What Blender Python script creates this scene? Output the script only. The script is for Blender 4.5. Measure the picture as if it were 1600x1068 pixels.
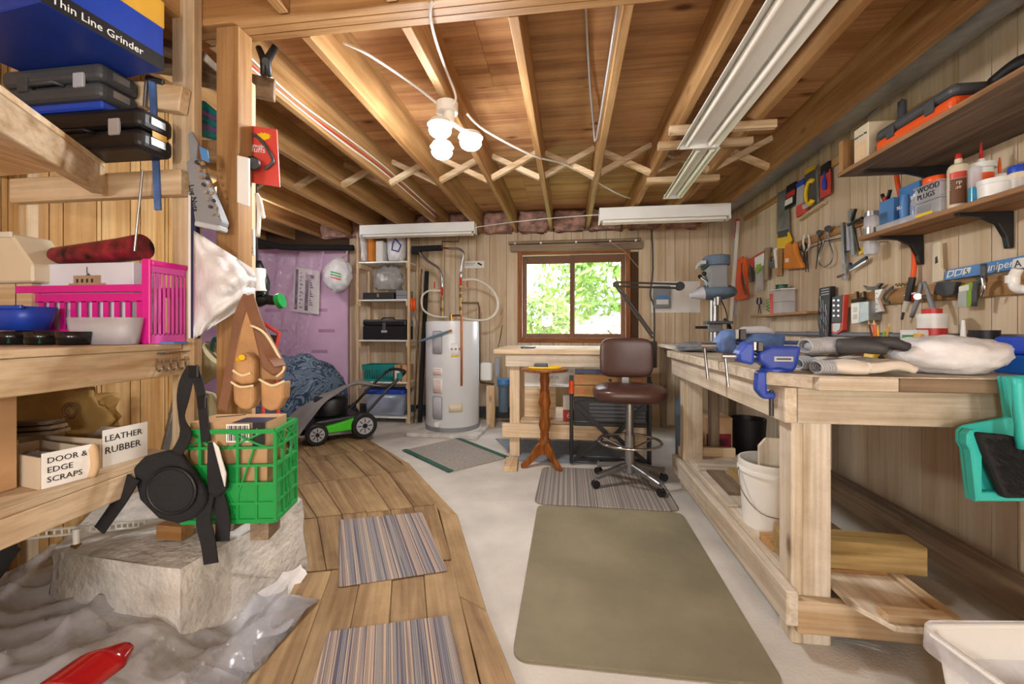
import bpy, math, random
from mathutils import Vector, Matrix, noise
sc = bpy.context.scene
for o in list(bpy.data.objects): bpy.data.objects.remove(o)
C = sc.collection
R = math.radians
# ---------------------------------------------------------------- camera, world, lights, exposure
F, CU, HV, H = 660.0, 800.0, 514.0, 1.08
T = math.atan(89/660); cT, sT = math.cos(T), math.sin(T)
cam = bpy.data.cameras.new('camera'); camo = bpy.data.objects.new('camera', cam); C.objects.link(camo)
camo.location = (0, 0, H); camo.rotation_euler = (R(90), 0, T)
cam.sensor_width = 36; cam.lens = 36*F/1600; cam.shift_y = -20/1600; cam.clip_start = .02
sc.camera = camo
w = bpy.data.worlds.new('sky'); sc.world = w; w.use_nodes = True
wn = w.node_tree.nodes; wn['Background'].inputs[0].default_value = (.86, .93, 1, 1); wn['Background'].inputs[1].default_value = 13.0
sc.view_settings.view_transform = 'Standard'; sc.view_settings.look = 'None'; sc.view_settings.gamma = 1
sc.view_settings.use_curve_mapping = False
sc.view_settings.exposure = -0.08
def light(name, kind, loc, power, col=(1, 1, 1), size=.05, rot=None):
    l = bpy.data.lights.new(name, kind); l.energy = power; l.color = col
    if kind == 'SUN': l.angle = size
    else: l.shadow_soft_size = size
    o = bpy.data.objects.new(name, l); C.objects.link(o); o.location = loc
    if rot: o.rotation_euler = rot
    return o
light('sun', 'SUN', (6, 8, 9), 9.0, (1, .95, .85), R(2), (R(40), R(35), 0))
LAMPS = [  # ceiling lamp bulbs, then unseen bulbs added to brighten the room (fixtures built further down)
    ('bulb_light', (-.64, 2.05, 2.03), 40, .03), ('bulb_light', (-.50, 2.12, 1.99), 32, .03), ('bulb_light', (-.68, 2.21, 1.99), 26, .03),
    ('rear_bulb_light', (-.6, -1.5, 1.30), 125, .14), ('rear_bulb_light', (.8, -1.6, 1.30), 125, .14), ('rear_bulb_light', (-2.9, 3.4, 2.12), 32, .08)]
for n, l, p, s in LAMPS: light(n, 'POINT', l, p, (.97, .985, 1) if 'rear' in n else (.98, .99, 1), s)
# ---------------------------------------------------------------- helpers
def P(u, v, d):
    dx = (u-CU)/F; dz = (HV-v)/F
    return Vector((d*(dx*cT-sT), d*(dx*sT+cT), H+dz*d))
def onZ(u, v, z): return P(u, v, (z-H)*F/(HV-v))
def onX(u, v, X): return P(u, v, X/((u-CU)/F*cT-sT))
def onY(u, v, Y): return P(u, v, Y/((u-CU)/F*sT+cT))
V = Vector
ROOT = {}
def tag(o, label=None, cat=None, group=None, kind=None):
    if label: o['label'] = label
    if cat: o['category'] = cat
    if group: o['group'] = group
    if kind: o['kind'] = kind
    return o
def thing(name, label, cat, loc=(0, 0, 0), rz=0, group=None, world=False, kind=None):
    """Empty at a thing's base; parts are given in its own frame, or in world coordinates when world=True"""
    o = bpy.data.objects.new(name, None); C.objects.link(o); o.empty_display_size = .1
    o.location = loc; o.rotation_euler = (0, 0, rz); tag(o, label, cat, group, kind)
    ROOT[o.name] = (Vector(loc), world); return o
class MB:
    def __init__(s): s.v = []; s.f = []
    def add(s, vs, fs, M=None):
        o = len(s.v)
        s.v += [(M @ Vector(p)) if M else Vector(p) for p in vs]
        s.f += [tuple(i+o for i in f) for f in fs]; return s
    def box(s, x0, x1, y0, y1, z0, z1, M=None):
        return s.add([(x0,y0,z0),(x1,y0,z0),(x1,y1,z0),(x0,y1,z0),(x0,y0,z1),(x1,y0,z1),(x1,y1,z1),(x0,y1,z1)],
            [(3,2,1,0),(4,5,6,7),(0,1,5,4),(1,2,6,5),(2,3,7,6),(3,0,4,7)], M)
    def cbox(s, c, d, M=None): return s.box(c[0]-d[0]/2, c[0]+d[0]/2, c[1]-d[1]/2, c[1]+d[1]/2, c[2]-d[2]/2, c[2]+d[2]/2, M)
    def bar(s, a, b, w, h, up=(0, 0, 1)):
        a, b = V(a), V(b); z = (b-a); L = z.length; z.normalize(); x = V(up).cross(z)
        if x.length < 1e-4: x = V((1, 0, 0)).cross(z)
        x.normalize(); y = z.cross(x)
        M = Matrix((x, y, z)).transposed().to_4x4(); M.translation = a
        return s.box(-w/2, w/2, -h/2, h/2, 0, L, M)
    def cyl(s, a, b, r, r2=None, n=14, caps=True):
        a, b = V(a), V(b); r2 = r if r2 is None else r2
        z = (b-a).normalized(); x = z.orthogonal().normalized(); y = z.cross(x)
        vs = []
        for c, rr in ((a, r), (b, r2)):
            vs += [c+(x*math.cos(2*math.pi*i/n)+y*math.sin(2*math.pi*i/n))*rr for i in range(n)]
        fs = [(i, (i+1) % n, n+(i+1) % n, n+i) for i in range(n)]
        if caps: fs += [tuple(range(n-1, -1, -1)), tuple(range(n, 2*n))]
        return s.add(vs, fs)
    def lathe(s, prof, n=20, M=None):
        vs = []; fs = []; k = len(prof)
        for r, z in prof: vs += [(r*math.cos(2*math.pi*i/n), r*math.sin(2*math.pi*i/n), z) for i in range(n)]
        for j in range(k-1): fs += [(j*n+i, j*n+(i+1) % n, (j+1)*n+(i+1) % n, (j+1)*n+i) for i in range(n)]
        if prof[0][0] > 1e-5: fs.append(tuple(range(n-1, -1, -1)))
        if prof[-1][0] > 1e-5: fs.append(tuple((k-1)*n+i for i in range(n)))
        return s.add(vs, fs, M)
    def tube(s, pts, r, n=8, closed=False, flat=None, sm=0):
        pts = [V(p) for p in pts]
        if sm: pts = smooth(pts, sm, closed)
        k = len(pts); rs = r if isinstance(r, (list, tuple)) else [r]*k
        if len(rs) != k: rs = [rs[min(int(i*len(rs)/k), len(rs)-1)] for i in range(k)]
        vs = []; fs = []; x = None
        for i in range(k):
            a = pts[i-1] if (i or closed) else pts[0]; b = pts[(i+1) % k] if (i < k-1 or closed) else pts[-1]
            t = (b-a).normalized()
            x = (t.orthogonal() if x is None else x-t*x.dot(t)).normalized(); y = t.cross(x)
            for j in range(n):
                q = 2*math.pi*j/n; vs.append(pts[i]+(x*math.cos(q)+y*math.sin(q)*(flat or 1))*rs[i])
        m = k if closed else k-1
        for i in range(m):
            for j in range(n): fs.append((i*n+j, i*n+(j+1) % n, ((i+1) % k)*n+(j+1) % n, ((i+1) % k)*n+j))
        if not closed: fs += [tuple(range(n-1, -1, -1)), tuple((k-1)*n+j for j in range(n))]
        return s.add(vs, fs)
    def ribbon(s, pts, wid, thick, side, sm=4):
        """flat strap along a path; side = width direction (one vector or one for each point)"""
        pts = [V(p) for p in pts]; sides = [V(q).normalized() for q in side] if isinstance(side, list) else [V(side).normalized()]*len(pts)
        if sm: sides = smooth(sides, sm); pts = smooth(pts, sm)
        k = len(pts); vs = []; fs = []
        for i in range(k):
            t = (pts[min(i+1, k-1)]-pts[max(i-1, 0)]).normalized(); x = sides[i]-t*sides[i].dot(t)
            x = x.normalized() if x.length > 1e-5 else t.orthogonal().normalized(); y = t.cross(x)
            for a, b in ((-1,-1),(1,-1),(1,1),(-1,1)): vs.append(pts[i]+x*wid/2*a+y*thick/2*b)
        for i in range(k-1):
            for j in range(4): fs.append((i*4+j, i*4+(j+1) % 4, i*4+4+(j+1) % 4, i*4+4+j))
        fs += [(3,2,1,0), tuple(4*k-4+j for j in range(4))]
        return s.add(vs, fs)
    def prism(s, pts, ext):
        pts = [V(p) for p in pts]; ext = V(ext); n = len(pts)
        nrm = V((0, 0, 0))
        for i in range(n): nrm += pts[i].cross(pts[(i+1) % n])
        if nrm.dot(ext) > 0: pts = pts[::-1]
        return s.add(pts+[p+ext for p in pts], [tuple(range(n)), tuple(range(2*n-1, n-1, -1))]+[(i, n+i, n+(i+1) % n, (i+1) % n) for i in range(n)])
    def grid(s, fn, nu, nv, wrap=False):
        vs = [fn(i/nu, j/nv) for j in range(nv+1) for i in range(nu+1)]
        return s.add(vs, [(j*(nu+1)+i, j*(nu+1)+i+1, (j+1)*(nu+1)+i+1, (j+1)*(nu+1)+i) for j in range(nv) for i in range(nu)])
    def blob(s, c, r, seed=0, amp=.2, freq=2.5, nu=28, nv=18, flat=True, M=None, sq=1.0):
        c = V(c); off = V((seed*7.3, seed*3.1, seed*1.7)); vs = []
        def pw(t): return math.copysign(abs(t)**sq, t)
        for j in range(nv+1):
            th = math.pi*j/nv
            for i in range(nu):
                ph = 2*math.pi*i/nu
                d = V((pw(math.sin(th)*math.cos(ph)), pw(math.sin(th)*math.sin(ph)), pw(math.cos(th))))
                k = 1+amp*noise.turbulence(d*freq+off, 3, True)*1.4-amp*.5
                p = V((d.x*r[0]*k, d.y*r[1]*k, d.z*r[2]*k))
                if flat and p.z < -r[2]*.8: p.z = -r[2]*.8
                p = c+p
                vs.append(p)
        fs = [(j*nu+i, (j+1)*nu+i, (j+1)*nu+(i+1) % nu, j*nu+(i+1) % nu) for j in range(nv) for i in range(nu)]
        return s.add(vs, fs, M)
    def build(s, name, mat, parent=None, loc=None, rz=0, bevel=0, smooth=False, solid=0, sub=0, seg=1):
        me = bpy.data.meshes.new(name); o = bpy.data.objects.new(name, me); C.objects.link(o)
        vs = s.v
        if parent:
            L, world = ROOT[parent.name]
            if world: vs = [p-L for p in vs]
            o.parent = parent; ROOT[o.name] = (L, world)
        elif loc is not None: o.location = loc; o.rotation_euler = (0, 0, rz); ROOT[o.name] = (V(loc), False)
        else:
            xs = [p.x for p in vs]; ys = [p.y for p in vs]; L = V(((min(xs)+max(xs))/2, (min(ys)+max(ys))/2, min(p.z for p in vs)))
            o.location = L; vs = [p-L for p in vs]; ROOT[o.name] = (L, True)
        me.from_pydata(vs, [], s.f); me.materials.append(M[mat]); me.update()
        if smooth:
            for p in me.polygons: p.use_smooth = True
            if smooth is not True: me.set_sharp_from_angle(angle=R(smooth))
        if solid: m = o.modifiers.new('thickness', 'SOLIDIFY'); m.thickness = solid; m.offset = 0
        if bevel: m = o.modifiers.new('bevel', 'BEVEL'); m.width = bevel; m.segments = seg; m.limit_method = 'ANGLE'
        if sub: m = o.modifiers.new('smooth', 'SUBSURF'); m.levels = m.render_levels = sub
        return o
def smooth(pts, k, closed=False):
    out = []; n = len(pts)
    for i in range(n if closed else n-1):
        p0, p1, p2, p3 = (pts[(i-1) % n], pts[i], pts[(i+1) % n], pts[(i+2) % n]) if closed else (pts[max(i-1, 0)], pts[i], pts[i+1], pts[min(i+2, n-1)])
        for j in range(k):
            t = j/k
            out.append(.5*((2*p1)+(p2-p0)*t+(2*p0-5*p1+4*p2-p3)*t*t+(3*p1-p0-3*p2+p3)*t**3))
    if not closed: out.append(pts[-1])
    return out
def rotm(loc, rx=0, ry=0, rz=0):
    return Matrix.Translation(V(loc)) @ Matrix.Rotation(rz, 4, 'Z') @ Matrix.Rotation(ry, 4, 'Y') @ Matrix.Rotation(rx, 4, 'X')
def one(label, cat, o, group=None): return tag(o, label, cat, group)
def dup(root, loc, rz=None, label=None, parent=None):
    r = root.copy(); C.objects.link(r); r.location = loc; r.parent = parent
    if rz is not None: r.rotation_euler = (0, 0, rz)
    if label: r['label'] = label
    for ch in [c for c in bpy.data.objects if c.parent == root]: dup(ch, ch.location, None, None, r)
    return r
def text(body, size, origin, right, up, mat, parent, depth=.0008, name='lettering', shear=0, align='LEFT'):
    cu = bpy.data.curves.new('lettering_curve', 'FONT'); cu.body = body; cu.size = size; cu.extrude = depth; cu.shear = shear; cu.align_x = align
    cu.resolution_u = 2; cu.space_line = .9
    t = bpy.data.objects.new('lettering_tmp', cu); C.objects.link(t)
    dg = bpy.context.evaluated_depsgraph_get(); me = bpy.data.meshes.new_from_object(t.evaluated_get(dg))
    bpy.data.objects.remove(t)
    x = V(right).normalized(); y = V(up); y = (y-x*y.dot(x)).normalized(); z = x.cross(y)
    Mx = Matrix((x, y, z)).transposed().to_4x4(); Mx.translation = V(origin)
    L, world = ROOT[parent.name]
    if world: Mx.translation = V(origin)-L
    me.transform(Mx); me.materials.clear(); me.materials.append(M[mat]); me.name = name
    o = bpy.data.objects.new(name, me); C.objects.link(o); o.parent = parent; ROOT[o.name] = (L, world); return o
# ---------------------------------------------------------------- materials
M = {}
def lin(h):
    h = h.lstrip('#'); c = [int(h[i:i+2], 16)/255 for i in (0, 2, 4)]
    return tuple(x/12.92 if x <= .04045 else ((x+.055)/1.055)**2.4 for x in c)+(1,)
def base(name):
    m = bpy.data.materials.new(name); m.use_nodes = True; M[name] = m
    return m, m.node_tree.nodes, m.node_tree.links, m.node_tree.nodes['Principled BSDF']
def ramp(nd, stops):
    r = nd.new('ShaderNodeValToRGB'); e = r.color_ramp.elements
    while len(e) < len(stops): e.new(.5)
    for k, (p, c) in zip(e, stops): k.position = p; k.color = c
    return r
def coords(nd, lk, scale=(1, 1, 1), rand=True):
    tc = nd.new('ShaderNodeTexCoord'); mp = nd.new('ShaderNodeMapping'); mp.inputs['Scale'].default_value = scale
    lk.new(tc.outputs['Object'], mp.inputs['Vector'])
    if rand:
        oi = nd.new('ShaderNodeObjectInfo'); mu = nd.new('ShaderNodeMath'); mu.operation = 'MULTIPLY'; mu.inputs[1].default_value = 37
        lk.new(oi.outputs['Random'], mu.inputs[0]); lk.new(mu.outputs[0], mp.inputs['Location'])
    return mp.outputs[0]
def vary(nd, lk, col, amt):
    oi = nd.new('ShaderNodeObjectInfo'); mr = nd.new('ShaderNodeMapRange'); mr.inputs[3].default_value = 1-amt; mr.inputs[4].default_value = 1+amt*.7
    hs = nd.new('ShaderNodeHueSaturation'); lk.new(oi.outputs['Random'], mr.inputs[0]); lk.new(mr.outputs[0], hs.inputs['Value'])
    lk.new(col, hs.inputs['Color']); return hs.outputs[0]
def mat(name, col, rough=.5, metal=0, amt=.08, scale=6, bump=0, bscale=60, alpha=1, trans=0, emit=0, var=0, coat=0):
    m, nd, lk, b = base(name); c = lin(col)
    b.inputs['Roughness'].default_value = rough; b.inputs['Metallic'].default_value = metal; b.inputs['Coat Weight'].default_value = coat
    if amt or bump:
        vec = coords(nd, lk)
    if amt:
        n = nd.new('ShaderNodeTexNoise'); n.inputs['Scale'].default_value = scale; n.inputs['Detail'].default_value = 5; lk.new(vec, n.inputs['Vector'])
        r = ramp(nd, [(.3, tuple(x*(1-amt*2) for x in c[:3])+(1,)), (.7, tuple(min(x*(1+amt), 1) for x in c[:3])+(1,))])
        lk.new(n.outputs[0], r.inputs[0]); out = r.outputs[0]
        if var: out = vary(nd, lk, out, var)
        lk.new(out, b.inputs['Base Color'])
    else: b.inputs['Base Color'].default_value = c
    if bump:
        n2 = nd.new('ShaderNodeTexNoise'); n2.inputs['Scale'].default_value = bscale; n2.inputs['Detail'].default_value = 4; lk.new(vec, n2.inputs['Vector'])
        bp = nd.new('ShaderNodeBump'); bp.inputs['Strength'].default_value = bump; bp.inputs['Distance'].default_value = .01
        lk.new(n2.outputs[0], bp.inputs['Height']); lk.new(bp.outputs[0], b.inputs['Normal'])
    b.inputs['Alpha'].default_value = alpha; b.inputs['Transmission Weight'].default_value = trans
    if emit: b.inputs['Emission Color'].default_value = c; b.inputs['Emission Strength'].default_value = emit
    return m
def wood(name, light_, dark, axis='y', fine=1, var=.14, rough=.62, knots=.5, contrast=1, stain=.3, kr=1):
    m, nd, lk, b = base(name)
    a = {'x': 0, 'y': 1, 'z': 2}[axis]
    sc1 = [14*fine]*3; sc1[a] = .9*fine; sc2 = [70*fine]*3; sc2[a] = 2.2*fine; sck = [5]*3; sck[a] = 2.2
    n = nd.new('ShaderNodeTexNoise'); n.inputs['Scale'].default_value = 1; n.inputs['Detail'].default_value = 4; n.inputs['Distortion'].default_value = .6
    lk.new(coords(nd, lk, sc1), n.inputs['Vector'])
    n2 = nd.new('ShaderNodeTexNoise'); n2.inputs['Scale'].default_value = 1; n2.inputs['Detail'].default_value = 3; lk.new(coords(nd, lk, sc2), n2.inputs['Vector'])
    L, D = lin(light_), lin(dark)
    r = ramp(nd, [(.36, D), (.5, tuple((x*.4+y*.6) for x, y in zip(D, L))), (.66, L)]); lk.new(n.outputs[0], r.inputs[0])
    mx = nd.new('ShaderNodeMix'); mx.data_type = 'RGBA'; mx.blend_type = 'MULTIPLY'; mx.inputs[0].default_value = .5*contrast
    r2 = ramp(nd, [(.35, (.62, .55, .48, 1)), (.6, (1, 1, 1, 1))]); lk.new(n2.outputs[0], r2.inputs[0])
    lk.new(r.outputs[0], mx.inputs[6]); lk.new(r2.outputs[0], mx.inputs[7]); out = mx.outputs[2]
    if knots:
        vo = nd.new('ShaderNodeTexVoronoi'); vo.inputs['Scale'].default_value = 1; vo.inputs['Randomness'].default_value = 1; lk.new(coords(nd, lk, sck), vo.inputs['Vector'])
        r3 = ramp(nd, [(.04*kr, (.28, .17, .1, 1)), (.11*kr, (1, 1, 1, 1))]); lk.new(vo.outputs['Distance'], r3.inputs[0])
        mk = nd.new('ShaderNodeMix'); mk.data_type = 'RGBA'; mk.blend_type = 'MULTIPLY'; mk.inputs[0].default_value = knots
        lk.new(out, mk.inputs[6]); lk.new(r3.outputs[0], mk.inputs[7]); out = mk.outputs[2]
    if stain:
        ns = nd.new('ShaderNodeTexNoise'); ns.inputs['Scale'].default_value = 5; ns.inputs['Detail'].default_value = 6; ns.inputs['Roughness'].default_value = .7; lk.new(coords(nd, lk), ns.inputs['Vector'])
        r4 = ramp(nd, [(.32, (.55, .5, .46, 1)), (.56, (1, 1, 1, 1))]); lk.new(ns.outputs[0], r4.inputs[0])
        ms = nd.new('ShaderNodeMix'); ms.data_type = 'RGBA'; ms.blend_type = 'MULTIPLY'; ms.inputs[0].default_value = stain
        lk.new(out, ms.inputs[6]); lk.new(r4.outputs[0], ms.inputs[7]); out = ms.outputs[2]
    lk.new(vary(nd, lk, out, var), b.inputs['Base Color']); b.inputs['Roughness'].default_value = rough; b.inputs['Specular IOR Level'].default_value = .3
    bp = nd.new('ShaderNodeBump'); bp.inputs['Strength'].default_value = .15; bp.inputs['Distance'].default_value = .003
    lk.new(n2.outputs[0], bp.inputs['Height']); lk.new(bp.outputs[0], b.inputs['Normal'])
def stripes(name, cols, axis, period, rough=.95, bump=.5, jitter=.35):
    """woven carpet: threads of several colours side by side across one axis"""
    m, nd, lk, b = base(name); a = {'x': 0, 'y': 1, 'z': 2}[axis]
    s = [.06]*3; s[a] = 1/period
    n = nd.new('ShaderNodeTexNoise'); n.noise_dimensions = '3D'; n.inputs['Scale'].default_value = 1; n.inputs['Detail'].default_value = 3; n.inputs['Roughness'].default_value = .8
    lk.new(coords(nd, lk, s), n.inputs['Vector'])
    k = len(cols); r = ramp(nd, [(.28+.44*i/(k-1), lin(c)) for i, c in enumerate(cols)]); r.color_ramp.interpolation = 'CONSTANT'
    lk.new(n.outputs[0], r.inputs[0]); lk.new(r.outputs[0], b.inputs['Base Color']); b.inputs['Roughness'].default_value = rough
    n2 = nd.new('ShaderNodeTexNoise'); n2.inputs['Scale'].default_value = 260; lk.new(coords(nd, lk), n2.inputs['Vector'])
    bp = nd.new('ShaderNodeBump'); bp.inputs['Strength'].default_value = bump; bp.inputs['Distance'].default_value = .006
    lk.new(n2.outputs[0], bp.inputs['Height']); lk.new(bp.outputs[0], b.inputs['Normal'])
def film(name, col, alpha, rough=.15):
    m, nd, lk, b = base(name); b.inputs['Base Color'].default_value = lin(col); b.inputs['Roughness'].default_value = rough
    vec = coords(nd, lk); n = nd.new('ShaderNodeTexNoise'); n.inputs['Scale'].default_value = 9; n.inputs['Detail'].default_value = 4; lk.new(vec, n.inputs['Vector'])
    mr = nd.new('ShaderNodeMapRange'); mr.inputs[1].default_value = .3; mr.inputs[2].default_value = .7; mr.inputs[3].default_value = max(alpha-.15, 0); mr.inputs[4].default_value = min(alpha+.15, 1)
    lk.new(n.outputs[0], mr.inputs[0]); lk.new(mr.outputs[0], b.inputs['Alpha'])
    n2 = nd.new('ShaderNodeTexNoise'); n2.inputs['Scale'].default_value = 22; n2.inputs['Detail'].default_value = 3; n2.inputs['Distortion'].default_value = 1.5; lk.new(vec, n2.inputs['Vector'])
    bp = nd.new('ShaderNodeBump'); bp.inputs['Strength'].default_value = .3; bp.inputs['Distance'].default_value = .012
    lk.new(n2.outputs[0], bp.inputs['Height']); lk.new(bp.outputs[0], b.inputs['Normal'])
for ax in 'xyz':
    wood('pine_'+ax, '#E4CEAE', '#CCAC82', ax)            # fresh framing lumber
    wood('joist_'+ax, '#C29866', '#9F7344', ax)           # aged joists
    wood('bench_'+ax, '#E4DACA', '#C9BAA0', ax, contrast=1, stain=.45, knots=.8)
    wood('grey_'+ax, '#A08C74', '#6E5C4A', ax, contrast=1.2)   # weathered
    wood('treated_'+ax, '#BFA470', '#8E7644', ax)
wood('panel', '#DDCBB0', '#C8B08E', 'z', fine=.8, var=.07, knots=.12, contrast=.5, stain=.12)
wood('knotty', '#DDB57C', '#C49456', 'z', var=.1, knots=.35)
wood('plywood', '#CC9C6C', '#A87650', 'x', fine=.8, var=.08, knots=1, contrast=1.1, kr=1.3)
wood('walk', '#B0946C', '#836747', 'y', stain=.5, var=.13, knots=.5)
wood('casing', '#A66A3C', '#7E4A26', 'x', fine=2, var=.05, knots=0)
wood('turned', '#9A5A22', '#6E3A10', 'z', fine=2, var=.02, knots=0, rough=.3)
wood('shelfboard', '#A9805A', '#7F5C3C', 'y', fine=1.4, var=.04, knots=0)
wood('shelfdark', '#8F7B68', '#5C4C40', 'y', fine=1.2, var=.03, knots=0)
wood('casing_z', '#A66A3C', '#7E4A26', 'z', fine=2, var=.05, knots=0)
mat('concrete', '#CAC4BA', .9, amt=.1, scale=3.5, bump=.25, bscale=90)
mat('footing', '#CFCAC2', .95, amt=.14, scale=9, bump=.9, bscale=38)
mat('groove', '#4A3420', .9, amt=0)
mat('pinkfoam', '#E2BEDC', .8, amt=.05, scale=4)
mat('pinkfilm', '#C8A0BE', .25, amt=.1)
mat('batt', '#B08A7C', .95, amt=.3, scale=14, bump=.9, bscale=25)
mat('white', '#E6E6E2', .4, amt=.03); mat('whitepaint', '#EDEDE8', .3, amt=.02); mat('offwhite', '#DAD5C6', .5, amt=.04)
mat('cream', '#D8CBB0', .5, amt=.04); mat('paper', '#EDEBE6', .8, amt=.03); mat('heater', '#D9DBDD', .25, amt=.01); mat('lightgrey', '#B4B6BC', .4, amt=.03)
mat('grey', '#86888C', .5, amt=.05); mat('darkgrey', '#45474A', .5, amt=.08); mat('black', '#17171A', .45, amt=.1); mat('blackmatte', '#202023', .85, amt=.15, bump=.3, bscale=200)
mat('blackgloss', '#1B1B1D', .2, amt=.05); mat('foam', '#161618', .9, amt=.15, bump=.2)
mat('steel', '#A8A9AB', .32, 1, amt=.06); mat('chrome', '#C4C4C6', .15, 1, amt=0); mat('iron', '#5C5A58', .45, .8, amt=.15); mat('copper', '#B0693C', .3, 1, amt=.12); mat('brass', '#B89A5C', .35, 1, amt=.12)
mat('galv', '#9EA3A8', .4, .8, amt=.12, scale=20); mat('conduit', '#7C8088', .5, .2, amt=.04); mat('bronze', '#6A5138', .4, .8, amt=.12)
mat('vinyl', '#4A2F28', .32, amt=.08, bump=.08, bscale=120); mat('brown', '#6B4226', .6, amt=.1)
mat('green', '#1C9A48', .4, amt=.05); mat('limegreen', '#4BD02C', .35, amt=.05); mat('teal', '#1C8A86', .45, amt=.04); mat('turquoise', '#35C0B6', .4, amt=.03)
mat('magenta', '#D81C90', .4, amt=.03); mat('pinklight', '#E05CB4', .45, amt=.03); mat('blue', '#2248B8', .4, amt=.05); mat('visblue', '#2C4CB4', .35, amt=.12); mat('oldblue', '#5070A8', .5, amt=.25, scale=14)
mat('skyblue', '#4E86C4', .45, amt=.05); mat('boxblue', '#1C3C9C', .4, amt=.06); mat('navy', '#1E2A4C', .45, amt=.1); mat('brightblue', '#1E6AC8', .35, amt=.06)
mat('red', '#C02A26', .4, amt=.06); mat('gloss_red', '#8E0A12', .15, amt=.05, coat=.5); mat('packred', '#D4493E', .4, amt=.06); mat('orange', '#EC5A1E', .4, amt=.04); mat('canvasorange', '#DE8A34', .85, amt=.08)
mat('yellow', '#EEC41C', .4, amt=.04); mat('mustard', '#D2A034', .5, amt=.08); mat('lime', '#8CB42C', .5, amt=.06); mat('darkgreen', '#1C5A40', .4, amt=.06)
mat('card', '#C29A70', .85, amt=.05, scale=10); mat('card_pale', '#CDBBA2', .85, amt=.05); mat('kraft', '#BE9858', .75, amt=.12, scale=12, bump=.4, bscale=18)
mat('leather', '#B58A5C', .75, amt=.14, scale=10, bump=.3, bscale=90); mat('leatherdark', '#7E553A', .6, amt=.12, bump=.2); mat('khaki', '#A89C78', .85, amt=.08, bump=.2); mat('stitch', '#E2CFA8', .8, amt=0)
mat('glovegrey', '#A9AAAD', .85, amt=.08, bump=.3, bscale=220); mat('glovewhite', '#DCD2C4', .9, amt=.06, bump=.2); mat('glovedark', '#3C3B3D', .6, amt=.1, bump=.2)
mat('tarp', '#8B8782', .7, amt=.1, scale=4, bump=.3, bscale=12); mat('wicker', '#3A322C', .7, amt=.2, scale=30); mat('purple', '#7E5C94', .7, amt=.1); mat('straw', '#D8B890', .9, amt=.1)
mat('greenmat', '#A0977A', .95, amt=.12, scale=3, bump=.9, bscale=420); mat('lightmat', '#A49C92', .95, amt=.12, scale=60, bump=.6, bscale=260)
mat('bluemat', '#8A929A', .95, amt=.12, scale=30); mat('blueprint', '#64788C', .8, amt=.1); mat('ink', '#1A1A1C', .8, amt=0); mat('greencloth', '#2C5A4C', .8, amt=.1); mat('rag', '#8C8F94', .9, amt=.2, bump=.3)
mat('bulb', '#FFFFFF', .3, amt=0, emit=30); mat('tubeoff', '#EFEBE2', .25, amt=.01)
mat('leaf', '#6E9A30', .6, amt=.25, scale=2, var=.3); mat('leafyellow', '#B4A83C', .6, amt=.25, scale=2, var=.3); mat('bark', '#6A5844', .9, amt=.2); mat('lawn', '#9AA864', .9, amt=.2, scale=1.5); mat('blossom', '#D8C8BC', .8, amt=.15)
mat('clearwhite', '#DCDCE2', .3, amt=.02, alpha=.42); mat('clearblue', '#B8C4DC', .2, amt=.02, alpha=.45); mat('clear', '#E0E4E6', .1, amt=0, alpha=.3); mat('bluegel', '#3CA0C8', .2, amt=0, alpha=.8)
mat('skyprint', '#D4D6E4', .7, amt=.06, scale=5); mat('floral', '#7A1C2C', .4, amt=.7, scale=22); mat('buffprint', '#B09478', .7, amt=.1)
film('bag', '#F0F0F2', .88, .22); film('sheet', '#B8B6BA', .55, .08); film('greybag', '#B8B6B4', .6); film('clearbag', '#E8E6EA', .42, .12); film('pinksheet', '#E0C8DC', .28, .1)
stripes('stripemat', ['#55505E', '#75727C', '#8F8C88', '#5C5866', '#BCA48E', '#82746E', '#9A9694', '#625E70', '#AE9886'], 'x', .022)
stripes('thinmat', ['#5A544E', '#76706A', '#A49C92', '#625C58', '#85807A'], 'x', .012)
def glass():
    m, nd, lk, b = base('glass'); nd.remove(b); t = nd.new('ShaderNodeBsdfTransparent'); g = nd.new('ShaderNodeBsdfGlossy'); g.inputs['Roughness'].default_value = .02
    x = nd.new('ShaderNodeMixShader'); x.inputs[0].default_value = .06; lk.new(t.outputs[0], x.inputs[1]); lk.new(g.outputs[0], x.inputs[2]); lk.new(x.outputs[0], nd['Material Output'].inputs[0])
glass()
def swirl():
    m, nd, lk, b = base('swirl'); n = nd.new('ShaderNodeTexNoise'); n.inputs['Scale'].default_value = 4.5; n.inputs['Distortion'].default_value = 2.4; n.inputs['Detail'].default_value = 2
    lk.new(coords(nd, lk), n.inputs['Vector']); r = ramp(nd, [(.0, lin('#6A7E92')), (.47, lin('#33475E')), (.54, lin('#8096AA')), (.6, lin('#6A7E92'))]); r.color_ramp.interpolation = 'CONSTANT'
    lk.new(n.outputs[0], r.inputs[0]); lk.new(r.outputs[0], b.inputs['Base Color']); b.inputs['Roughness'].default_value = .85
swirl()
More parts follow.
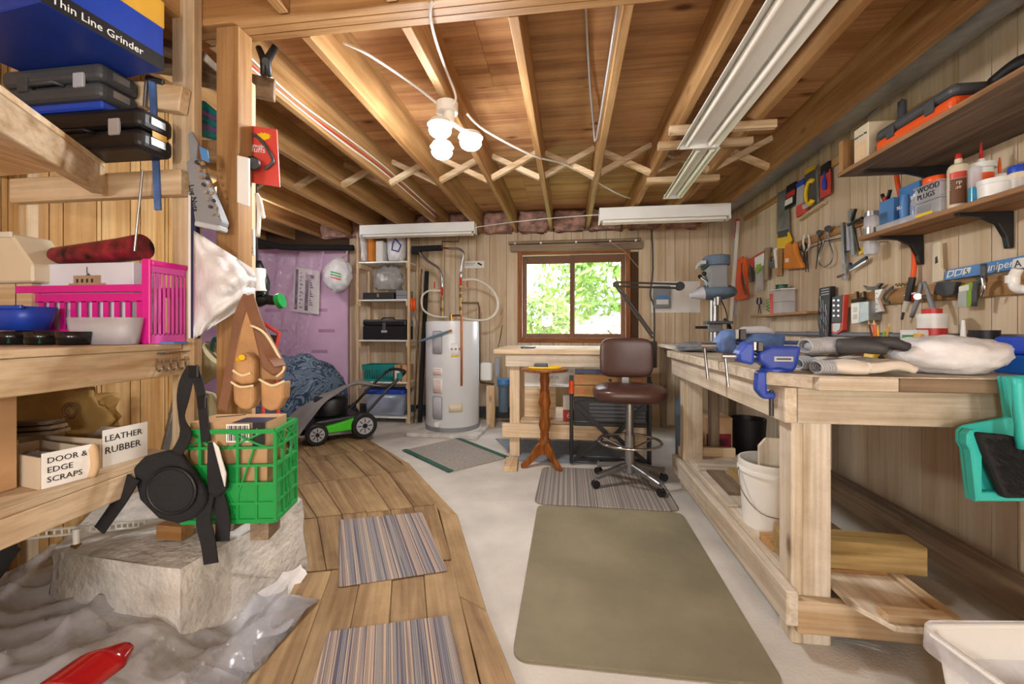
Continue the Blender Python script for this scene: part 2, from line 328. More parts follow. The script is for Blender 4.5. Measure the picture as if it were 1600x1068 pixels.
# ================================================================ the setting
XW, YB, ZC, ZJ = 1.80, 4.97, 2.455, 2.22       # right wall, back wall, subfloor, joist underside
XL, YF = -4.1, -2.6
def struct(o): o['kind'] = 'structure'; return o
floor = struct(MB().box(XL, XW+.1, YF, YB+.1, -.2, 0).build('floor', 'concrete'))
def planks(root, fn, a0, a1, seq, z0, z1, holes=(), m='panel', t=.008):
    """upright tongue and groove boards; fn(a, z, t) gives a point of the wall face"""
    a = a0; k = 0
    while a < a1-.02:
        b = min(a+seq[k % len(seq)], a1); k += 1
        spans = [(z0, z1)]
        for h0, h1, hz0, hz1 in holes:
            if a < h1 and b > h0: spans = [(z0, hz0), (hz1, z1)]
        for s0, s1 in spans:
            mb = MB(); mb.prism([fn(a+.0022, s0, 0), fn(b-.0022, s0, 0), fn(b-.0022, s1, 0), fn(a+.0022, s1, 0)], fn(a, s0, t)-fn(a, s0, 0))
            mb.build('plank', m, root)
        a = b
WX0, WX1, WZ0, WZ1 = -.565, .66, .965, 1.965     # window opening
wb = MB()
for x0, x1, z0, z1 in ((XL, WX0, -.1, 2.6), (WX1, XW+.1, -.1, 2.6), (WX0, WX1, -.1, WZ0), (WX0, WX1, WZ1, 2.6)): wb.box(x0, x1, YB, YB+.16, z0, z1)
wall_back = struct(wb.build('wall_back', 'groove'))
SEQ = [.105, .155, .205, .135, .16]
planks(wall_back, lambda a, z, t: V((a, YB-t, z)), -2.72, XW, SEQ, 0, ZC-.06, [(WX0, WX1, WZ0, WZ1)])
wall_right = struct(MB().box(XW, XW+.1, YF, YB, -.1, 2.6).build('wall_right', 'groove'))
planks(wall_right, lambda a, z, t: V((XW-t, a, z)), YF, YB-.01, SEQ, 0, ZC)
wall_left = struct(MB().box(-2.25, -2.16, YF, 2.05, -.1, ZC).build('wall_left', 'groove'))
planks(wall_left, lambda a, z, t: V((-2.16+t, a, z)), YF, 2.05, [.13, .05, .13, .02], 0, ZC, m='knotty')
struct(MB().box(XL-.1, XL, YF, YB, -.1, 2.6).build('wall_far_left', 'pinkfilm'))
wf = struct(MB().box(XL, XW, YF-.1, YF, -.1, 2.6).build('wall_front', 'groove'))
planks(wf, lambda a, z, t: V((a, YF+t, z)), -2.1, XW, SEQ, 0, ZC)
for x0, x1 in ((-4.05, -3.42), (-3.415, -2.73)):       # pink foam boards on the wall left of the panelling
    b = MB().box(x0, x1, YB-.04, YB, .02, 2.1).build('foam_board', 'pinkfoam', wall_back)
    for k in range(4): MB().box(x0+.2+.1*(k % 2), x0+.42+.1*(k % 2), YB-.0408, YB-.0401, 1.3-.26*k, 1.34-.26*k).build('faint_print', 'pinkfilm', b)
# ceiling: subfloor sheets, joists, bridging, beam
ceil = struct(MB().box(XL, XW+.1, YF, YB+.1, ZC+.018, ZC+.08).build('ceiling', 'groove'))
ys = [YF, -1.3, -.08, 1.14, 2.36, 3.58, YB]
for k in range(len(ys)-1):
    off = -1.2 if k % 2 else 0
    x = XL+off
    while x < XW+.1:
        x0, x1 = max(x, XL), min(x+2.44, XW+.1)
        if x1-x0 > .05: MB().box(x0+.001, x1-.001, ys[k]+.001, ys[k+1]-.001, ZC, ZC+.018).build('plywood_sheet', 'plywood', ceil)
        x += 2.44
JX = [-1.02+.4095*k for k in range(-7, 7)]
for x in JX:
    MB().box(x-.019, x+.019, 1.53, YB, ZJ, ZC).build('joist', 'joist_y', ceil, bevel=.002)
    MB().box(x-.019, x+.019, YF, 1.405, ZJ, ZC).build('joist', 'joist_y', ceil, bevel=.002)
for k, (y0, y1) in enumerate(((1.41, 1.448), (1.45, 1.488), (1.49, 1.528))):
    MB().box(-1.43, XW-.01, y0, y1, ZJ-.004+.002*k, ZC).build('beam_ply', 'joist_x', ceil, bevel=.003)
for i in range(len(JX)-1):
    a, b = JX[i]+.019, JX[i+1]-.019
    if b < -3.0: continue
    MB().bar((a, 3.20, ZJ+.02), (b, 3.20, ZC-.03), .038, .038, (0, 1, 0)).build('bridging', 'pine_x', ceil)
    MB().bar((a, 3.245, ZC-.03), (b, 3.245, ZJ+.02), .038, .038, (0, 1, 0)).build('bridging', 'pine_x', ceil)
    mb = MB(); mb.blob(((a+b)/2, YB-.07, ZJ+.10), (.18, .07, .115), i, .25, 3, 22, 12, False, sq=.35); mb.build('insulation_batt', 'batt', ceil, smooth=True)
# grey vapour barrier between last joist and right wall
mb = MB(); mb.grid(lambda a, b: V((1.462+.33*b+.01*math.sin(a*40+b*5), 1.55+3.35*a, 2.235+.02*noise.noise(V((a*14, b*3, 0)))+.14*b*b)), 60, 6)
mb.build('vapour_barrier', 'galv', ceil, smooth=True)
MB().box(-2.65, .9, 4.925, 4.955, .03, .15).box(-2.65, .9, 4.90, 4.93, .12, .165).build('baseboard_back', 'darkgrey')['kind'] = 'structure'
# window
win = thing('window_1', None, None, (0, YB, WZ0), world=True, kind='structure')
mb = MB(); 
for x0, x1, z0, z1 in ((WX0-.035, WX0+.02, WZ0-.04, WZ1+.035), (WX1-.02, WX1+.035, WZ0-.04, WZ1+.035)): MB().box(x0, x1, YB-.03, YB-.008, z0, z1).build('casing', 'casing_z', win, bevel=.004)
for z0, z1 in ((WZ0-.04, WZ0+.015), (WZ1-.015, WZ1+.035)): MB().box(WX0+.02, WX1-.02, YB-.028, YB-.008, z0, z1).build('casing', 'casing', win, bevel=.004)
MB().box(WX0, WX0+.012, YB-.008, YB+.16, WZ0, WZ1).box(WX1-.012, WX1, YB-.008, YB+.16, WZ0, WZ1).box(WX0, WX1, YB-.008, YB+.16, WZ0, WZ0+.012).box(WX0, WX1, YB-.008, YB+.16, WZ1-.012, WZ1).build('jamb_lining', 'white', win)
for x0, x1, y in ((WX0+.012, .07, YB+.10), (.01, WX1-.012, YB+.07)):
    s = MB(); z0, z1 = WZ0+.012, WZ1-.012; top = .12
    s.box(x0, x0+.05, y, y+.03, z0, z1).box(x1-.05, x1, y, y+.03, z0, z1).box(x0+.05, x1-.05, y, y+.03, z0, z0+.05).box(x0+.05, x1-.05, y, y+.03, z1-top+.03, z1)
    so = s.build('sash', 'brown', win, bevel=.003)
    MB().box(x0+.05, x1-.05, y+.012, y+.016, z0+.05, z1-top+.03).build('pane', 'glass', so)
val = one('brown wooden roller blind box above the window', 'blind', MB().box(-.70, .80, 4.86, 4.955, 2.07, 2.10).box(-.68, .82, 4.88, 4.95, 1.985, 2.065).build('blind_box', 'grey_x', bevel=.006))
for x in (-.62, -.32, .08, .46, .74): MB().cyl((x, 4.878, 2.072), (x, 4.853, 2.072), .012).build('bracket_knob', 'white', val)
MB().tube([(.46, 4.85, 2.06), (.62, 4.85, 1.95), (.95, 4.9, 1.55)], .002, 5).build('pull_cord', 'straw', val)
# outside: sloping ground, shrubs and trees
struct(MB().add([(-9, YB+.2, .5), (9, YB+.2, .5), (14, 26, 1.8), (-14, 26, 1.8)], [(0, 1, 2, 3)]).build('ground', 'lawn'))
def shrub(name, label, c, r, n, seed, m, size=.09):
    rnd = random.Random(seed); t = thing(name, label, 'shrub' if 'shrub' in name else 'tree', c, group='plants outside the window')
    mb = MB()
    for i in range(n):
        d = V((rnd.gauss(0, 1), rnd.gauss(0, 1), rnd.gauss(0, 1))).normalized()*rnd.uniform(.35, 1)**.5
        p = V((d.x*r[0], d.y*r[1], r[2]*1.05+d.z*r[2])); a = V((rnd.gauss(0, 1), rnd.gauss(0, 1), rnd.gauss(0, 1))).normalized(); b = a.orthogonal().normalized(); s = size*rnd.uniform(.5, 1.3)
        mb.add([p-a*s, p+b*s*.45, p+a*s, p-b*s*.45], [(0, 1, 2, 3)])
    mb.build('foliage', m, t)
    for i in range(4):
        q = V((rnd.uniform(-.5, .5)*r[0], rnd.uniform(-.4, .4)*r[1], r[2]*1.5)); MB().tube([(q.x*.1, q.y*.1, 0), q*.5+V((.05, 0, 0)), q], [.05, .03, .012], 6).build('stem', 'bark', t)
    return t
shrub('shrub', 'dark green rounded shrub seen low through the left window sash', (-.55, 8.2, .68), (.65, .6, .55), 900, 1, 'leaf', .08)
shrub('shrub', 'pale blossoming shrub seen low through the right window sash', (1.0, 7.6, .62), (.9, .6, .35), 1200, 2, 'blossom', .06)
shrub('tree', 'tall yellowish tree behind the shrubs outside the window', (-2.9, 12.0, .9), (1.6, 1.4, 1.9), 1300, 3, 'leafyellow', .15)
shrub('tree', 'leafy green tree filling the right window sash', (1.6, 11.0, .9), (2.0, 1.4, 1.6), 2200, 4, 'leaf', .14)
shrub('tree', 'sparse green tree at the left edge of the window view', (-.1, 16.5, 1.0), (1.3, 1.2, 1.7), 1100, 5, 'leaf', .13)
# ---------------------------------------------------------------- plank walkway
cutL = [(-.86, .9), (-1.14, 1.67), (-1.50, 2.12), (-1.93, 2.52), (-2.40, 2.98), (-2.95, 3.55)]
cutR = [(-.15, .95), (-.523, 1.85), (-.78, 2.42), (-1.16, 2.98), (-1.62, 3.50), (-2.10, 3.97)]
walk = struct(MB().prism([V((x, y, 0)) for x, y in cutL+cutR[::-1]], (0, 0, .008)).build('floor_walkway', 'groove'))
for k, n in enumerate((5, 6, 6, 6, 5)):
    A, B, Cc, D = [V(q+(.008,)) for q in (cutL[k], cutR[k], cutR[k+1], cutL[k+1])]
    for i in range(n):
        t0, t1 = i/n, (i+1)/n; e = .006
        q = [A.lerp(B, t0), A.lerp(B, t1), D.lerp(Cc, t1), D.lerp(Cc, t0)]; c = sum(q, V((0, 0, 0)))/4
        q = [p+(c-p).normalized()*e for p in q]
        ang = math.atan2((D.lerp(Cc, (t0+t1)/2)-A.lerp(B, (t0+t1)/2)).x, (D.lerp(Cc, (t0+t1)/2)-A.lerp(B, (t0+t1)/2)).y)
        mb = MB(); Rm = Matrix.Rotation(ang, 3, 'Z'); mb.prism([Rm @ (p-c) for p in q], (0, 0, .032+.002*((i*7+k*3) % 3)))
        o = mb.build('plank', 'walk', walk, bevel=.002); o.location = c-ROOT[walk.name][0]; o.rotation_euler = (0, 0, -ang)
        for vtx, p in zip(o.data.vertices, mb.v): vtx.co = p
eo = [(-.02, .95), (-.30, 1.53), (-.616, 2.297), (-1.216, 3.12), (-2.04, 3.93)]; ei = [(-.145, .96), (-.42, 1.60), (-.735, 2.34), (-1.31, 3.17), (-2.10, 3.99)]
for k in range(4):
    q = [V(eo[k]+(0,)), V(eo[k+1]+(0,)), V(ei[k+1]+(0,)), V(ei[k]+(0,))]; c = sum(q, V((0, 0, 0)))/4; dr = (q[1]-q[0]); ang = math.atan2(dr.x, dr.y)
    Rm = Matrix.Rotation(ang, 3, 'Z'); mb = MB(); mb.prism([Rm @ (p-c)*.997 for p in q], (0, 0, .043)); o = mb.build('edge_board', 'walk', walk, bevel=.003)
    o.location = c-ROOT[walk.name][0]; o.rotation_euler = (0, 0, -ang)
    for vtx, p in zip(o.data.vertices, mb.v): vtx.co = p
# ---------------------------------------------------------------- mats
def roundquad(pts, r, z0, z1, n=6):
    pts = [V((p[0], p[1], 0)) for p in pts]; out = []
    for i, p in enumerate(pts):
        a = (pts[i-1]-p).normalized(); b = (pts[(i+1) % len(pts)]-p).normalized()
        for j in range(n+1):
            t = j/n; out.append((p+a*r)*(1-t)**2+p*2*t*(1-t)+(p+b*r)*t*t)
    return [V((q.x, q.y, z0)) for q in out], V((0, 0, z1-z0))
def floormat(name, label, pts, r, z, t, m, ang=0):
    q, e = roundquad(pts, r, 0, t); c = sum(q, V((0, 0, 0)))/len(q); Rm = Matrix.Rotation(-ang, 3, 'Z')
    return one(label, 'mat', MB().prism([Rm @ (p-c) for p in q], e).build(name, m, loc=(c.x, c.y, z), rz=ang, bevel=.003))
floormat('floor_mat', 'large plain olive green mat in front of the workbench', [(-.19, 2.575), (.655, 2.575), (.648, 1.36), (-.185, 1.36)], .06, .0005, .011, 'greenmat')
floormat('floor_mat', 'brown pinstriped mat under the wheeled stool', [(-.205, 3.30), (.655, 3.30), (.655, 2.60), (-.215, 2.60)], .07, .0005, .010, 'thinmat')
floormat('striped_rug', 'striped rug further back on the wooden walkway', [(-1.23, 2.14), (-.82, 2.29), (-.515, 1.755), (-.915, 1.585)], .012, .043, .008, 'stripemat', R(31))
floormat('striped_rug', 'striped rug on the walkway nearest the camera', [(-.815, 1.345), (-.43, 1.48), (-.20, .98), (-.64, .86)], .012, .043, .008, 'stripemat', R(24))
dm = floormat('door_mat', 'grey mat with dark green bands on concrete before the water heater', [(-1.45, 3.595), (-1.092, 4.05), (-.514, 3.494), (-.879, 3.091)], .01, .0005, .008, 'lightmat', R(-45))
for a, b in (((-1.45, 3.595), (-.879, 3.091)), ((-1.092, 4.05), (-.514, 3.494))):
    L = V(dm.location); mb = MB(); mb.bar(V(a+(.011,)), V(b+(.011,)), .045, .004); Rm = Matrix.Rotation(R(45), 3, 'Z'); mb.v = [Rm @ V((p.x-L.x, p.y-L.y, p.z-L.z)) for p in mb.v]; mb.build('band', 'greencloth', dm)
floormat('floor_mat', 'flat blue grey mat under the back counter', [(-.72, 4.1), (.5, 4.1), (.5, 3.42), (-.40, 3.42)], .01, .0005, .006, 'bluemat')
# ---------------------------------------------------------------- right workbench
wbn = thing('workbench', 'long pale wooden workbench with lower shelf along the right wall', 'workbench', (1.2, 2.3, 0), world=True)
BZ = .93; BX0, BX1, BY0, BY1 = .69, 1.785, 1.50, 3.12
y = BY0; k = 0
bx = [.69, .855, 1.13, 1.37, 1.785]
def deck(y0, y1, x0a, x0b):
    MB().prism([V((x0a, y0, BZ-.045)), V((BX1, y0, BZ-.045)), V((BX1, y1, BZ-.045)), V((x0b, y1, BZ-.045))], (0, 0, .042)).build('deck_plank', 'bench_x', wbn, bevel=.002)
ywid = [.09, .14, .14, .19, .14, .19, .14, .19, .14, .14, .12]
for wd in ywid:
    y1 = min(y+wd, BY1)
    if y1-y > .02: deck(y+.001, y1-.001, BX0+max(0, (.09-(y-BY0))*1.05), BX0+max(0, (.09-(y1-BY0))*1.05))
    y = y1
for i in range(3):
    x0, x1 = (.79, 1.02, 1.31)[i], (1.018, 1.307, 1.785)[i]
    MB().box(x0, x1, BY0-.038, BY0-.001, BZ-.046, BZ-.003).build('edge_block', ('bench_x', 'grey_x', 'pine_x')[i], wbn, bevel=.003)
MB().prism([V((BX0+.098, BY0-.036, BZ-.0028)), V((BX1, BY0-.036, BZ-.0028)), V((BX1, BY1, BZ-.0028)), V((BX0+.003, BY1, BZ-.0028)), V((BX0+.003, BY0+.09, BZ-.0028))], (0, 0, .003)).build('deck_sheet', 'bench_y', wbn)
MB().box(BX0+.03, BX0+.068, BY0+.03, BY1-.005, BZ-.165, BZ-.047).build('front_apron', 'bench_y', wbn, bevel=.002)
MB().box(BX0+.07, BX1, BY0+.03, BY0+.068, BZ-.165, BZ-.047).build('end_apron', 'bench_x', wbn, bevel=.002)
MB().box(BX0+.07, BX1, BY1-.05, BY1-.012, BZ-.15, BZ-.047).build('end_apron', 'bench_x', wbn, bevel=.002)
BR = 1.13      # front of the rear shelf rail
for x0, yy in ((BX0+.07, BY0+.07), (BX0+.07, BY1-.16), (1.55, BY0+.10), (1.55, BY1-.16)):
    MB().box(x0, x0+.036, yy, yy+.088, 0, BZ-.047).build('leg', 'bench_z', wbn, bevel=.003)
    MB().box(x0+.0365, x0+.125, yy, yy+.038, 0, BZ-.047).build('leg', 'bench_z', wbn, bevel=.003)
MB().box(BX0+.03, BX0+.068, BY0+.02, BY1-.02, .09, .205).build('shelf_rail', 'bench_y', wbn, bevel=.003)
MB().box(BR, BR+.038, BY0-.10, BY1-.02, .10, .2165).build('shelf_rail', 'pine_y', wbn, bevel=.003)
MB().box(BX0+.069, BR+.04, BY0+.03, BY0+.068, .06, .169).build('shelf_rail', 'pine_x', wbn, bevel=.003)
MB().box(BX0+.069, BR-.002, BY1-.06, BY1-.022, .13, .265).build('shelf_rail', 'pine_x', wbn, bevel=.003)
MB().box(BX0+.07, BR-.002, BY0+.161, BY1-.062, .19, .205).build('shelf_board', 'bench_y', wbn)
MB().prism([V((BX0+.20, BY0+.159, .190)), V((BX0+.20, BY0-.02, .190)), V((BX0+.26, BY0-.12, .190)), V((BR-.002, BY0-.12, .190)), V((BR-.002, BY0+.159, .190))], (0, 0, .016)).build('shelf_board', 'bench_y', wbn, bevel=.002)
MB().box(1.50, 1.54, .6, BY1-.02, .10, .25).build('rear_rail', 'grey_y', wbn, bevel=.004)
cb = thing('corner_bench', 'low wooden corner bench carrying the drill press', 'bench', (1.3, 4.0, 0), world=True)
for i in range(4): MB().box(.98+.2*i, 1.178+.2*i, 3.14, 4.93, .885, .925).build('top_board', 'bench_y', cb, bevel=.002)
for x, yy in ((1.0, 3.2), (1.0, 4.85), (1.72, 3.2), (1.72, 4.85)): MB().box(x, x+.06, yy-.03, yy+.03, 0, .885).build('leg', 'grey_z', cb)
# ---------------------------------------------------------------- back counter
bc = thing('back_counter', 'rough wooden counter standing below the window', 'counter', (0, 3.9, 0), world=True)
for i in range(5): MB().box(-.63, .66, 3.50+.16*i, 3.658+.16*i, .872, .913).build('top_board', 'pine_x', bc, bevel=.003)
MB().box(-.53, .64, 3.52, 3.558, .765, .871).build('apron', 'bench_x', bc, bevel=.003)
for x in (-.50, .52):
    for yy in (3.56, 4.2): MB().box(x, x+.085, yy, yy+.085, 0, .871).build('leg', 'pine_z', bc, bevel=.003)
MB().box(-.56, .62, 3.52, 3.558, .17, .285).build('lower_rail', 'pine_x', bc, bevel=.003)
MB().box(-.56, .62, 4.25, 4.288, .17, .285).build('lower_rail', 'pine_x', bc, bevel=.003)
for i in range(3): MB().box(-.41, .51, 3.565+.227*i, 3.79+.227*i, .286, .305).build('lower_shelf', 'pine_x', bc)
# ---------------------------------------------------------------- shelf unit by the water heater
su = thing('shelf_unit', 'tall narrow pine shelving unit left of the water heater', 'shelving', (-2.1, 4.78, 0), world=True)
SX0, SX1, SY0, SY1 = -2.45, -1.80, 4.62, 4.93
SZ = [.075, .474, .956, 1.423, 1.861]
for x in (SX0, SX1-.03):
    for yy in (SY0, SY1-.03): MB().box(x, x+.03, yy, yy+.03, 0, 2.2).build('post', 'pine_z', su, bevel=.002)
for z in SZ:
    MB().box(SX0+.031, SX1-.031, SY0, SY1, z-.018, z).build('shelf', 'whitepaint', su, bevel=.002)
    for x in (SX0+.031, SX1-.05): MB().box(x, x+.018, SY0+.01, SY1-.01, z-.075, z-.019).build('cleat', 'pine_y', su)
# ---------------------------------------------------------------- support post and left shelving
mb = MB(); mb.box(-1.315, -1.225, 1.425, 1.50, .352, ZJ-.005)
sp = one('thick wooden post holding up the left end of the ceiling beam', 'post', mb.build('support_post', 'joist_z', bevel=.003))
one('pine post standing close behind the thick beam post', 'post', MB().box(-1.385, -1.297, 1.57, 1.608, .352, 2.1).build('stud_post', 'pine_z', bevel=.003))
ls = thing('storage_rack', 'home built pine storage rack along the left wall', 'rack', (-1.75, .9, 0), world=True)
def fx(y): return -1.235-.12*(y)      # front edge of the rack
MB().box(fx(1.38)-.045, fx(1.38)+.045, 1.37, 1.408, .352, ZC-.004).build('post', 'pine_z', ls, bevel=.003)
MB().box(-2.12, -2.08, 1.37, 1.408, .05, ZC-.004).build('post', 'pine_z', ls, bevel=.003)
for nm, z0, z1, m in (('top_rail', .915, 1.008, 'pine_y'), ('lower_rail', .555, .628, 'pine_y')):
    MB().prism([V((fx(y)+dx, y, z0)) for y, dx in ((-.3, 0), (1.43 if nm[0] == 't' else 1.36, 0), (1.43 if nm[0] == 't' else 1.36, -.038), (-.3, -.038))], (0, 0, z1-z0)).build(nm, m, ls, bevel=.003)
MB().prism([V((fx(-.3)+.002, -.3, 1.009)), V((fx(1.365)+.002, 1.365, 1.009)), V((-2.15, 1.365, 1.009)), V((-2.15, -.3, 1.009))], (0, 0, .021)).build('deck', 'pine_y', ls, bevel=.002)
MB().prism([V((fx(-.3)-.0, -.3, .629)), V((fx(1.33), 1.33, .629)), V((-2.15, 1.33, .629)), V((-2.15, -.3, .629))], (0, 0, .021)).build('lower_shelf', 'pine_y', ls, bevel=.002)
# upper shelf: its edge runs obliquely to the wall
a, b = V((-1.23, .62, 0)), V((-1.64, 1.30, 0))
UZ = 1.655
MB().prism([V((a.x, a.y, UZ)), V((b.x, b.y, UZ)), V((-2.15, 1.32, UZ)), V((-2.15, .62, UZ))], (0, 0, .02)).build('upper_shelf', 'pine_y', ls, bevel=.002)
d = (b-a).normalized(); nrm = V((-d.y, d.x, 0))
MB().prism([a+V((0, 0, UZ-.095)), b+V((0, 0, UZ-.095)), b+nrm*.038+V((0, 0, UZ-.095)), a+nrm*.038+V((0, 0, UZ-.095))], (0, 0, .094)).build('upper_rail', 'pine_y', ls, bevel=.003)
MB().box(-2.1, fx(1.36)+.03, 1.33, 1.368, 1.56, 1.65).build('cross_rail', 'pine_x', ls, bevel=.003)
MB().bar((-2.1, 1.348, 2.03), (fx(1.36)+.03, 1.348, 1.90), .038, .09).build('cross_rail', 'pine_x', ls, bevel=.003)
# concrete footing under the posts and the rough ground in front of it
def rough(mb, cuts, amp, seed, freq=7):
    import bmesh
    bm = bmesh.new(); vs = [bm.verts.new(p) for p in mb.v]
    for f in mb.f: bm.faces.new([vs[i] for i in f])
    bmesh.ops.recalc_face_normals(bm, faces=bm.faces); bmesh.ops.subdivide_edges(bm, edges=bm.edges, cuts=cuts, use_grid_fill=True); bm.normal_update()
    out = MB(); 
    for v_ in bm.verts: v_.index = len(out.v); out.v.append(v_.co+v_.normal*amp*noise.fractal(v_.co*freq+V((seed, 0, 0)), 1, 2, 4))
    out.f = [tuple(v_.index for v_ in f.verts) for f in bm.faces]; bm.free(); return out
A, B = onZ(282, 886, .335), onZ(471, 778, .35); D = onZ(80, 858, .335); E_ = V((-1.75, 2.1, .35)); G = V((-2.1, 1.7, .34))
top = [D, A, B, E_, G]; ctr = sum(top, V((0, 0, 0)))/5
bot = [V((p.x+(p.x-ctr.x)*.06, p.y+(p.y-ctr.y)*.06, 0)) for p in top]
mb = MB(); mb.add(top+bot, [(0, 1, 2, 3, 4), (9, 8, 7, 6, 5)]+[(i, 5+i, 5+(i+1) % 5, (i+1) % 5) for i in range(5)])
import bmesh
bm = bmesh.new(); vs = [bm.verts.new(p) for p in mb.v]
for f in mb.f: bm.faces.new([vs[i] for i in f])
bmesh.ops.triangulate(bm, faces=bm.faces); bmesh.ops.subdivide_edges(bm, edges=bm.edges, cuts=9); bm.normal_update(); bmesh.ops.recalc_face_normals(bm, faces=bm.faces); bm.normal_update()
mb = MB()
for i, v_ in enumerate(bm.verts): v_.index = i; mb.v.append(v_.co+v_.normal*.012*noise.fractal(v_.co*9, 1, 2, 4)-V((0, 0, .006)))
mb.f = [tuple(v_.index for v_ in f.verts) for f in bm.faces]; bm.free()
one('rough chipped concrete footing block under the left posts', 'concrete block', mb.build('concrete_footing', 'footing', smooth=50))
def gz(x, y):     # loose ground under the plastic
    e = min(max((-.93-.45*(y-1.1)-x)/.45, 0), 1)
    return .012+.13*e*e*(3-2*e)+.02*noise.noise(V((x*5, y*5, 1)))*e
mb = MB(); mb.grid(lambda a, b: (lambda x, y: V((x, y, gz(x, y)-.01)))(-2.1+1.3*a, .2+1.75*b), 30, 30)
struct(mb.build('ground_fill', 'footing', smooth=True))
# ================================================================ right wall: battens, shelves, pipes
def dX(u, X): return X/((u-CU)/F*cT-sT)
def sv(u0, u1, vt, X, zb):
    u = (u0+u1)/2; d = dX(u, X); p = P(u, HV, d)
    return V((X, p.y, zb)), (u1-u0)/2*d/F, H+(HV-vt)*d/F-zb
TX = 1.756
def W(u, v, x=TX): return onX(u, v, x)
def wp(px, m, name, parent=None, x=TX, t=.0155, bevel=0, smooth_=False):
    return MB().prism([onX(u, v, x) for u, v in px], (t, 0, 0)).build(name, m, parent, bevel=bevel)
def wthing(name, label, cat, u, v, group=None): return thing(name, label, cat, onX(u, v, TX), world=True, group=group)
ZT, ZM, ZL = 1.905, 1.545, 1.205
def batten(label, y0, y1, z0, z1): return one(label, 'batten', MB().box(1.772, 1.7918, y0, y1, z0, z1).build('wall_batten', 'joist_y', bevel=.002))
zt = [onX(u, v, TX).z for u, v in ((1160, 342), (1300, 252))]; zt = sum(zt)/2
batten('top wooden batten high on right wall behind the blister packs', 2.35, 4.6, zt-.025, zt+.025)
zm = sum(onX(u, v, TX).z for u, v in ((1240, 385), (1330, 345), (1200, 400)))/3
batten('middle wooden batten with hand tools hanging on right wall', 2.2, 4.3, zm-.025, zm+.025)
zl = sum(onX(u, v, TX).z for u, v in ((1295, 475), (1400, 462), (1570, 440)))/3
batten('lowest wooden batten just above the grey conduit', 1.0, 3.3, zl-.042, zl+.042)
cond = one('grey plastic conduit running along the right wall above the bench', 'conduit', MB().cyl((1.768, .8, 1.045), (1.768, 3.9, 1.045), .0155, n=14).build('conduit_pipe', 'conduit', smooth=40))
for yy in (1.7, 2.6, 3.4): MB().cyl((1.768, yy, 1.045), (1.768, yy+.03, 1.045), .0195).build('coupling', 'conduit', cond, smooth=40)
U1, U2 = 1.857, 1.56      # undersides of the two shelves
def bracket(parent, y, z, dep):
    mb = MB(); prof = [(1.79, z), (1.79-dep, z), (1.79-dep, z-.012), (1.79-dep*.55, z-.022), (1.79-dep*.28, z-.05), (1.79-dep*.14, z-.105), (1.79-.02, z-.15), (1.79, z-.15)]
    mb.prism([V((x, y-.012, zz)) for x, zz in prof], (0, .024, 0)); return mb.build('bracket', 'black', parent, bevel=.003)
s1 = one('upper brown wall shelf on black brackets at the right', 'shelf', MB().box(1.365, 1.7915, .55, 2.37, U1, U1+.02).build('wall_shelf', 'shelfdark', bevel=.002))
MB().box(1.362, 1.3645, .55, 2.37, U1, U1+.02).build('edge_strip', 'shelfboard', s1)
for yy in (2.27, 1.2): bracket(s1, yy, U1-.0005, .36)
s2 = one('lower narrow brown wall shelf crowded with glue bottles', 'shelf', MB().box(1.56, 1.7915, .55, 2.53, U2, U2+.02).build('wall_shelf', 'shelfboard', bevel=.002))
for yy in (2.42, 1.98): bracket(s2, yy, U2-.0005, .2)
s3z = onX(1225, 489, 1.7).z
s3 = one('small wooden ledge holding the clear parts drawers', 'ledge', MB().box(1.66, 1.7915, onX(1270, 480, 1.7).y, onX(1172, 495, 1.66).y, s3z-.018, s3z).build('wall_ledge', 'joist_y', bevel=.002))
# ---------------------------------------------------------------- upper shelf things
ZU = U1+.0202
def box_thing(name, label, cat, c, size, m, rz=0, bevel=.003): return one(label, cat, MB().box(-size[0]/2, size[0]/2, -size[1]/2, size[1]/2, 0, size[2]).build(name, m, loc=c, rz=rz, bevel=bevel))
def on_shelf(u0, u1, vt, X, zb, depth): c, r, h = sv(u0, u1, vt, X, zb); return c, (depth, r*2*.95, h)
c, sz = on_shelf(1327, 1350, 219, 1.45, ZU, .05); box_thing('wood_block', 'upright wooden offcut at the end of the upper shelf', 'offcut', c, (.15, .03, sz[2]), 'joist_z')
c, sz = on_shelf(1353, 1384, 196, 1.45, ZU, .13); bx_ = box_thing('small_carton', 'white carton with printed side on the upper shelf', 'box', c, (.13, .10, sz[2]), 'cream')
MB().box(-.0665, -.0652, -.035, .035, .02, sz[2]*.55).build('label_patch', 'straw', bx_); text('Hold Form Bag', .014, (-.0655, .045, sz[2]*.72), (0, -1, 0), (0, 0, 1), 'ink', bx_)
cs = thing('tool_case', 'orange and black power tool case on the upper shelf', 'case', (1.47, 1.93, ZU), 0)
MB().box(-.09, .09, -.20, .20, .0, .055).build('lower_half', 'orange', cs, bevel=.02, seg=3)
MB().box(-.09, .09, -.20, .20, .0555, .10).build('upper_half', 'darkgrey', cs, bevel=.02, seg=3)
for yy in (-.1, .1): MB().box(-.097, -.0885, yy-.02, yy+.02, .03, .08).build('latch', 'darkgrey', cs, bevel=.002)
cs = thing('power_sander', 'black and mustard power tool lying on the upper shelf', 'power tool', (1.47, 1.60, ZU), 0)
MB().box(-.04, .04, -.09, .09, 0, .035).build('base', 'mustard', cs, bevel=.008); MB().tube([(0, -.08, .055), (0, 0, .075), (0, .08, .06)], .026, 10, sm=3).build('body', 'black', cs, smooth=True); MB().tube([(0, -.07, .06), (-.0, -.12, .03), (0, -.16, .01)], .006, 6, sm=3).build('cord', 'black', cs, smooth=True)
one('dark rubber mallet grip at the right end of the upper shelf', 'mallet', MB().tube([(1.44, 1.27, ZU+.028), (1.44, 1.33, ZU+.034), (1.44, 1.41, ZU+.028)], [.018, .026, .028], 12, sm=4).build('rubber_mallet', 'black', smooth=True))
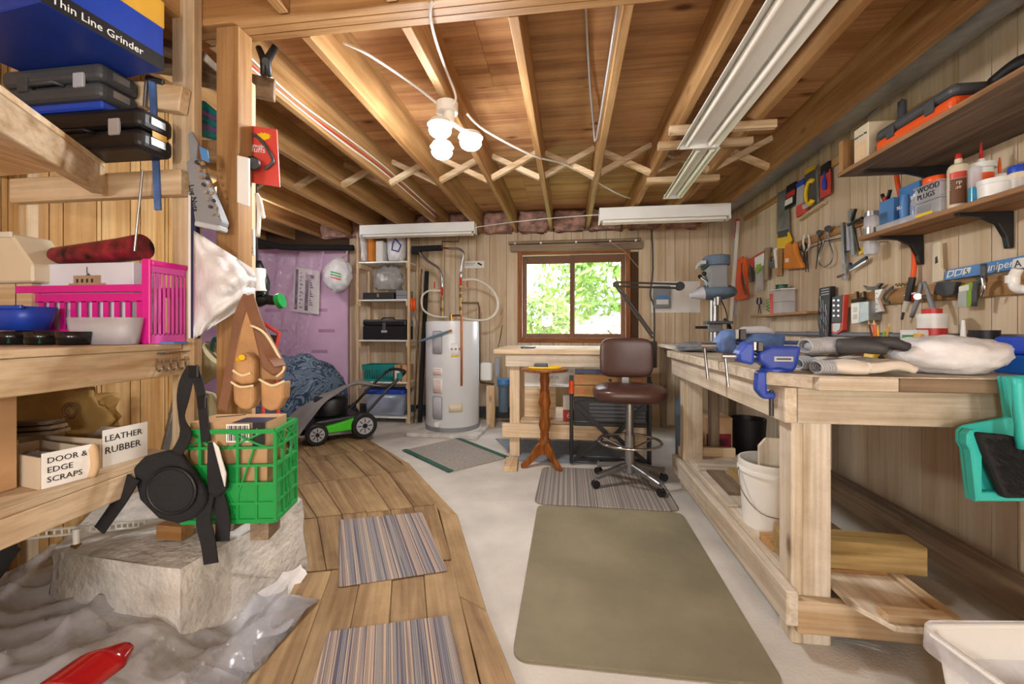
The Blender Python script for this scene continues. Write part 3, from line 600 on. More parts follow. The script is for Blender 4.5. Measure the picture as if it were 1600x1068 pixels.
c, r, h = sv(1402, 1417, 154, 1.66, ZU); bt = thing('dropper_bottle', 'small clear bottle with black cap standing behind orange tool case', 'bottle', c)
MB().lathe([(.0, 0), (.022, 0), (.022, h*.5), (.012, h*.65), (.012, h*.7), (0, h*.7)], 16).build('body', 'clearwhite', bt, smooth=40); MB().lathe([(.018, h*.7), (.018, h*.96), (0, h)], 16).build('cap', 'darkgrey', bt, smooth=40)
# ---------------------------------------------------------------- lower shelf things
ZV = U2+.0202
def bottle(name, label, c, r, h, m, cap, prof=None, capprof=None, cat='bottle', band=None):
    t = thing(name, label, cat, c)
    prof = prof or [(0, 0), (.95, 0), (1, .03), (1, .6), (.8, .72), (.35, .78), (.35, .82), (0, .82)]
    capprof = capprof or [(.42, .82), (.42, .92), (.16, .94), (.1, 1), (0, 1)]
    MB().lathe([(a*r, b*h) for a, b in prof], 20).build('body', m, t, smooth=40)
    MB().lathe([(a*r, b*h) for a, b in capprof], 16).build('cap', cap, t, smooth=40)
    if band: MB().lathe([(r*1.012, h*band[0]), (r*1.012, h*band[1])], 20).build('label_band', band[2], t, smooth=40)
    return t
c, r, h = sv(1352, 1371, 330, 1.60, ZV); bottle('glass_jar', 'clear glass jar with metal lid at far end of lower shelf', c, .033, h, 'clearwhite', 'steel', [(0, 0), (.95, 0), (1, .05), (1, .7), (.85, .8), (0, .8)], [(.9, .8), (.9, .98), (0, 1)], 'jar', (.05, .3, 'steel'))
c, r, h = sv(1375, 1440, 352, 1.585, ZV); box_thing('flat_box', 'flat whitish plastic box lying along the shelf edge', 'box', c, (.045, .27, .028), 'clearwhite')
c, r, h = sv(1376, 1402, 312, 1.68, ZV); bp_ = box_thing('blue_packet', 'blue cardboard packet with yellow base on lower shelf', 'packet', c, (.03, .10, h), 'skyblue'); MB().box(-.0165, -.0152, -.05, .05, 0, h*.3).build('yellow_band', 'mustard', bp_)
pg = thing('spring_clip', 'small black spring clips clamped above the blue packet', 'clip', V((c.x, c.y+.02, c.z+h)))
MB().bar((0, -.01, 0), (0, -.03, .05), .012, .012).build('jaw', 'black', pg); MB().bar((0, .01, 0), (0, .03, .045), .012, .012).build('jaw', 'black', pg); MB().cyl((-.01, 0, .012), (.01, 0, .012), .012).build('spring', 'red', pg)
c, r, h = sv(1408, 1420, 305, 1.61, ZV); tb = thing('sealant_tube', 'blue and white sealant tube standing on the lower shelf', 'tube', c); MB().lathe([(0, 0), (r, 0), (r, .025), (0, .025)], 14).build('cap', 'white', tb, smooth=40); MB().lathe([(r, .025), (r*1.15, h*.5), (r*1.1, h*.85), (r*.9, h)], 14).build('body', 'skyblue', tb, smooth=40); text('SILI', .022, (-r*1.2, .02, h*.55), (0, -1, 0), (0, 0, 1), 'white', tb)
c, r, h = sv(1424, 1437, 299, 1.60, ZV); bottle('small_bottle', 'small clear bottle with white cap beside sealant tube', c, r, h, 'clearblue', 'white')
c, r, h = sv(1409, 1443, 288, 1.73, ZV); bb_ = box_thing('blue_carton', 'blue cardboard carton against the wall behind the sealant tube', 'box', c, (.04, .13, h), 'skyblue'); MB().box(-.0215, -.0202, -.065, .065, h*.55, h*.72).build('stripe', 'white', bb_)
wpz = sv(1442, 1490, 330, 1.605, ZV); c = wpz[0]; org = thing('parts_box', 'two stacked clear boxes hand lettered WOOD PLUGS', 'storage box', c)
for k in range(2):
    z = .069*k; b = MB().box(-.045, .05, -.068, .068, z, z+.062).build('box', 'clearwhite', org, bevel=.004); MB().box(-.049, .054, -.072, .072, z+.0622, z+.0688).build('lid', 'clearwhite', b, bevel=.002)
text('WOOD', .034, (-.0462, .05, .108), (0, -1, 0), (0, 0, 1), 'ink', org); text('PLUGS', .032, (-.0462, .05, .078), (0, -1, 0), (0, 0, 1), 'ink', org)
MB().box(-.0466, -.0454, -.02, .05, .02, .05).build('label_patch', 'grey', org); MB().box(-.0466, -.0454, -.03, .06, .003, .015).build('label_strip', 'yellow', org)
one('orange round lid on top of the clear parts boxes', 'lid', MB().lathe([(0, 0), (.042, 0), (.045, .004), (.045, .026), (.042, .03), (0, .03)], 24).build('jar_lid', 'orange', loc=V((c.x, c.y+.01, c.z+.1385)), smooth=40))
c, r, h = sv(1484, 1511, 240, 1.605, ZV); gl = bottle('wood_glue_bottle', 'cream carpenter glue bottle with brown label and red cap', c, r*.95, h, 'cream', 'red', [(0, 0), (.95, 0), (1, .03), (1, .72), (.85, .78), (.35, .82), (.35, .9), (0, .9)], [(.3, .9), (.3, .97), (.2, 1), (0, 1)])
gx, gy = -math.cos(.5)*r, -math.sin(.5)*r
MB().grid(lambda a, b: V((math.cos(math.pi+.1+a*1.5)*r*1.0, math.sin(math.pi+.1+a*1.5)*r*1.0, h*(.07+.45*b))), 8, 1).build('label_panel', 'brown', gl); MB().grid(lambda a, b: V((math.cos(math.pi+.1+a*1.5)*r*1.002, math.sin(math.pi+.1+a*1.5)*r*1.002, h*(.53+.11*b))), 8, 1).build('label_top', 'packred', gl)
text("Carp\nGlue", .022, (-r*1.05, .0, h*.42), (.42, -.9, 0), (0, 0, 1), 'cream', gl)
c, r, h = sv(1515, 1532, 262, 1.585, ZV); bottle('test_tube', 'slim clear tube half full of blue liquid', c, r*.9, h, 'bluegel', 'clearwhite', [(0, 0), (1, 0), (1, .42), (0, .42)], [(1, .42), (1, 1), (0, 1)], 'tube')
c, r, h = sv(1516, 1550, 222, 1.68, ZV); bottle('glue_bottle', 'white glue bottle with orange label and tall red nozzle', c, r*.82, h, 'white', 'red', [(0, 0), (.95, 0), (1, .03), (1, .5), (.95, .58), (0, .58)], [(.2, .72), (.16, .8), (.06, 1), (0, 1)], band=(.3, .5, 'orange'))
MB().lathe([(r*1.0, h*.58), (r*1.0, h*.66), (r*.35, h*.68), (r*.25, h*.74), (0, h*.74)], 20).build('collar', 'white', bpy.data.objects['glue_bottle'], smooth=40)
c, r, h = sv(1549, 1575, 246, 1.745, ZV); bottle('glue_bottle', 'grey glue bottle with white collar and orange tip behind white tub', c, r*.75, h, 'darkgrey', 'orange', [(0, 0), (1, 0), (1, .4), (.9, .55), (0, .55)], [(.22, .68), (.2, .85), (.1, 1), (0, 1)])
MB().lathe([(r*.8, h*.55), (r*.8, h*.64), (r*.25, h*.68), (0, h*.68)], 18).build('collar', 'white', bpy.data.objects['glue_bottle.001'], smooth=40)
c, r, h = sv(1534, 1577, 281, 1.60, ZV); one('low round white plastic tub on the lower shelf', 'tub', MB().lathe([(0, 0), (r*.9, 0), (r*.92, h*.7), (r*.97, h*.72), (r*.97, h), (r*.9, h), (0, h*.98)], 28).build('round_tub', 'white', loc=c, smooth=40))
c, r, h = sv(1579, 1606, 259, 1.63, ZV); bottle('paint_jar', 'cream jar with blue lid at the right end of lower shelf', c, r*.9, h, 'cream', 'blue', [(0, 0), (.97, 0), (1, .03), (1, .72), (0, .72)], [(1.03, .72), (1.03, .95), (.95, 1), (0, 1)], 'jar', (.08, .5, 'clearwhite'))
# ---------------------------------------------------------------- tools hanging on the upper batten
G1 = 'packaged tools on the top batten'
t = wthing('crosscut_saw', 'long hand saw hanging blade up with yellow handle', 'saw', 1220, 384); wp([(1215, 302), (1231, 294), (1233, 372), (1213, 376)], 'galv', 'blade', t, x=TX+.0095, t=.006); wp([(1213, 366), (1231, 362), (1236, 375), (1227, 388), (1214, 388)], 'yellow', 'handle', t, bevel=.004); wp([(1215, 362), (1230, 358), (1230, 369), (1215, 372)], 'darkgrey', 'grip', t, x=TX-.002)
t = wthing('blister_pack', 'black and red blister pack with white label', 'package', 1235, 327, G1); wp([(1229, 291), (1243, 283), (1242, 318), (1226, 328)], 'black', 'card', t, t=.012); wp([(1229, 303), (1242, 295), (1242, 303), (1228, 311)], 'red', 'band', t, x=TX-.001); wp([(1227, 313), (1238, 307), (1238, 316), (1226, 322)], 'white', 'label_patch', t, x=TX-.001)
t = wthing('blister_pack', 'pack with blue header and small metal pliers', 'package', 1250, 340, G1); wp([(1243, 288), (1255, 279), (1255, 287), (1245, 294)], 'blue', 'header', t); wp([(1245, 294), (1255, 288), (1253, 330), (1243, 335)], 'clearwhite', 'card', t, t=.01); wp([(1244, 322), (1258, 315), (1260, 331), (1244, 340)], 'packred', 'insert', t, x=TX-.001)
t = wthing('tape_dispenser', 'yellow round tape dispenser hanging in its packet', 'tape', 1265, 320, G1); wp([(1257, 274), (1274, 264), (1277, 315), (1257, 324)], 'darkgrey', 'card', t, t=.01)
cpt = W(1266, 300, TX-.008); MB().tube([cpt+V((0, math.cos(a)*.055, math.sin(a)*.085)) for a in [R(130-20*k) for k in range(14)]], .018, 10, flat=.7).build('body', 'yellow', t, smooth=True); wp([(1253, 321), (1262, 316), (1264, 322), (1254, 327)], 'lightgrey', 'cutter', t, x=TX-.012); wp([(1258, 266), (1272, 258), (1272, 264), (1259, 273)], 'yellow', 'header', t)
t = wthing('screwdriver_pack', 'red carded screwdriver with fat blue handle', 'package', 1288, 310, G1); wp([(1282, 260), (1295, 251), (1296, 302), (1281, 311)], 'packred', 'card', t, t=.01); wp([(1282, 260), (1295, 251), (1295, 268), (1282, 275)], 'black', 'header', t, x=TX-.001); q = W(1288, 296, TX-.012); MB().tube([q, q+V((0, 0, .06)), q+V((0, 0, .085)), q+V((0, 0, .125))], [.013, .014, .006, .004], 10).build('screwdriver', 'blue', t, smooth=40)
one('thin flat metal strip hanging beside the tape dispenser', 'strip', wp([(1274, 261), (1277, 259), (1280, 316), (1277, 318)], 'galv', 'metal_strip'))
one('thin wooden strip lying under the packaged tools', 'strip', wp([(1245, 342), (1285, 314), (1285, 318), (1247, 345)], 'pine_y', 'wood_strip', t=.03))
# ---------------------------------------------------------------- tools on the middle batten
t = wthing('long_ruler', 'tall white measuring pole with red top leaning in corner', 'ruler', 1142, 520); MB().bar(onX(1153, 345, 1.74), onX(1140, 522, 1.71), .012, .03, (1, 0, 0)).build('rod', 'offwhite', t); MB().bar(onX(1152.5, 342, 1.738), onX(1150, 372, 1.733), .014, .034, (1, 0, 0)).build('red_band', 'red', t)
one('white metal straightedge hanging behind the orange saw frame', 'straightedge', wp([(1145, 350), (1150, 348), (1148, 494), (1144, 494)], 'lightgrey', 'straightedge', x=1.77, t=.02))
t = wthing('orange_saw', 'orange frame saw hanging nearest the corner', 'saw', 1158, 468); wp([(1152, 404), (1160, 400), (1162, 408), (1156, 412), (1157, 440), (1162, 461), (1168, 459), (1160, 428), (1160, 409), (1164, 401), (1167, 430), (1168, 464), (1160, 468), (1145, 469), (1145, 464), (1151, 461), (1149, 440)], 'orange', 'frame', t, x=1.738, t=.014, bevel=.003); wp([(1154.5, 413), (1156, 412), (1160, 459), (1158.5, 460)], 'galv', 'blade', t, x=1.748)
t = wthing('utility_knife', 'yellow utility knife hanging beside the orange saw', 'knife', 1168, 437); wp([(1163, 411), (1169, 408), (1171, 434), (1163, 437)], 'mustard', 'body', t, bevel=.002); wp([(1169, 408), (1172, 407), (1175, 440), (1171, 441)], 'darkgrey', 'guard', t)
t = wthing('brush_pack', 'red and white package with a clear blister below', 'package', 1185, 455); wp([(1168, 407), (1180, 399), (1194, 391), (1194, 395), (1180, 405), (1176, 419)], 'red', 'header', t, x=1.752, t=.003); wp([(1179, 403), (1193, 395), (1192, 414), (1179, 418)], 'white', 'card', t, x=1.7505); wp([(1180, 418), (1192, 414), (1190, 454), (1181, 457)], 'clearwhite', 'blister', t); wp([(1181, 414), (1190, 411), (1188, 422), (1182, 428)], 'lime', 'picture', t, x=1.7495)
one('plain brown wooden stick hanging on the middle batten', 'stick', wp([(1194, 388), (1202, 386), (1200, 437), (1192, 438)], 'grey_z', 'wooden_stick', bevel=.002))
t = wthing('small_hatchet', 'wood handled tool with dark head and white edge', 'tool', 1214, 432); wp([(1213, 390), (1221, 386), (1219, 430), (1213, 432), (1210, 428)], 'joist_z', 'handle', t, bevel=.003); wp([(1201, 410), (1209, 406), (1213, 408), (1213, 415), (1203, 418)], 'darkgrey', 'head', t, x=1.752); wp([(1208, 389), (1211, 387), (1214, 418), (1211, 419)], 'white', 'blade_guard', t, x=1.751)
t = wthing('canvas_pouch', 'orange canvas pouch hanging on the middle batten', 'pouch', 1238, 420)
pts = [(1226, 383), (1230, 378), (1236, 382), (1240, 378), (1243, 396), (1252, 414), (1251, 419), (1223, 421), (1224, 398)]
mb = MB(); mb.prism([W(u, v, 1.735) for u, v in pts], (.035, 0, 0)); mb.build('bag', 'canvasorange', t, bevel=.012, seg=3); wp([(1227, 404), (1232, 403), (1232, 409), (1227, 410)], 'white', 'patch', t, x=1.7335, t=.003)
def plier(name, label, u, v, top, bot, m1, spread, cat='shears'):
    t = wthing(name, label, cat, u, bot)
    a = W(u, v, 1.758)
    for s in (-1, 1):
        MB().tube([a, W(u+s*spread, (v+top)/2+2, 1.758), W(u+s*spread*.6, top, 1.758)], [.004, .008, .007], 8, sm=4).build('handle', m1, t, smooth=True)
        MB().prism([a+V((0, 0, .005)), a+V((0, s*.008, 0)), W(u-s*2+.5, bot, 1.758)], (.006, 0, 0)).build('blade', 'iron', t)
    return t
plier('scissors', 'black handled scissors hanging by the orange pouch', 1256, 394, 379, 422, 'black', 4, 'scissors')
plier('tin_snips', 'tin snips with broad white handles', 1260, 392, 366, 425, 'offwhite', 5)
t = wthing('calipers', 'small black knobbed divider calipers', 'calipers', 1279, 412); MB().tube([W(1279, 366, 1.755), W(1278, 395, 1.755), W(1275, 420, 1.755)], .004, 6).build('leg', 'iron', t); MB().tube([W(1280, 366, 1.755), W(1284, 380, 1.755), W(1277, 400, 1.755)], .004, 6).build('leg', 'iron', t); MB().cyl(W(1280, 363, 1.745), W(1280, 363, 1.77), .018).build('knob', 'black', t, smooth=40); MB().cyl(W(1267, 387, 1.752), W(1284, 380, 1.752), .004).build('screw', 'black', t)
t = wthing('outside_calipers', 'large bowed steel calipers curving into a loop', 'calipers', 1290, 416)
for s in (-1, 1): MB().tube([W(1294, 358, 1.752), W(1292+s*3, 376, 1.752), W(1291+s*10, 395, 1.752), W(1289+s*9, 410, 1.752), W(1287+s*1, 417, 1.752)], .0045, 6, sm=4).build('leg', 'steel', t, smooth=True)
MB().cyl(W(1294, 357, 1.74), W(1294, 357, 1.77), .022).build('pivot', 'black', t, smooth=40); MB().cyl(W(1288, 377, 1.75), W(1313, 372, 1.75), .004).build('screw_rod', 'black', t)
t = wthing('combination_square', 'long steel ruler with bright lower end on the middle batten', 'ruler', 1317, 437); wp([(1313, 349), (1317, 347), (1321, 435), (1317, 437)], 'galv', 'blade', t); wp([(1316.5, 412), (1320.5, 411), (1321.5, 435), (1317, 437)], 'chrome', 'end', t, x=1.7545); wp([(1307, 431), (1318, 427), (1318, 429), (1307, 434)], 'bronze', 'thumb_bar', t, x=1.75)
t = wthing('try_square', 'white bladed try square with black edge', 'square', 1325, 392); wp([(1320, 353), (1324, 350), (1328, 390), (1321, 393)], 'lightgrey', 'blade', t); wp([(1319, 353), (1321, 352), (1322, 393), (1320, 394)], 'black', 'edge', t, x=1.753)
one('flat grey steel bar hanging among the squares', 'bar', wp([(1324, 330), (1329, 326), (1335, 398), (1330, 400)], 'galv', 'steel_bar', x=1.762, t=.0095))
t = wthing('bar_clamp', 'black bar clamp hanging under lower shelf end', 'clamp', 1335, 398); MB().bar(W(1331, 344, 1.742), W(1342, 392, 1.742), .008, .012).build('bar', 'iron', t); MB().bar(W(1325, 352, 1.738), W(1348, 340, 1.738), .016, .016).build('jaw', 'black', t, bevel=.003); MB().bar(W(1331, 345, 1.738), W(1337, 326, 1.738), .016, .016).build('jaw', 'black', t, bevel=.003); MB().cyl(W(1346, 341, 1.735), W(1352, 344, 1.735), .01).build('pad', 'black', t)
t = wthing('mitre_square', 'blue handled square with silver blade and yellow tag', 'square', 1340, 425); wp([(1325, 412), (1327, 410), (1328, 416), (1352, 400), (1352, 405), (1327, 421)], 'navy', 'stock', t, x=1.748); wp([(1327, 421), (1353, 404), (1353, 408), (1327, 424)], 'chrome', 'blade', t, x=1.752); wp([(1341, 389), (1351, 384), (1352, 393), (1342, 398)], 'yellow', 'tag', t, x=1.75)
t = wthing('hanging_cup', 'frosted plastic cup hung under the lower shelf', 'cup', 1361, 398); q = W(1361, 398, 1.70); MB().lathe([(0, 0), (.033, 0), (.037, .055), (.037, .075), (.034, .075), (.031, .006), (0, .006)], 20, Matrix.Translation(q)).build('cup_body', 'clearwhite', t, smooth=40); MB().bar(q+V((0, 0, .073)), q+V((.085, 0, .073)), .012, .006).build('arm', 'steel', t)
t = wthing('orange_pry_bar', 'long orange shafted tool with black grip hanging behind shelves', 'tool', 1415, 497)
MB().tube([onX(1399, 262, 1.785), onX(1405, 300, 1.785), onX(1424, 372, 1.785), onX(1429, 405, 1.77), onX(1426, 435, 1.755)], .011, 10, sm=4).build('shaft', 'orange', t, smooth=True)
MB().tube([onX(1426, 433, 1.755), onX(1418, 470, 1.745)], .0155, 10).build('grip', 'black', t, smooth=40); MB().tube([onX(1418, 470, 1.745), onX(1413, 487, 1.743)], [.015, .012], 10).build('ferrule', 'offwhite', t, smooth=40); MB().tube([onX(1412, 487, 1.743), onX(1409, 499, 1.743)], .006, 8).build('tip', 'iron', t)
t = wthing('yellow_gauge', 'pale yellow plastic gauge hanging by the shelf bracket', 'gauge', 1465, 440); wp([(1459, 380), (1467, 377), (1469, 418), (1474, 424), (1473, 438), (1456, 442), (1457, 384)], 'cream', 'plate', t, bevel=.002); wp([(1461, 402), (1464, 400), (1465, 410), (1461, 412)], 'black', 'slot', t, x=1.7545)
# ---------------------------------------------------------------- lower batten
t = wthing('spirit_level', 'blue level printed with white panels and the word juniper', 'level', 1540, 430)
SG = [(1476, 427), (1481, 421), (1620, 395), (1620, 415), (1476, 438)]
wp(SG, 'skyblue', 'beam', t, bevel=.001)
for a, b in ((1480, 1490), (1491.5, 1503), (1504.5, 1516)): wp([(a+1.5, 423-(a-1480)*.17), (b+1.5, 421.5-(a-1480)*.19), (b-1.2, 432-(b-1480)*.17), (a-1.2, 434.5-(a-1480)*.19)], 'white', 'panel', t, x=TX-.0007, t=.002)
for a, b in ((1482, 1488), (1493.5, 1501)): wp([(a+1, 425-(a-1480)*.17), (b+1, 424-(a-1480)*.19), (b-.6, 430.5-(b-1480)*.17), (a-.6, 432.5-(a-1480)*.19)], 'skyblue', 'inset', t, x=TX-.0013, t=.002)
rt = (W(1580, 410)-W(1540, 418)).normalized(); text('5', .034, W(1507.5, 428.5, TX-.0016), rt, (0, 0, 1), 'darkgrey', t); text('juniper', .046, W(1534.5, 425.5, TX-.0006), rt, (0, 0, 1), 'white', t, shear=.25)
wp([(1583, 405), (1620, 398), (1620, 414), (1580, 421)], 'white', 'panel', t, x=TX-.0007, t=.002); text('A L', .04, W(1585, 418, TX-.0016), rt, (0, 0, 1), 'darkgrey', t)
def frame_pl(name, label, pts, m, u, v, cat): return one(label, cat, wp(pts, m, name, bevel=.002))
t = wthing('drill_bit_set', 'tall black drill bit tray hanging on the lowest batten', 'bit set', 1285, 528); wp([(1280, 450), (1297, 447), (1294, 528), (1281, 530), (1277, 500)], 'black', 'tray', t, x=1.735, t=.037, bevel=.003)
for k in range(9): MB().cyl(onX(1282+k % 3*4, 462+k*6.5, 1.732), onX(1284.5+k % 3*3.6, 482+k*5.2, 1.732), .0035, n=6).build('drill_bit', 'steel', t)
for k in range(3): wp([(1283, 452+k*4), (1295, 450+k*4), (1295, 451.5+k*4), (1283, 453.5+k*4)], 'lightgrey', 'print_line', t, x=1.734, t=.002)
t = wthing('socket_tray', 'grey socket tray with red edge hanging beside bit set', 'bit set', 1306, 521); wp([(1300, 464), (1316, 460), (1314, 504), (1299, 504)], 'darkgrey', 'tray', t, x=1.74, t=.032, bevel=.002); wp([(1316, 460), (1319, 460), (1316, 515), (1307, 522), (1299, 519), (1299, 505), (1313, 504)], 'packred', 'edge', t, x=1.744, t=.027); wp([(1301, 505), (1313, 505), (1312, 514), (1306, 519), (1301, 517)], 'steel', 'bits', t, x=1.741, t=.002)
for k in range(8): MB().cyl(onX(1303+k % 2*7, 469+k//2*8, 1.736), onX(1303+k % 2*7, 469+k//2*8, 1.741), .007, n=10).build('socket', 'steel', t)
t = wthing('wall_outlet', 'white electrical outlet on a grey steel box', 'outlet', 1342, 505); wp([(1343, 472), (1357, 470), (1357, 500), (1343, 504)], 'galv', 'box', t, x=1.72, t=.07, bevel=.002); pl = wp([(1329, 474), (1343, 472), (1342, 504), (1330, 506)], 'whitepaint', 'cover_plate', t, x=1.73, t=.06, bevel=.003)
for v0 in (480, 491): wp([(1333, v0), (1339, v0-1), (1339, v0+7), (1333, v0+8)], 'offwhite', 'receptacle', pl, x=1.7285, t=.003)
t = wthing('spring_clamp', 'small black sprung clamp bridging the outlet box', 'clamp', 1343, 470); MB().cyl(W(1332, 470, 1.735), W(1352, 466, 1.735), .010, n=12).build('barrel', 'black', t, smooth=40)
for u in (1335, 1346): wp([(u, 456), (u+3, 455), (u+4, 468), (u+1, 468)], 'bronze', 'prong', t, x=1.74)
t = wthing('shelf_bracket', 'white drilled metal bracket hanging on lowest batten', 'bracket', 1372, 487); wp([(1367, 453), (1379, 451), (1371, 468), (1378, 486), (1368, 488)], 'whitepaint', 'plate', t)
for v_ in (458, 466, 475, 483): MB().cyl(W(1370, v_, 1.7545), W(1370, v_, 1.7565), .003, n=8).build('hole', 'ink', t)
one('flat grey open ended wrench resting on the lowest batten', 'wrench', wp([(1348, 446), (1353, 448), (1368, 447), (1373, 442), (1377, 443), (1372, 448), (1373, 452), (1355, 453)], 'iron', 'wrench', x=1.752))
one('curved black pruning sickle hanging on the lowest batten', 'sickle', MB().ribbon([W(1396, 448, 1.748), W(1387, 455, 1.748), W(1381, 463, 1.748), W(1384, 470, 1.748), W(1390, 473, 1.748)], .016, .004, (0, .6, 1), 5).build('sickle', 'black'))
one('brass coloured chain links hanging over the lowest batten', 'chain', MB().tube([W(1400+k*2.6, 444-k*.3+(k % 2)*2, 1.75) for k in range(8)], .006, 6).build('chain', 'brass', smooth=True))
t = wthing('tape_cutter', 'small red and white cutter on the lowest batten', 'tool', 1422, 470); wp([(1414, 462), (1430, 459), (1432, 463), (1428, 469), (1414, 471)], 'red', 'body', t, x=1.75, bevel=.003); wp([(1412, 460), (1430, 456), (1430, 459), (1412, 462)], 'white', 'edge', t, x=1.748)
t = wthing('spring_clamp', 'big grey A shaped spring clamp hanging over the conduit', 'clamp', 1442, 497)
for a, b in (((1440, 441), (1424, 495)), ((1444, 441), (1461, 495))): MB().tube([W(a[0], a[1], 1.70), W((a[0]+b[0])/2+(1 if b[0] > 1440 else 2), (a[1]+b[1])/2, 1.70), W(b[0], b[1], 1.70)], [.012, .016, .013], 8, flat=.7, sm=3).build('arm', 'grey', t, smooth=True)
MB().cyl(W(1434, 463, 1.68), W(1434, 463, 1.74), .016).build('pivot', 'steel', t, smooth=40); MB().bar(W(1434, 464, 1.70), W(1453, 462, 1.70), .02, .014).build('crosspiece', 'iron', t)
one('crumpled grey foil packet lying over the lowest batten', 'packet', wp([(1462, 441), (1492, 440), (1487, 460), (1480, 463), (1457, 459)], 'darkgrey', 'foil_packet', x=1.73, t=.03, bevel=.004))
t = wthing('green_packet', 'green and clear hanging packet with white header', 'packet', 1508, 486); wp([(1500, 446), (1520, 440), (1520, 478), (1496, 480)], 'lime', 'card', t, x=1.745, t=.01); wp([(1498, 448), (1514, 444), (1514, 453), (1498, 456)], 'white', 'header', t, x=1.743); wp([(1497, 457), (1510, 455), (1510, 479), (1496, 480)], 'clearwhite', 'window', t, x=1.742, t=.002)
t = wthing('locking_pliers', 'black handled locking pliers with chrome lever', 'pliers', 1528, 478); MB().tube([onX(1537, 412, 1.715), onX(1536, 435, 1.715), onX(1526, 445, 1.715), onX(1522, 478, 1.715)], [.010, .011, .012, .010], 8, sm=3).build('handle', 'darkgrey', t, smooth=True); MB().tube([onX(1535, 432, 1.71), onX(1538, 448, 1.71), onX(1534, 464, 1.71)], [.007, .008, .005], 8, sm=4).build('lever', 'chrome', t, smooth=True); MB().bar(onX(1528, 438, 1.715), onX(1540, 437, 1.715), .016, .02).build('jaw', 'iron', t)
t = wthing('pipe_elbow', 'white plastic pipe elbow hooked over the lowest batten', 'pipe', 1585, 455); MB().tube([onX(1590, 420, 1.72), onX(1583, 436, 1.72), onX(1588, 450, 1.72), onX(1606, 452, 1.72)], .017, 12, sm=5).build('elbow', 'whitepaint', t, smooth=True); MB().cyl(onX(1582, 430, 1.72), onX(1582, 442, 1.72), .021).build('collar', 'whitepaint', t, smooth=40)
# small ledge
c, r, h = sv(1202, 1242, 450, 1.71, s3z+.0004); dr = thing('parts_box', 'clear plastic parts drawers on the small ledge', 'storage box', c)
hh = h-.02
for k in range(2): MB().box(-.05, .05, -r*.95, r*.95, hh/2*k, hh/2*(k+1)-.002).build('drawer', 'clearwhite', dr, bevel=.003)
MB().box(-.054, .052, -r, r, hh, hh+.012).build('lid', 'white', dr, bevel=.003); MB().box(-.0525, -.0515, r*.35, r*.93, .0, hh*.9).build('label_card', 'packred', dr)
one('green roll of wire on top of the clear parts drawers', 'roll', MB().lathe([(.015, 0), (.045, 0), (.048, .004), (.042, .008), (.042, .028), (.048, .032), (.045, .036), (.015, .036)], 24).build('wire_roll', 'darkgreen', loc=(c.x, c.y+.005, c.z+hh+.0125), smooth=40))
plier('long_nose_pliers', 'dark blue handled pliers resting on the small ledge', 1186, 476, 465, 490, 'navy', 3, 'pliers')
one('small tangle of green garden wire on the small ledge', 'wire', MB().tube([onX(1200+3*math.sin(k*2.1), 487-k*1.6, 1.70+.012*math.cos(k*1.7)) for k in range(14)], .004, 5, sm=3).build('green_wire', 'green', smooth=True))
# ================================================================ on the workbench
BT = BZ+.0006
# blue clamp-on vise at the near corner
vs_ = thing('clamp_vise', 'bright blue clamp vise fixed on the near bench corner', 'vise', (.785, 1.60, BT), R(-4))
def vise(t, m, s=1.0, clamp=True):
    MB().prism([V((-.06*s, -.035*s, .035*s)), V((-.02*s, -.035*s, .0)), V((.05*s, -.035*s, .0)), V((.06*s, -.035*s, .03*s)), V((.07*s, -.035*s, .085*s)), V((-.02*s, -.035*s, .085*s)), V((-.06*s, -.035*s, .065*s))], (0, .07*s, 0)).build('body', m, t, bevel=.012*s, seg=3)
    MB().prism([V((-.118*s, -.04*s, .03*s)), V((-.075*s, -.04*s, .02*s)), V((-.07*s, -.04*s, .098*s)), V((-.095*s, -.04*s, .098*s)), V((-.122*s, -.04*s, .06*s))], (0, .08*s, 0)).build('moving_jaw', m, t, bevel=.01*s, seg=3)
    MB().box(-.065*s, -.048*s, -.042*s, .042*s, .068*s, .10*s).build('fixed_jaw', 'iron', t, bevel=.002); MB().box(-.079*s, -.068*s, -.042*s, .042*s, .07*s, .10*s).build('jaw_plate', 'steel', t, bevel=.002)
    MB().cyl((-.165*s, 0, .048*s), (-.05*s, 0, .048*s), .010*s).build('spindle', 'steel', t, smooth=40); MB().cyl((-.155*s, 0, .052*s), (-.148*s, -.012*s, -.055*s), .0045*s).build('handle_bar', 'steel', t, smooth=40)
    MB().lathe([(.045*s, 0), (.045*s, .008*s), (.03*s, .02*s)], 20).build('base', m, t, smooth=40)
vise(vs_, 'visblue', 1.05)
MB().prism([V((-.06, -.02, 0)), V((-.03, -.02, 0)), V((-.028, -.02, -.075)), V((.0, -.02, -.075)), V((.0, -.02, -.097)), V((-.04, -.02, -.10)), V((-.064, -.02, -.07))], (0, .045, 0)).build('clamp_bracket', 'visblue', vs_, bevel=.008, seg=2)
vs_.location = (.725, 1.615, BT+.001)
MB().cyl((-.01, 0, -.16), (-.01, 0, -.07), .008).build('clamp_screw', 'iron', vs_, smooth=40)
pl = MB().box(-.015, .045, -.039, -.037, .036, .054).build('name_plate', 'lightgrey', vs_, bevel=.004); MB().box(-.008, .038, -.0396, -.0388, .042, .048).build('stamped_name', 'darkgrey', pl)
ov = thing('bench_vise', 'worn blue grey bench vise behind the bright blue one', 'vise', (.86, 2.08, BT), R(0)); vise(ov, 'oldblue', 1.5, False)
MB().prism([V((-.11, -.03, .13)), V((-.06, -.03, .16)), (.02, -.03, .165), (.06, -.03, .15), (.06, -.03, .13)], (0, .06, 0)).build('top_casting', 'lightgrey', ov, bevel=.01, seg=2)
MB().lathe([(0, .12), (.05, .12), (.055, .128), (.05, .136), (0, .136)], 20, Matrix.Translation((.14, 0, -.04))).build('anvil', 'oldblue', ov, smooth=40)
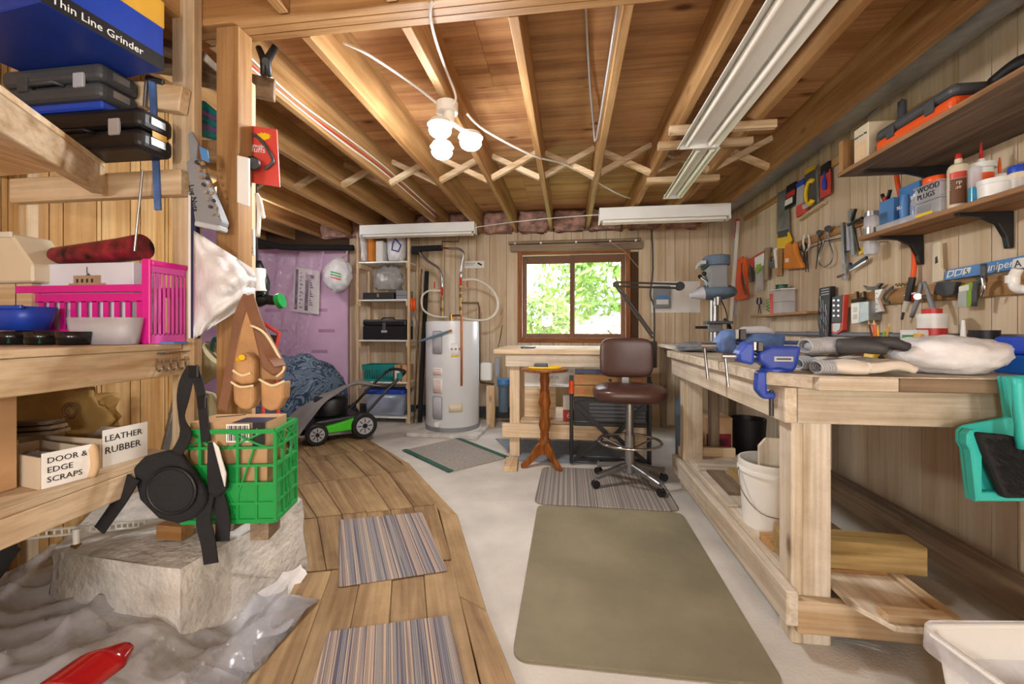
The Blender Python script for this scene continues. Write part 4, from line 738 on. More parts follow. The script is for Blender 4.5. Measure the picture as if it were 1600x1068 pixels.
one('small pine block lying between the two vises', 'offcut', MB().box(-.05, .05, -.03, .03, 0, .02).build('wood_block', 'pine_x', loc=(.82, 1.80, BT), bevel=.002))
def glove(name, label, loc, rz, mb_, mf, mc, s=1.0, flip=1):
    t = thing(name, label, 'glove', loc, rz, 'work gloves on the bench')
    b = MB(); b.blob((0, 0, .018*s), (.058*s, .048*s, .02*s), 3, .12, 2, 22, 12)
    b.build('palm', mb_, t, smooth=True)
    for i, (yy, L, a) in enumerate(((-.034, .072, -.12), (-.012, .088, -.04), (.012, .085, .05), (.033, .066, .16))):
        yy *= flip; a *= flip
        p = V((.042, yy, .02))*s; q = p+V((math.cos(a)*L*.55, math.sin(a)*L*.55, .008))*s; r = p+V((math.cos(a)*L, math.sin(a)*L, -.003))*s
        MB().tube([p-V((.02*s, 0, 0)), p, q, r], [.013*s, .0125*s, .0118*s, .0095*s], 8, sm=3).build('finger', mf, t, smooth=True)
    MB().tube([V((-.015, .04*flip, .018))*s, V((.02, .068*flip, .02))*s, V((.05, .078*flip, .014))*s], [.017*s, .014*s, .0115*s], 8, sm=3).build('thumb', mf, t, smooth=True)
    c = MB()
    for k in range(7): c.tube([V((-.045-.008*k, .032*math.cos(a)*s, .017*s+.015*s*math.sin(a))) for a in [2*math.pi*j/14 for j in range(14)]], .0045, 5, closed=True)
    c.build('cuff', mc, t, smooth=True); return t
glove('work_glove', 'white cotton glove nearest the bench edge', (.91, 1.525, BT), R(-4), 'glovewhite', 'glovewhite', 'glovegrey', 1.35)
glove('work_glove', 'white cotton glove lying under the dark coated glove', (.93, 1.68, BT), R(-2), 'glovewhite', 'glovewhite', 'glovegrey', 1.3, -1)
glove('work_glove', 'grey glove with dark rubber fingers on top of the pile', (.92, 1.61, BT+.062), R(-3), 'glovegrey', 'glovedark', 'glovegrey', 1.6, -1)
glove('work_glove', 'dark rubber coated glove behind the white pair', (1.0, 1.86, BT), R(6), 'glovedark', 'glovedark', 'glovegrey', 1.2)
tm = thing('tape_measure', 'yellow and black tape measure beside the gloves', 'tape measure', (1.17, 1.80, BT), R(20)); MB().prism([V((x, -.022, z)) for x, z in ((-.035, 0), (.035, 0), (.038, .03), (.028, .06), (0, .072), (-.03, .06), (-.038, .03))], (0, .044, 0)).build('case', 'yellow', tm, bevel=.007, seg=2); MB().prism([V((x, -.024, z)) for x, z in ((-.02, .015), (.018, .012), (.02, .04), (0, .058), (-.02, .045))], (0, .048, 0)).build('rubber_grip', 'darkgrey', tm, bevel=.004)
wk = thing('wicker_basket', 'dark woven basket filled with small tools', 'basket', (1.36, 1.88, BT), R(8))
for k in range(5):
    for s, (x, yy) in enumerate(((0, -.06), (0, .06))):
        for j in range(6): MB().box(-.10+.0335*j, -.069+.0335*j, yy-.003-(.003 if (j+k) % 2 else 0), yy+.003+(.003 if (j+k) % 2 else 0), .018*k, .018*k+.017).build('weave', 'wicker', wk)
MB().box(-.104, -.096, -.06, .06, 0, .09).box(.096, .104, -.06, .06, 0, .09).box(-.1, .1, -.055, .055, 0, .005).build('end_panels', 'wicker', wk)
def stick(name, label, cat, a, b, r, m, mtip=None, n=6):
    t = thing(name, label, cat, a); a = V(a); v = V(b)-a; MB().cyl((0, 0, 0), v, r, n=n).build('shaft', m, t)
    MB().cyl(v, v*1.12, r, .001, n=n).build('tip', mtip or 'straw', t); return t
base_ = V((1.50, 1.99, BT+.07))
pot = one('small dark pencil pot standing behind the gloves', 'pot', MB().lathe([(0, 0), (.03, 0), (.032, .075), (.028, .075), (.026, .004), (0, .004)], 18).build('pencil_pot', 'black', loc=(1.36, 2.07, BT), smooth=40))
for k, (m, nm, dx, dy, L) in enumerate((('yellow', 'yellow pencil standing upright in the pot', .012, .012, .15), ('lime', 'green pencil leaning in the pot', -.004, -.014, .14), ('mustard', 'mustard pencil leaning in the pot', .012, -.01, .16), ('orange', 'orange marker leaning right in the pot', -.012, .0, .17), ('brown', 'brown pencil standing at the left of the pot', -.008, .014, .17))):
    stick('pencil', nm, 'pencil', (1.36+dx*.4, 2.07+dy*.4, BT+.006), (1.36+dx*1.6, 2.07+dy*3, BT+L), .0045 if m != 'orange' else .007, m)
for nm, loc, m, rz in (('chisel with a mustard handle standing in the basket', (1.35, 1.85, BT+.03), 'mustard', .4),):
    t = thing('chisel', nm, 'chisel', loc, rz); MB().tube([(0, 0, 0), (0, 0, .03), (.01, 0, .10)], [.006, .014, .016], 10).build('handle', m, t, smooth=40); MB().box(-.006, .006, -.002, .002, -.02, .0).build('blade', 'steel', t)
one('red plastic dish lying in the woven basket', 'dish', MB().lathe([(0, 0), (.025, 0), (.022, .02), (0, .024)], 16).build('paint_dish', 'red', loc=(1.29, 1.87, BT+.07), smooth=40))
t = thing('screwdriver', 'clear handled screwdriver lying across the basket', 'screwdriver', (1.43, 1.83, BT+.095), R(15)); MB().tube([(-.05, 0, .01), (.0, 0, .012), (.03, 0, .01)], [.012, .014, .010], 10).build('handle', 'clearwhite', t, smooth=40); MB().cyl((.03, 0, .01), (.1, 0, .01), .004).build('shaft', 'steel', t); MB().cyl((-.06, 0, .01), (-.048, 0, .01), .013).build('end_cap', 'yellow', t)
bg = MB(); bg.blob((0, 0, .058), (.165, .12, .07), 5, .16, 1.5, 44, 26); one('bulging clear plastic bag on the front of the bench', 'bag', bg.build('plastic_bag', 'bag', loc=(1.27, 1.62, BT+.001), smooth=True))
cse = thing('power_tool_case', 'bright blue metal tool case at right end of the bench', 'case', (1.585, 1.62, BT), R(4)); MB().box(-.12, .2, -.07, .07, 0, .065).build('lower_half', 'brightblue', cse, bevel=.008, seg=2); MB().box(-.12, .2, -.07, .07, .0655, .125).build('upper_half', 'blue', cse, bevel=.012, seg=2); MB().cyl((-.09, -.073, .065), (-.09, -.068, .065), .028).build('latch', 'steel', cse, smooth=40); MB().box(-.01, .2, -.0715, -.0695, .072, .076).build('stripe', 'white', cse); text('W', .04, (.02, -.0705, .083), (1, 0, 0), (0, 0, 1), 'white', cse)
def can(name, label, c, r, h, m, lid, band=None, cat='can'):
    t = thing(name, label, cat, c); MB().lathe([(0, 0), (r, 0), (r, h*.9), (0, h*.9)], 24).build('body', m, t, smooth=40); MB().lathe([(r*1.04, h*.9), (r*1.04, h), (r*.95, h), (0, h*.97)], 24).build('lid', lid, t, smooth=40)
    if band: MB().lathe([(r*1.01, h*band[0]), (r*1.01, h*band[1])], 24).build('label_band', band[2], t, smooth=40)
    return t
c, r, h = sv(1434, 1478, 490, 1.64, BT); can('filler_tub', 'white and red tub of filler behind the plastic bag', c, r*.8, h, 'white', 'white', (.3, .7, 'red'), 'tub')
one('red lid lying on top of the white filler tub', 'lid', MB().lathe([(0, 0), (r*.55, 0), (r*.55, .022), (0, .022)], 20).build('spare_lid', 'red', loc=c+V((0, 0, h+.0005)), smooth=40))
c, r, h = sv(1496, 1514, 500, 1.55, BT); bottle('glue_bottle', 'small glue bottle with yellow base and white nozzle', c, r*.8, h, 'yellow', 'white', [(0, 0), (1, 0), (1, .45), (.8, .5), (0, .5)], [(.6, .5), (.35, .9), (.3, 1), (0, 1)])
c, r, h = sv(1520, 1556, 505, 1.68, BT); can('paint_tin', 'dark green paint tin with white lid near the wall', c, r*.8, .085, 'darkgreen', 'white')
one('black plastic cup upside down on the green paint tin', 'cup', MB().lathe([(0, 0), (.042, 0), (.046, .06), (.042, .06), (0, .056)], 24).build('black_cup', 'black', loc=c+V((0, 0, .0855)), smooth=40))
c, r, h = sv(1466, 1490, 515, 1.53, BT); gbx = box_thing('green_carton', 'small white carton with green panel behind the bag', 'box', c+V((-.03, .12, 0)), (.05, .09, h), 'white'); MB().box(-.0262, -.0252, -.03, .03, h*.55, h*.85).build('green_panel', 'green', gbx); MB().box(-.0262, -.0252, -.045, .045, .0, h*.35).build('red_panel', 'red', gbx)
one('narrow pine strip leaning over the blue case', 'strip', MB().bar((1.62, 1.86, BT+.09), (1.70, 1.50, BT+.14), .04, .018).build('wood_strip', 'joist_y', bevel=.002))
tr = thing('parts_tray', 'shallow wooden tray of screws near the wall', 'tray', (1.58, 2.55, BT), 0); MB().box(-.12, .12, -.16, .16, 0, .008).build('base', 'joist_y', tr)
for x0, x1, y0, y1 in ((-.12, -.11, -.16, .16), (.11, .12, -.16, .16), (-.109, .109, -.16, -.15), (-.109, .109, .15, .16)): MB().box(x0, x1, y0, y1, .0082, .045).build('side', 'joist_y', tr)
mb = MB(); rnd = random.Random(4)
for k in range(40): p = V((rnd.uniform(-.09, .09), rnd.uniform(-.13, .13), .012+rnd.random()*.012)); mb.cyl(p, p+V((rnd.uniform(-.02, .02), rnd.uniform(-.02, .02), .004)), .003, n=5)
mb.build('screws', 'bronze', tr)['kind'] = 'stuff'
c, r, h = sv(1216, 1226, 515, 1.60, BT); bottle('thread_sealant', 'small black and white tube standing near the wall', V((1.6, 2.95, BT)), .016, .085, 'white', 'black', [(0, 0), (1, 0), (1, .5), (.9, .55), (0, .55)], [(1, .55), (1, .85), (.2, .88), (.15, 1), (0, 1)], 'tube')
def rag(label, c, r, m, seed): b = MB(); b.blob((0, 0, r[2]*.8), r, seed, .5, 3.2, 30, 14); return one(label, 'rag', b.build('rag', m, loc=c, smooth=True))
rag('crumpled grey blue rag at the far left bench corner', (.86, 2.93, BT+.001), (.15, .10, .035), 'rag', 2); rag('crumpled pale rag beside the drill press foot', (1.19, 2.95, BT+.001), (.10, .08, .03), 'glovewhite', 7)
one('small red tin lying at the far end of the bench', 'tin', MB().box(-.06, .06, -.03, .03, 0, .035).build('red_tin', 'red', loc=(1.02, 3.08, BT), bevel=.005))
# ---------------------------------------------------------------- drill press
dp = thing('drill_press', 'grey bench drill press wrapped in a blue grey plastic bag', 'drill press', (1.28, 3.95, .9255), R(-8))
MB().box(-.14, .12, -.20, .10, 0, .035).build('base', 'navy', dp, bevel=.01, seg=2); MB().cyl((0, 0, .035), (0, 0, .62), .034, n=20).build('column', 'steel', dp, smooth=40)
MB().box(-.055, .055, -.06, .05, .13, .21).build('table_bracket', 'grey', dp, bevel=.008); MB().box(-.10, .10, -.24, -.04, .20, .222).build('table', 'darkgrey', dp, bevel=.004); MB().cyl((-.06, .0, .17), (-.16, 0, .17), .012).build('clamp_handle', 'black', dp)
MB().box(-.075, .075, -.20, .09, .50, .70).build('head', 'grey', dp, bevel=.02, seg=3); MB().cyl((0, -.13, .36), (0, -.13, .50), .024, .035, 16).build('chuck', 'steel', dp, smooth=40)
MB().prism([V((x, y, .70)) for x, y in [(math.cos(a)*.10, -.12+math.sin(a)*.10) for a in [math.pi+math.pi*k/10 for k in range(11)]]+[(math.cos(a)*.10, .13+math.sin(a)*.10) for a in [math.pi*k/10 for k in range(11)]]], (0, 0, .085)).build('belt_cover', 'blueprint', dp, bevel=.012, seg=2)
MB().prism([V((-.145, -.22, .705)), V((-.105, -.22, .705)), V((-.105, .1, .76)), V((-.145, .1, .70))], (0, 0, .03)).build('side_plate', 'lightgrey', dp)
MB().cyl((.02, .15, .45), (.02, .15, .68), .066, n=22).build('motor', 'darkgrey', dp, smooth=40); MB().tube([(.085, .15, .66), (.115, .15, .64), (.115, .15, .55), (.085, .15, .53)], .007, 6).build('cable_loop', 'black', dp, smooth=True)
for k in range(3):
    a = R(30+120*k); MB().cyl((-.075, -.12, .56), (-.12, -.12+.12*math.cos(a), .56+.12*math.sin(a)), .007).build('feed_lever', 'steel', dp, smooth=40); MB().lathe([(0, -.02), (.018, -.012), (.018, .01), (0, .02)], 12, Matrix.Translation((-.122, -.12+.125*math.cos(a), .56+.125*math.sin(a)))).build('lever_knob', 'black', dp, smooth=True)
b = MB(); b.blob((0, -.03, .48), (.17, .18, .07), 9, .1, 2.0, 32, 18, False); b.build('plastic_cover', 'blueprint', dp, smooth=True)
MB().tube([(.06, .1, .44), (.11, .06, .28), (.10, .02, .02)], .005, 6, sm=4).build('power_cord', 'black', dp, smooth=True)
bg_ = thing('bench_grinder', 'small black bench grinder behind the drill press', 'grinder', (1.52, 4.25, .9255)); MB().box(-.06, .06, -.09, .09, 0, .03).build('base', 'navy', bg_, bevel=.008); MB().cyl((-.08, 0, .10), (.08, 0, .10), .05).build('motor', 'navy', bg_, smooth=40)
for s in (-1, 1): MB().cyl((s*.082, 0, .10), (s*.115, 0, .10), .07, n=20).build('wheel', 'black', bg_, smooth=40)
MB().tube([(0, 0, .15), (-.02, 0, .22), (-.06, 0, .25)], .015, 8).build('work_lamp_neck', 'black', bg_, smooth=True)
# articulated desk lamp clamped at the bench corner
p0 = V((.745, 3.22, .93)); lt = thing('arm_lamp', 'black jointed arm lamp clamped to bench corner reaching across the window', 'lamp', p0, world=True)
L0 = P(1020, 528, 3.3); L1 = P(962, 447, 3.3); L2 = P(1062, 450, 3.35)
MB().bar((L0.x, L0.y, .80), (L0.x, L0.y, 1.0), .05, .05).build('clamp', 'black', lt, bevel=.006); lt.location = (L0.x, L0.y, .80); ROOT[lt.name] = (V((L0.x, L0.y, .80)), True)
for ch in [o for o in bpy.data.objects if o.parent == lt]: bpy.data.objects.remove(ch)
MB().bar((L0.x, L0.y, .78), (L0.x, L0.y, .985), .055, .055).build('clamp', 'black', lt, bevel=.006)
for dz in (0, .032): MB().cyl(L0+V((0, 0, dz)), L1+V((0, 0, dz)), .008).build('lower_arm', 'iron', lt); MB().cyl(L1+V((0, 0, dz)), L2+V((0, 0, dz)), .008).build('upper_arm', 'iron', lt)
MB().cyl(L1+V((0, -.015, .016)), L1+V((0, .015, .016)), .024).build('joint', 'black', lt, smooth=40); MB().cyl(L2+V((0, -.02, .016)), L2+V((0, .02, .016)), .035).build('joint', 'black', lt, smooth=40)
MB().lathe([(.02, 0), (.03, .03), (.055, .10), (.05, .10), (.02, .02)], 16, Matrix.Translation(L2+V((.08, 0, -.06))) @ Matrix.Rotation(R(80), 4, 'Y')).build('shade', 'lightgrey', lt, smooth=40)
# ---------------------------------------------------------------- under the bench
SZ0 = .2055
bk = thing('plastic_bucket', 'white plastic pail with wire handle on the bench shelf', 'bucket', (.90, 2.03, SZ0+.001))
MB().lathe([(0, 0), (.115, 0), (.13, .24), (.138, .24), (.138, .255), (.13, .255), (.134, .262), (.134, .29), (.126, .29), (.112, .008), (0, .008)], 32).build('body', 'whitepaint', bk, smooth=40)
MB().tube([(-.14, 0, .25), (-.15, -.06, .17), (-.10, -.13, .10), (0, -.145, .085), (.10, -.13, .10), (.15, -.06, .17), (.14, 0, .25)], .0025, 6, sm=4).build('wire_handle', 'steel', bk, smooth=True)
one('pointed pine board standing in the white pail', 'board', MB().prism([V((-.06, 0, 0)), V((.07, 0, 0)), V((.07, 0, .33)), V((.03, 0, .37)), V((-.03, 0, .365)), V((-.06, 0, .33))], (0, .018, 0)).build('wood_offcut', 'bench_z', loc=(.92, 2.06, SZ0+.012), bevel=.001))
def offc(label, a, b, w_, h_, m='bench_y'): return one(label, 'offcut', MB().bar(a, b, w_, h_).build('wood_offcut', m, bevel=.002))
offc('short brown board lying flat just before the white pail', (.79, 1.83, .222), (1.06, 1.86, .222), .10, .032, 'joist_x')
offc('thick treated beam offcut lying across the bench shelf', (.79, 1.72, .268), (1.24, 1.70, .268), .10, .10, 'treated_x')
offc('thin board under the treated beam offcut', (.80, 1.72, .2112), (1.12, 1.72, .2112), .12, .011, 'joist_x')
offc('wide plywood piece on the far part of the bench shelf', (.80, 2.83, .2155), (1.10, 2.83, .2155), .18, .018, 'bench_x')
offc('mossy green treated plank lying along the bench shelf', (1.02, 2.22, .226), (1.02, 2.70, .226), .14, .038, 'treated_y')
offc('grey weathered board beside the mossy plank', (.88, 2.36, .216), (.88, 2.71, .216), .10, .018, 'grey_y')
offc('pale pine board along the front edge of the bench shelf', (.80, 2.20, .2125), (.80, 2.70, .2125), .05, .013, 'bench_y')
offc('pine strip lying on the projecting near shelf end', (.94, 1.42, .2175), (1.12, 1.42, .2175), .05, .022, 'pine_x')
t = thing('cleaner_carton', 'pictured cardboard carton under the far bench end', 'box', (1.10, 3.42, 0), R(5)); MB().box(-.10, .10, -.09, .09, 0, .42).build('carton', 'card', t, bevel=.002); MB().box(-.09, .09, -.0915, -.0905, .05, .30).build('picture', 'floral', t)
one('white bordered poster board leaning beside the carton', 'board', MB().box(-.09, .09, -.01, .01, 0, .56).build('poster_board', 'blueprint', loc=(.90, 3.38, 0), rz=R(6), bevel=.001))
bk2 = thing('black_bucket', 'black bucket standing on the floor under the far bench end', 'bucket', (1.36, 3.45, 0)); MB().lathe([(0, 0), (.10, 0), (.125, .40), (.118, .40), (.095, .01), (0, .01)], 24).build('body', 'black', bk2, smooth=40); MB().tube([(-.12, 0, .39), (-.06, 0, .30), (.06, 0, .30), (.12, 0, .39)], .004, 6, sm=4).build('handle', 'steel', bk2)
# dustpan and brush hanging at the bench end
py = 1.44; dpn = thing('dustpan', 'turquoise plastic dustpan hanging from the near bench end', 'dustpan', P(1560, 780, 1.36), world=True)
def DQ(u, v, d=1.36): return onY(u, v, 1.448+(d-1.36))
MB().prism([DQ(*q) for q in ((1562, 588), (1605, 586), (1640, 620), (1640, 778), (1512, 779), (1503, 700), (1497, 690), (1497, 672), (1505, 665), (1572, 652))], V((0, .012, 0))).build('pan', 'turquoise', dpn, bevel=.003)
MB().prism([DQ(*q, 1.35) for q in ((1497, 674), (1505, 667), (1523, 671), (1521, 690), (1521, 770), (1512, 779), (1503, 700), (1497, 690))], V((0, -.03, 0))).build('side_rim', 'turquoise', dpn, bevel=.004)
MB().prism([DQ(*q, 1.35) for q in ((1512, 779), (1521, 765), (1640, 763), (1640, 779))], V((0, -.02, 0))).build('lip', 'turquoise', dpn, bevel=.003)
MB().prism([DQ(*q, 1.35) for q in ((1562, 588), (1605, 586), (1605, 650), (1588, 652), (1583, 600), (1572, 600), (1580, 650), (1572, 652))], V((0, -.02, 0))).build('handle', 'turquoise', dpn, bevel=.004)
cmb = MB()
for k in range(9): cmb.bar(DQ(1521, 672+k*4, 1.325), DQ(1527, 671+k*4, 1.325), .002, .004)
cmb.build('comb_teeth', 'turquoise', dpn)
br = thing('hand_brush', 'black bristled hand brush with turquoise handle in the dustpan', 'brush', DQ(1580, 775, 1.3), world=True)
MB().prism([DQ(*q, 1.30) for q in ((1530, 676), (1590, 682), (1640, 720), (1640, 780), (1572, 780), (1556, 745), (1540, 705))], V((0, .03, 0))).build('bristles', 'blackmatte', br, bevel=.01, seg=2)
MB().tube([DQ(1590, 590, 1.28), DQ(1593, 640, 1.28), DQ(1602, 700, 1.28)], [.012, .014, .018], 8, sm=3).build('handle', 'turquoise', br, smooth=True)
rb = MB(); rnd = random.Random(3)
for k in range(500):
    u = rnd.uniform(1536, 1640); v = rnd.uniform(682, 770)
    if (u-1530)*1.0 < (v-676)*.42+3: continue
    p = DQ(u, v, 1.30); q = DQ(u+rnd.uniform(8, 14), v+rnd.uniform(5, 9), 1.30); rb.cyl(p+V((0, -.002, 0)), q+V((0, -.006, 0)), .0012, n=3)
rb.build('bristle_tips', 'blackmatte', br)['kind'] = 'stuff'
# waste bin
wbin = thing('waste_bin', 'white plastic bin with clear liner at the lower right corner', 'bin', (1.13, 1.08, .001), R(8))
hb = .315
def rr(w_, d_, z, n=5):
    out = []; rad = .035
    for cx, cy, a0 in ((w_-rad, d_-rad, 0), (-w_+rad, d_-rad, 90), (-w_+rad, -d_+rad, 180), (w_-rad, -d_+rad, 270)):
        for k in range(n+1): a = R(a0+90*k/n); out.append(V((cx+rad*math.cos(a), cy+rad*math.sin(a), z)))
    return out
mb = MB(); rings = [rr(.17, .13, 0), rr(.2, .16, hb), rr(.212, .172, hb), rr(.212, .172, hb-.012), rr(.203, .163, hb-.012)]
def loft(mb, rings, cap=True):
    n = len(rings[0])
    for k in range(len(rings)-1): mb.add(rings[k]+rings[k+1], [(i, (i+1) % n, n+(i+1) % n, n+i) for i in range(n)])
    if cap: mb.add(rings[0], [tuple(range(n-1, -1, -1))])
    return mb
loft(mb, [rr(.17, .13, 0), rr(.2, .16, hb), rr(.215, .175, hb+.004), rr(.215, .175, hb-.008)]).build('bin_body', 'whitepaint', wbin, smooth=40, solid=.003)
mb = MB(); loft(mb, [[p+V((0, 0, .012*noise.noise(p*20))) for p in rr(.218, .178, hb-.05)], [p*1.0+V((0, 0, .012*noise.noise(p*23))) for p in rr(.216, .176, hb+.012)], [p+V((0, 0, .03*noise.noise(p*15))) for p in rr(.19, .15, hb-.08)], [p+V((0, 0, .03*noise.noise(p*11))) for p in rr(.12, .09, .10)]], False).build('liner', 'clearbag', wbin, smooth=True)
one('short pine stick thrown in the waste bin', 'stick', MB().bar((1.05, 1.01, .05), (1.01, .99, .305), .014, .012).build('wood_scrap', 'pine_z'))
# ================================================================ stool, pedestal table, folding workbench
st = thing('drafting_stool', 'wheeled stool with brown vinyl seat and backrest', 'stool', (.415, 3.0, .0115), R(0))
MB().cyl((0, 0, .12), (0, 0, .58), .026, n=20).build('column', 'steel', st, smooth=40); MB().cyl((0, 0, .08), (0, 0, .34), .034, n=20).build('sleeve', 'steel', st, smooth=40)
for a in (205, 310, 20, 140):
    d_ = V((math.cos(R(a)), math.sin(R(a)), 0)); MB().bar(d_*.03+V((0, 0, .135)), d_*.26+V((0, 0, .075)), .045, .03).build('leg', 'steel', st, bevel=.006)
    cs_ = MB().cyl(d_*.262+V((0, 0, .03)), d_*.262+V((0, 0, .10)), .008).build('caster', 'steel', st)
    s_ = V((-d_.y, d_.x, 0)); MB().cyl(d_*.262+s_*.016+V((0, 0, .0275)), d_*.262-s_*.016+V((0, 0, .0275)), .027, n=16).build('wheel', 'blackgloss', cs_, smooth=40)
ringz = .295
MB().tube([V((.21*math.cos(a), .21*math.sin(a), ringz)) for a in [2*math.pi*k/40 for k in range(40)]], .010, 8, closed=True).build('foot_ring', 'chrome', st, smooth=True)
for a in (30, 150, 270): MB().cyl((.03*math.cos(R(a)), .03*math.sin(R(a)), .24), (.21*math.cos(R(a)), .21*math.sin(R(a)), ringz), .007).build('ring_strut', 'chrome', st)
mb = MB(); mb.blob((0, 0, .63), (.25, .22, .06), 1, 0, 1, 36, 18, False, sq=.6); mb.build('seat', 'vinyl', st, smooth=True)
mb = MB()
def backf(s):
    return lambda a, b: V(((a-.5)*.37*(1-.12*(2*b-1)**4)*(1 if abs(2*b-1) < .8 else .97), .20+s*.028*(1-abs(2*a-1)**4)*(1-abs(2*b-1)**4)-.03*(2*a-1)**2*1.0, .745+b*.265+.0))
mb = MB(); n = 14
def pillow(cx, cy, cz, sx, sy, sz, curve=.03):
    m_ = MB(); m_.blob((0, 0, 0), (sx, sy, sz), 2, 0, 1, 36, 24, False, sq=.42); m_.v = [V((p.x+cx, p.y+cy-curve*(p.x/sx)**2, p.z+cz)) for p in m_.v]; return m_
pillow(0, .20, .86, .19, .03, .145).build('backrest', 'vinyl', st, smooth=True)
MB().bar((0, .10, .572), (0, .225, .60), .05, .006).build('back_bar', 'steel', st); MB().bar((0, .222, .58), (0, .218, .80), .05, .006, (0, 1, 0)).build('back_bar', 'steel', st); MB().box(-.08, .08, -.08, .08, .565, .585).build('seat_plate', 'iron', st)
pt = thing('pedestal_table', 'small round table on a turned wooden pedestal', 'table', (-.19, 3.33, .0015))
MB().lathe([(0, .75), (.175, .75), (.185, .756), (.185, .764), (.178, .772), (0, .772)], 36).build('top', 'turned', pt, smooth=40)
MB().lathe([(.045, .10), (.038, .16), (.05, .20), (.032, .23), (.036, .25), (.032, .27), (.048, .33), (.034, .40), (.037, .42), (.034, .44), (.05, .50), (.036, .56), (.04, .58), (.032, .62), (.04, .68), (.034, .72), (.05, .749)], 24).build('pedestal', 'turned', pt, smooth=60)
for a in (-45, 75, 200): d_ = V((math.cos(R(a)), math.sin(R(a)), 0)); s_ = V((-d_.y, d_.x, 0))*.014; MB().prism([d_*q+V((0, 0, z))-s_ for q, z in ((.03, .20), (.07, .17), (.12, .09), (.19, .03), (.19, .0), (.15, .0), (.08, .06), (.03, .10))], s_*2).build('foot', 'turned', pt, bevel=.004)
t = thing('headlamp', 'black case with yellow strap lying on the pedestal table', 'strap', (-.21, 3.31, .774)); MB().box(-.06, .045, -.04, .03, 0, .04).build('case', 'darkgrey', t, bevel=.008, seg=2); MB().tube([(-.1, -.05, .008), (0, -.07, .008), (.12, -.05, .008), (.15, 0, .012), (.1, .03, .012), (.05, .0, .012)], .008, 8, sm=4).build('strap', 'yellow', t, smooth=True)
fb = thing('folding_workbench', 'folded black steel workbench leaning against the back counter', 'workbench', (.32, 3.42, .0105))
for x in (-.30, .30): MB().box(x-.015, x+.015, -.02, .01, 0, .70).build('upright', 'black', fb, bevel=.003); MB().box(x-.011, x+.011, -.05, -.025, .02, .60).build('leg_channel', 'black', fb, bevel=.003); MB().cyl((x, -.03, .56), (x, -.03, .66), .022).build('knob', 'orange' if x < 0 else 'black', fb, smooth=40)
MB().box(-.28, .28, -.018, .008, .50, .53).box(-.28, .28, -.018, .008, .30, .33).box(-.28, .28, -.018, .008, .02, .05).build('cross_bars', 'black', fb, bevel=.003)
MB().bar((-.27, -.03, .48), (.0, -.03, .22), .035, .018, (0, 1, 0)).build('brace', 'black', fb); MB().bar((.27, -.03, .48), (.02, -.03, .22), .035, .018, (0, 1, 0)).build('brace', 'black', fb); MB().bar((-.27, -.032, .04), (-.02, -.032, .25), .03, .018, (0, 1, 0)).build('brace', 'black', fb); MB().bar((.27, -.032, .04), (.02, -.032, .25), .03, .018, (0, 1, 0)).build('brace', 'black', fb)
for k in range(5): MB().box(-.16, .27, -.014, -.004, .345+.03*k, .365+.03*k).build('vent_slat', 'darkgrey', fb)
for z0, z1 in ((.60, .685), (.69, .77)):
    j = MB().box(-.28, .28, -.045, -.008, z0-.06, z1-.06).build('jaw_board', 'joist_x', fb, bevel=.003)
    for x in (-.22, 0, .22): MB().cyl((x, -.0465, (z0+z1)/2-.06), (x, -.044, (z0+z1)/2-.06), .012).build('dog_hole', 'packred' if x else 'ink', j)
MB().box(-.28, .28, -.003, .006, .335, .495).build('back_panel', 'black', fb); MB().box(-.27, .27, -.04, .0, .72, .75).build('top_bar', 'navy', fb, bevel=.003)
one('short treated timber lying on the floor by the pedestal table', 'offcut', MB().bar((-.46, 3.42, .02), (-.44, 3.17, .02), .10, .038).build('wood_offcut', 'pine_y', bevel=.002))
# on and under the counter
t = thing('moving_box', 'white printed carton on the counter shelf', 'box', (-.19, 3.82, .3055), 0); MB().box(-.20, .24, -.11, .11, .27, .50).build('carton', 'paper', t, bevel=.002); text('49 28', .035, (.02, -.1105, .34), (1, 0, 0), (0, 0, 1), 'grey', t); t.location.z = .3055; 
one('pine crate below the white carton', 'crate', MB().box(-.2, .07, -.11, .11, 0, .268).build('pine_crate', 'pine_x', loc=(-.19, 3.82, .3058), bevel=.004))
t = thing('red_carton', 'narrow white and red carton marked with a six', 'box', (.0, 3.66, .3055)); MB().box(-.05, .07, -.04, .04, 0, .21).build('carton', 'paper', t, bevel=.002); MB().box(-.051, .071, -.0412, -.0402, .0, .09).build('red_panel', 'red', t); text('6', .07, (-.02, -.0415, .02), (1, 0, 0), (0, 0, 1), 'white', t)
one('brown cardboard box at right on the counter shelf', 'box', MB().box(-.16, .16, -.12, .12, 0, .30).build('cardboard_box', 'card', loc=(.32, 3.86, .3055), bevel=.003))
one('dark blue book lying on the back counter', 'book', MB().box(-.06, .06, -.08, .08, 0, .012).build('notebook', 'navy', loc=(-.36, 3.75, .9135), bevel=.002))
# ================================================================ water heater and pipes
wh = thing('water_heater', 'tall white cylindrical water heater on a concrete slab', 'water heater', (-1.235, 4.40, .0405))
hr, hh_ = .283, 1.125
MB().lathe([(0, 0), (hr-.004, 0), (hr-.004, .045), (hr, .05), (hr, hh_-.02), (hr-.004, hh_-.005), (hr-.02, hh_), (0, hh_+.01)], 56).build('tank', 'heater', wh, smooth=40)
MB().lathe([(hr+.003, 0), (hr+.003, .042), (hr-.006, .044)], 56).build('base_ring', 'grey', wh, smooth=40)
def arc_panel(a0, a1, z0, z1, off): return lambda a, b: V(((hr+off)*math.sin(R(a0+(a1-a0)*a)), -(hr+off)*math.cos(R(a0+(a1-a0)*a)), z0+(z1-z0)*b))
AO = -15      # direction facing the room
def hp(name, a0, a1, z0, z1, m, off=.004, solid=.004): 
    mb = MB(); mb.grid(arc_panel(a0, a1, z0, z1, off), 8, 1); return mb.build(name, m, wh, solid=solid, smooth=True)
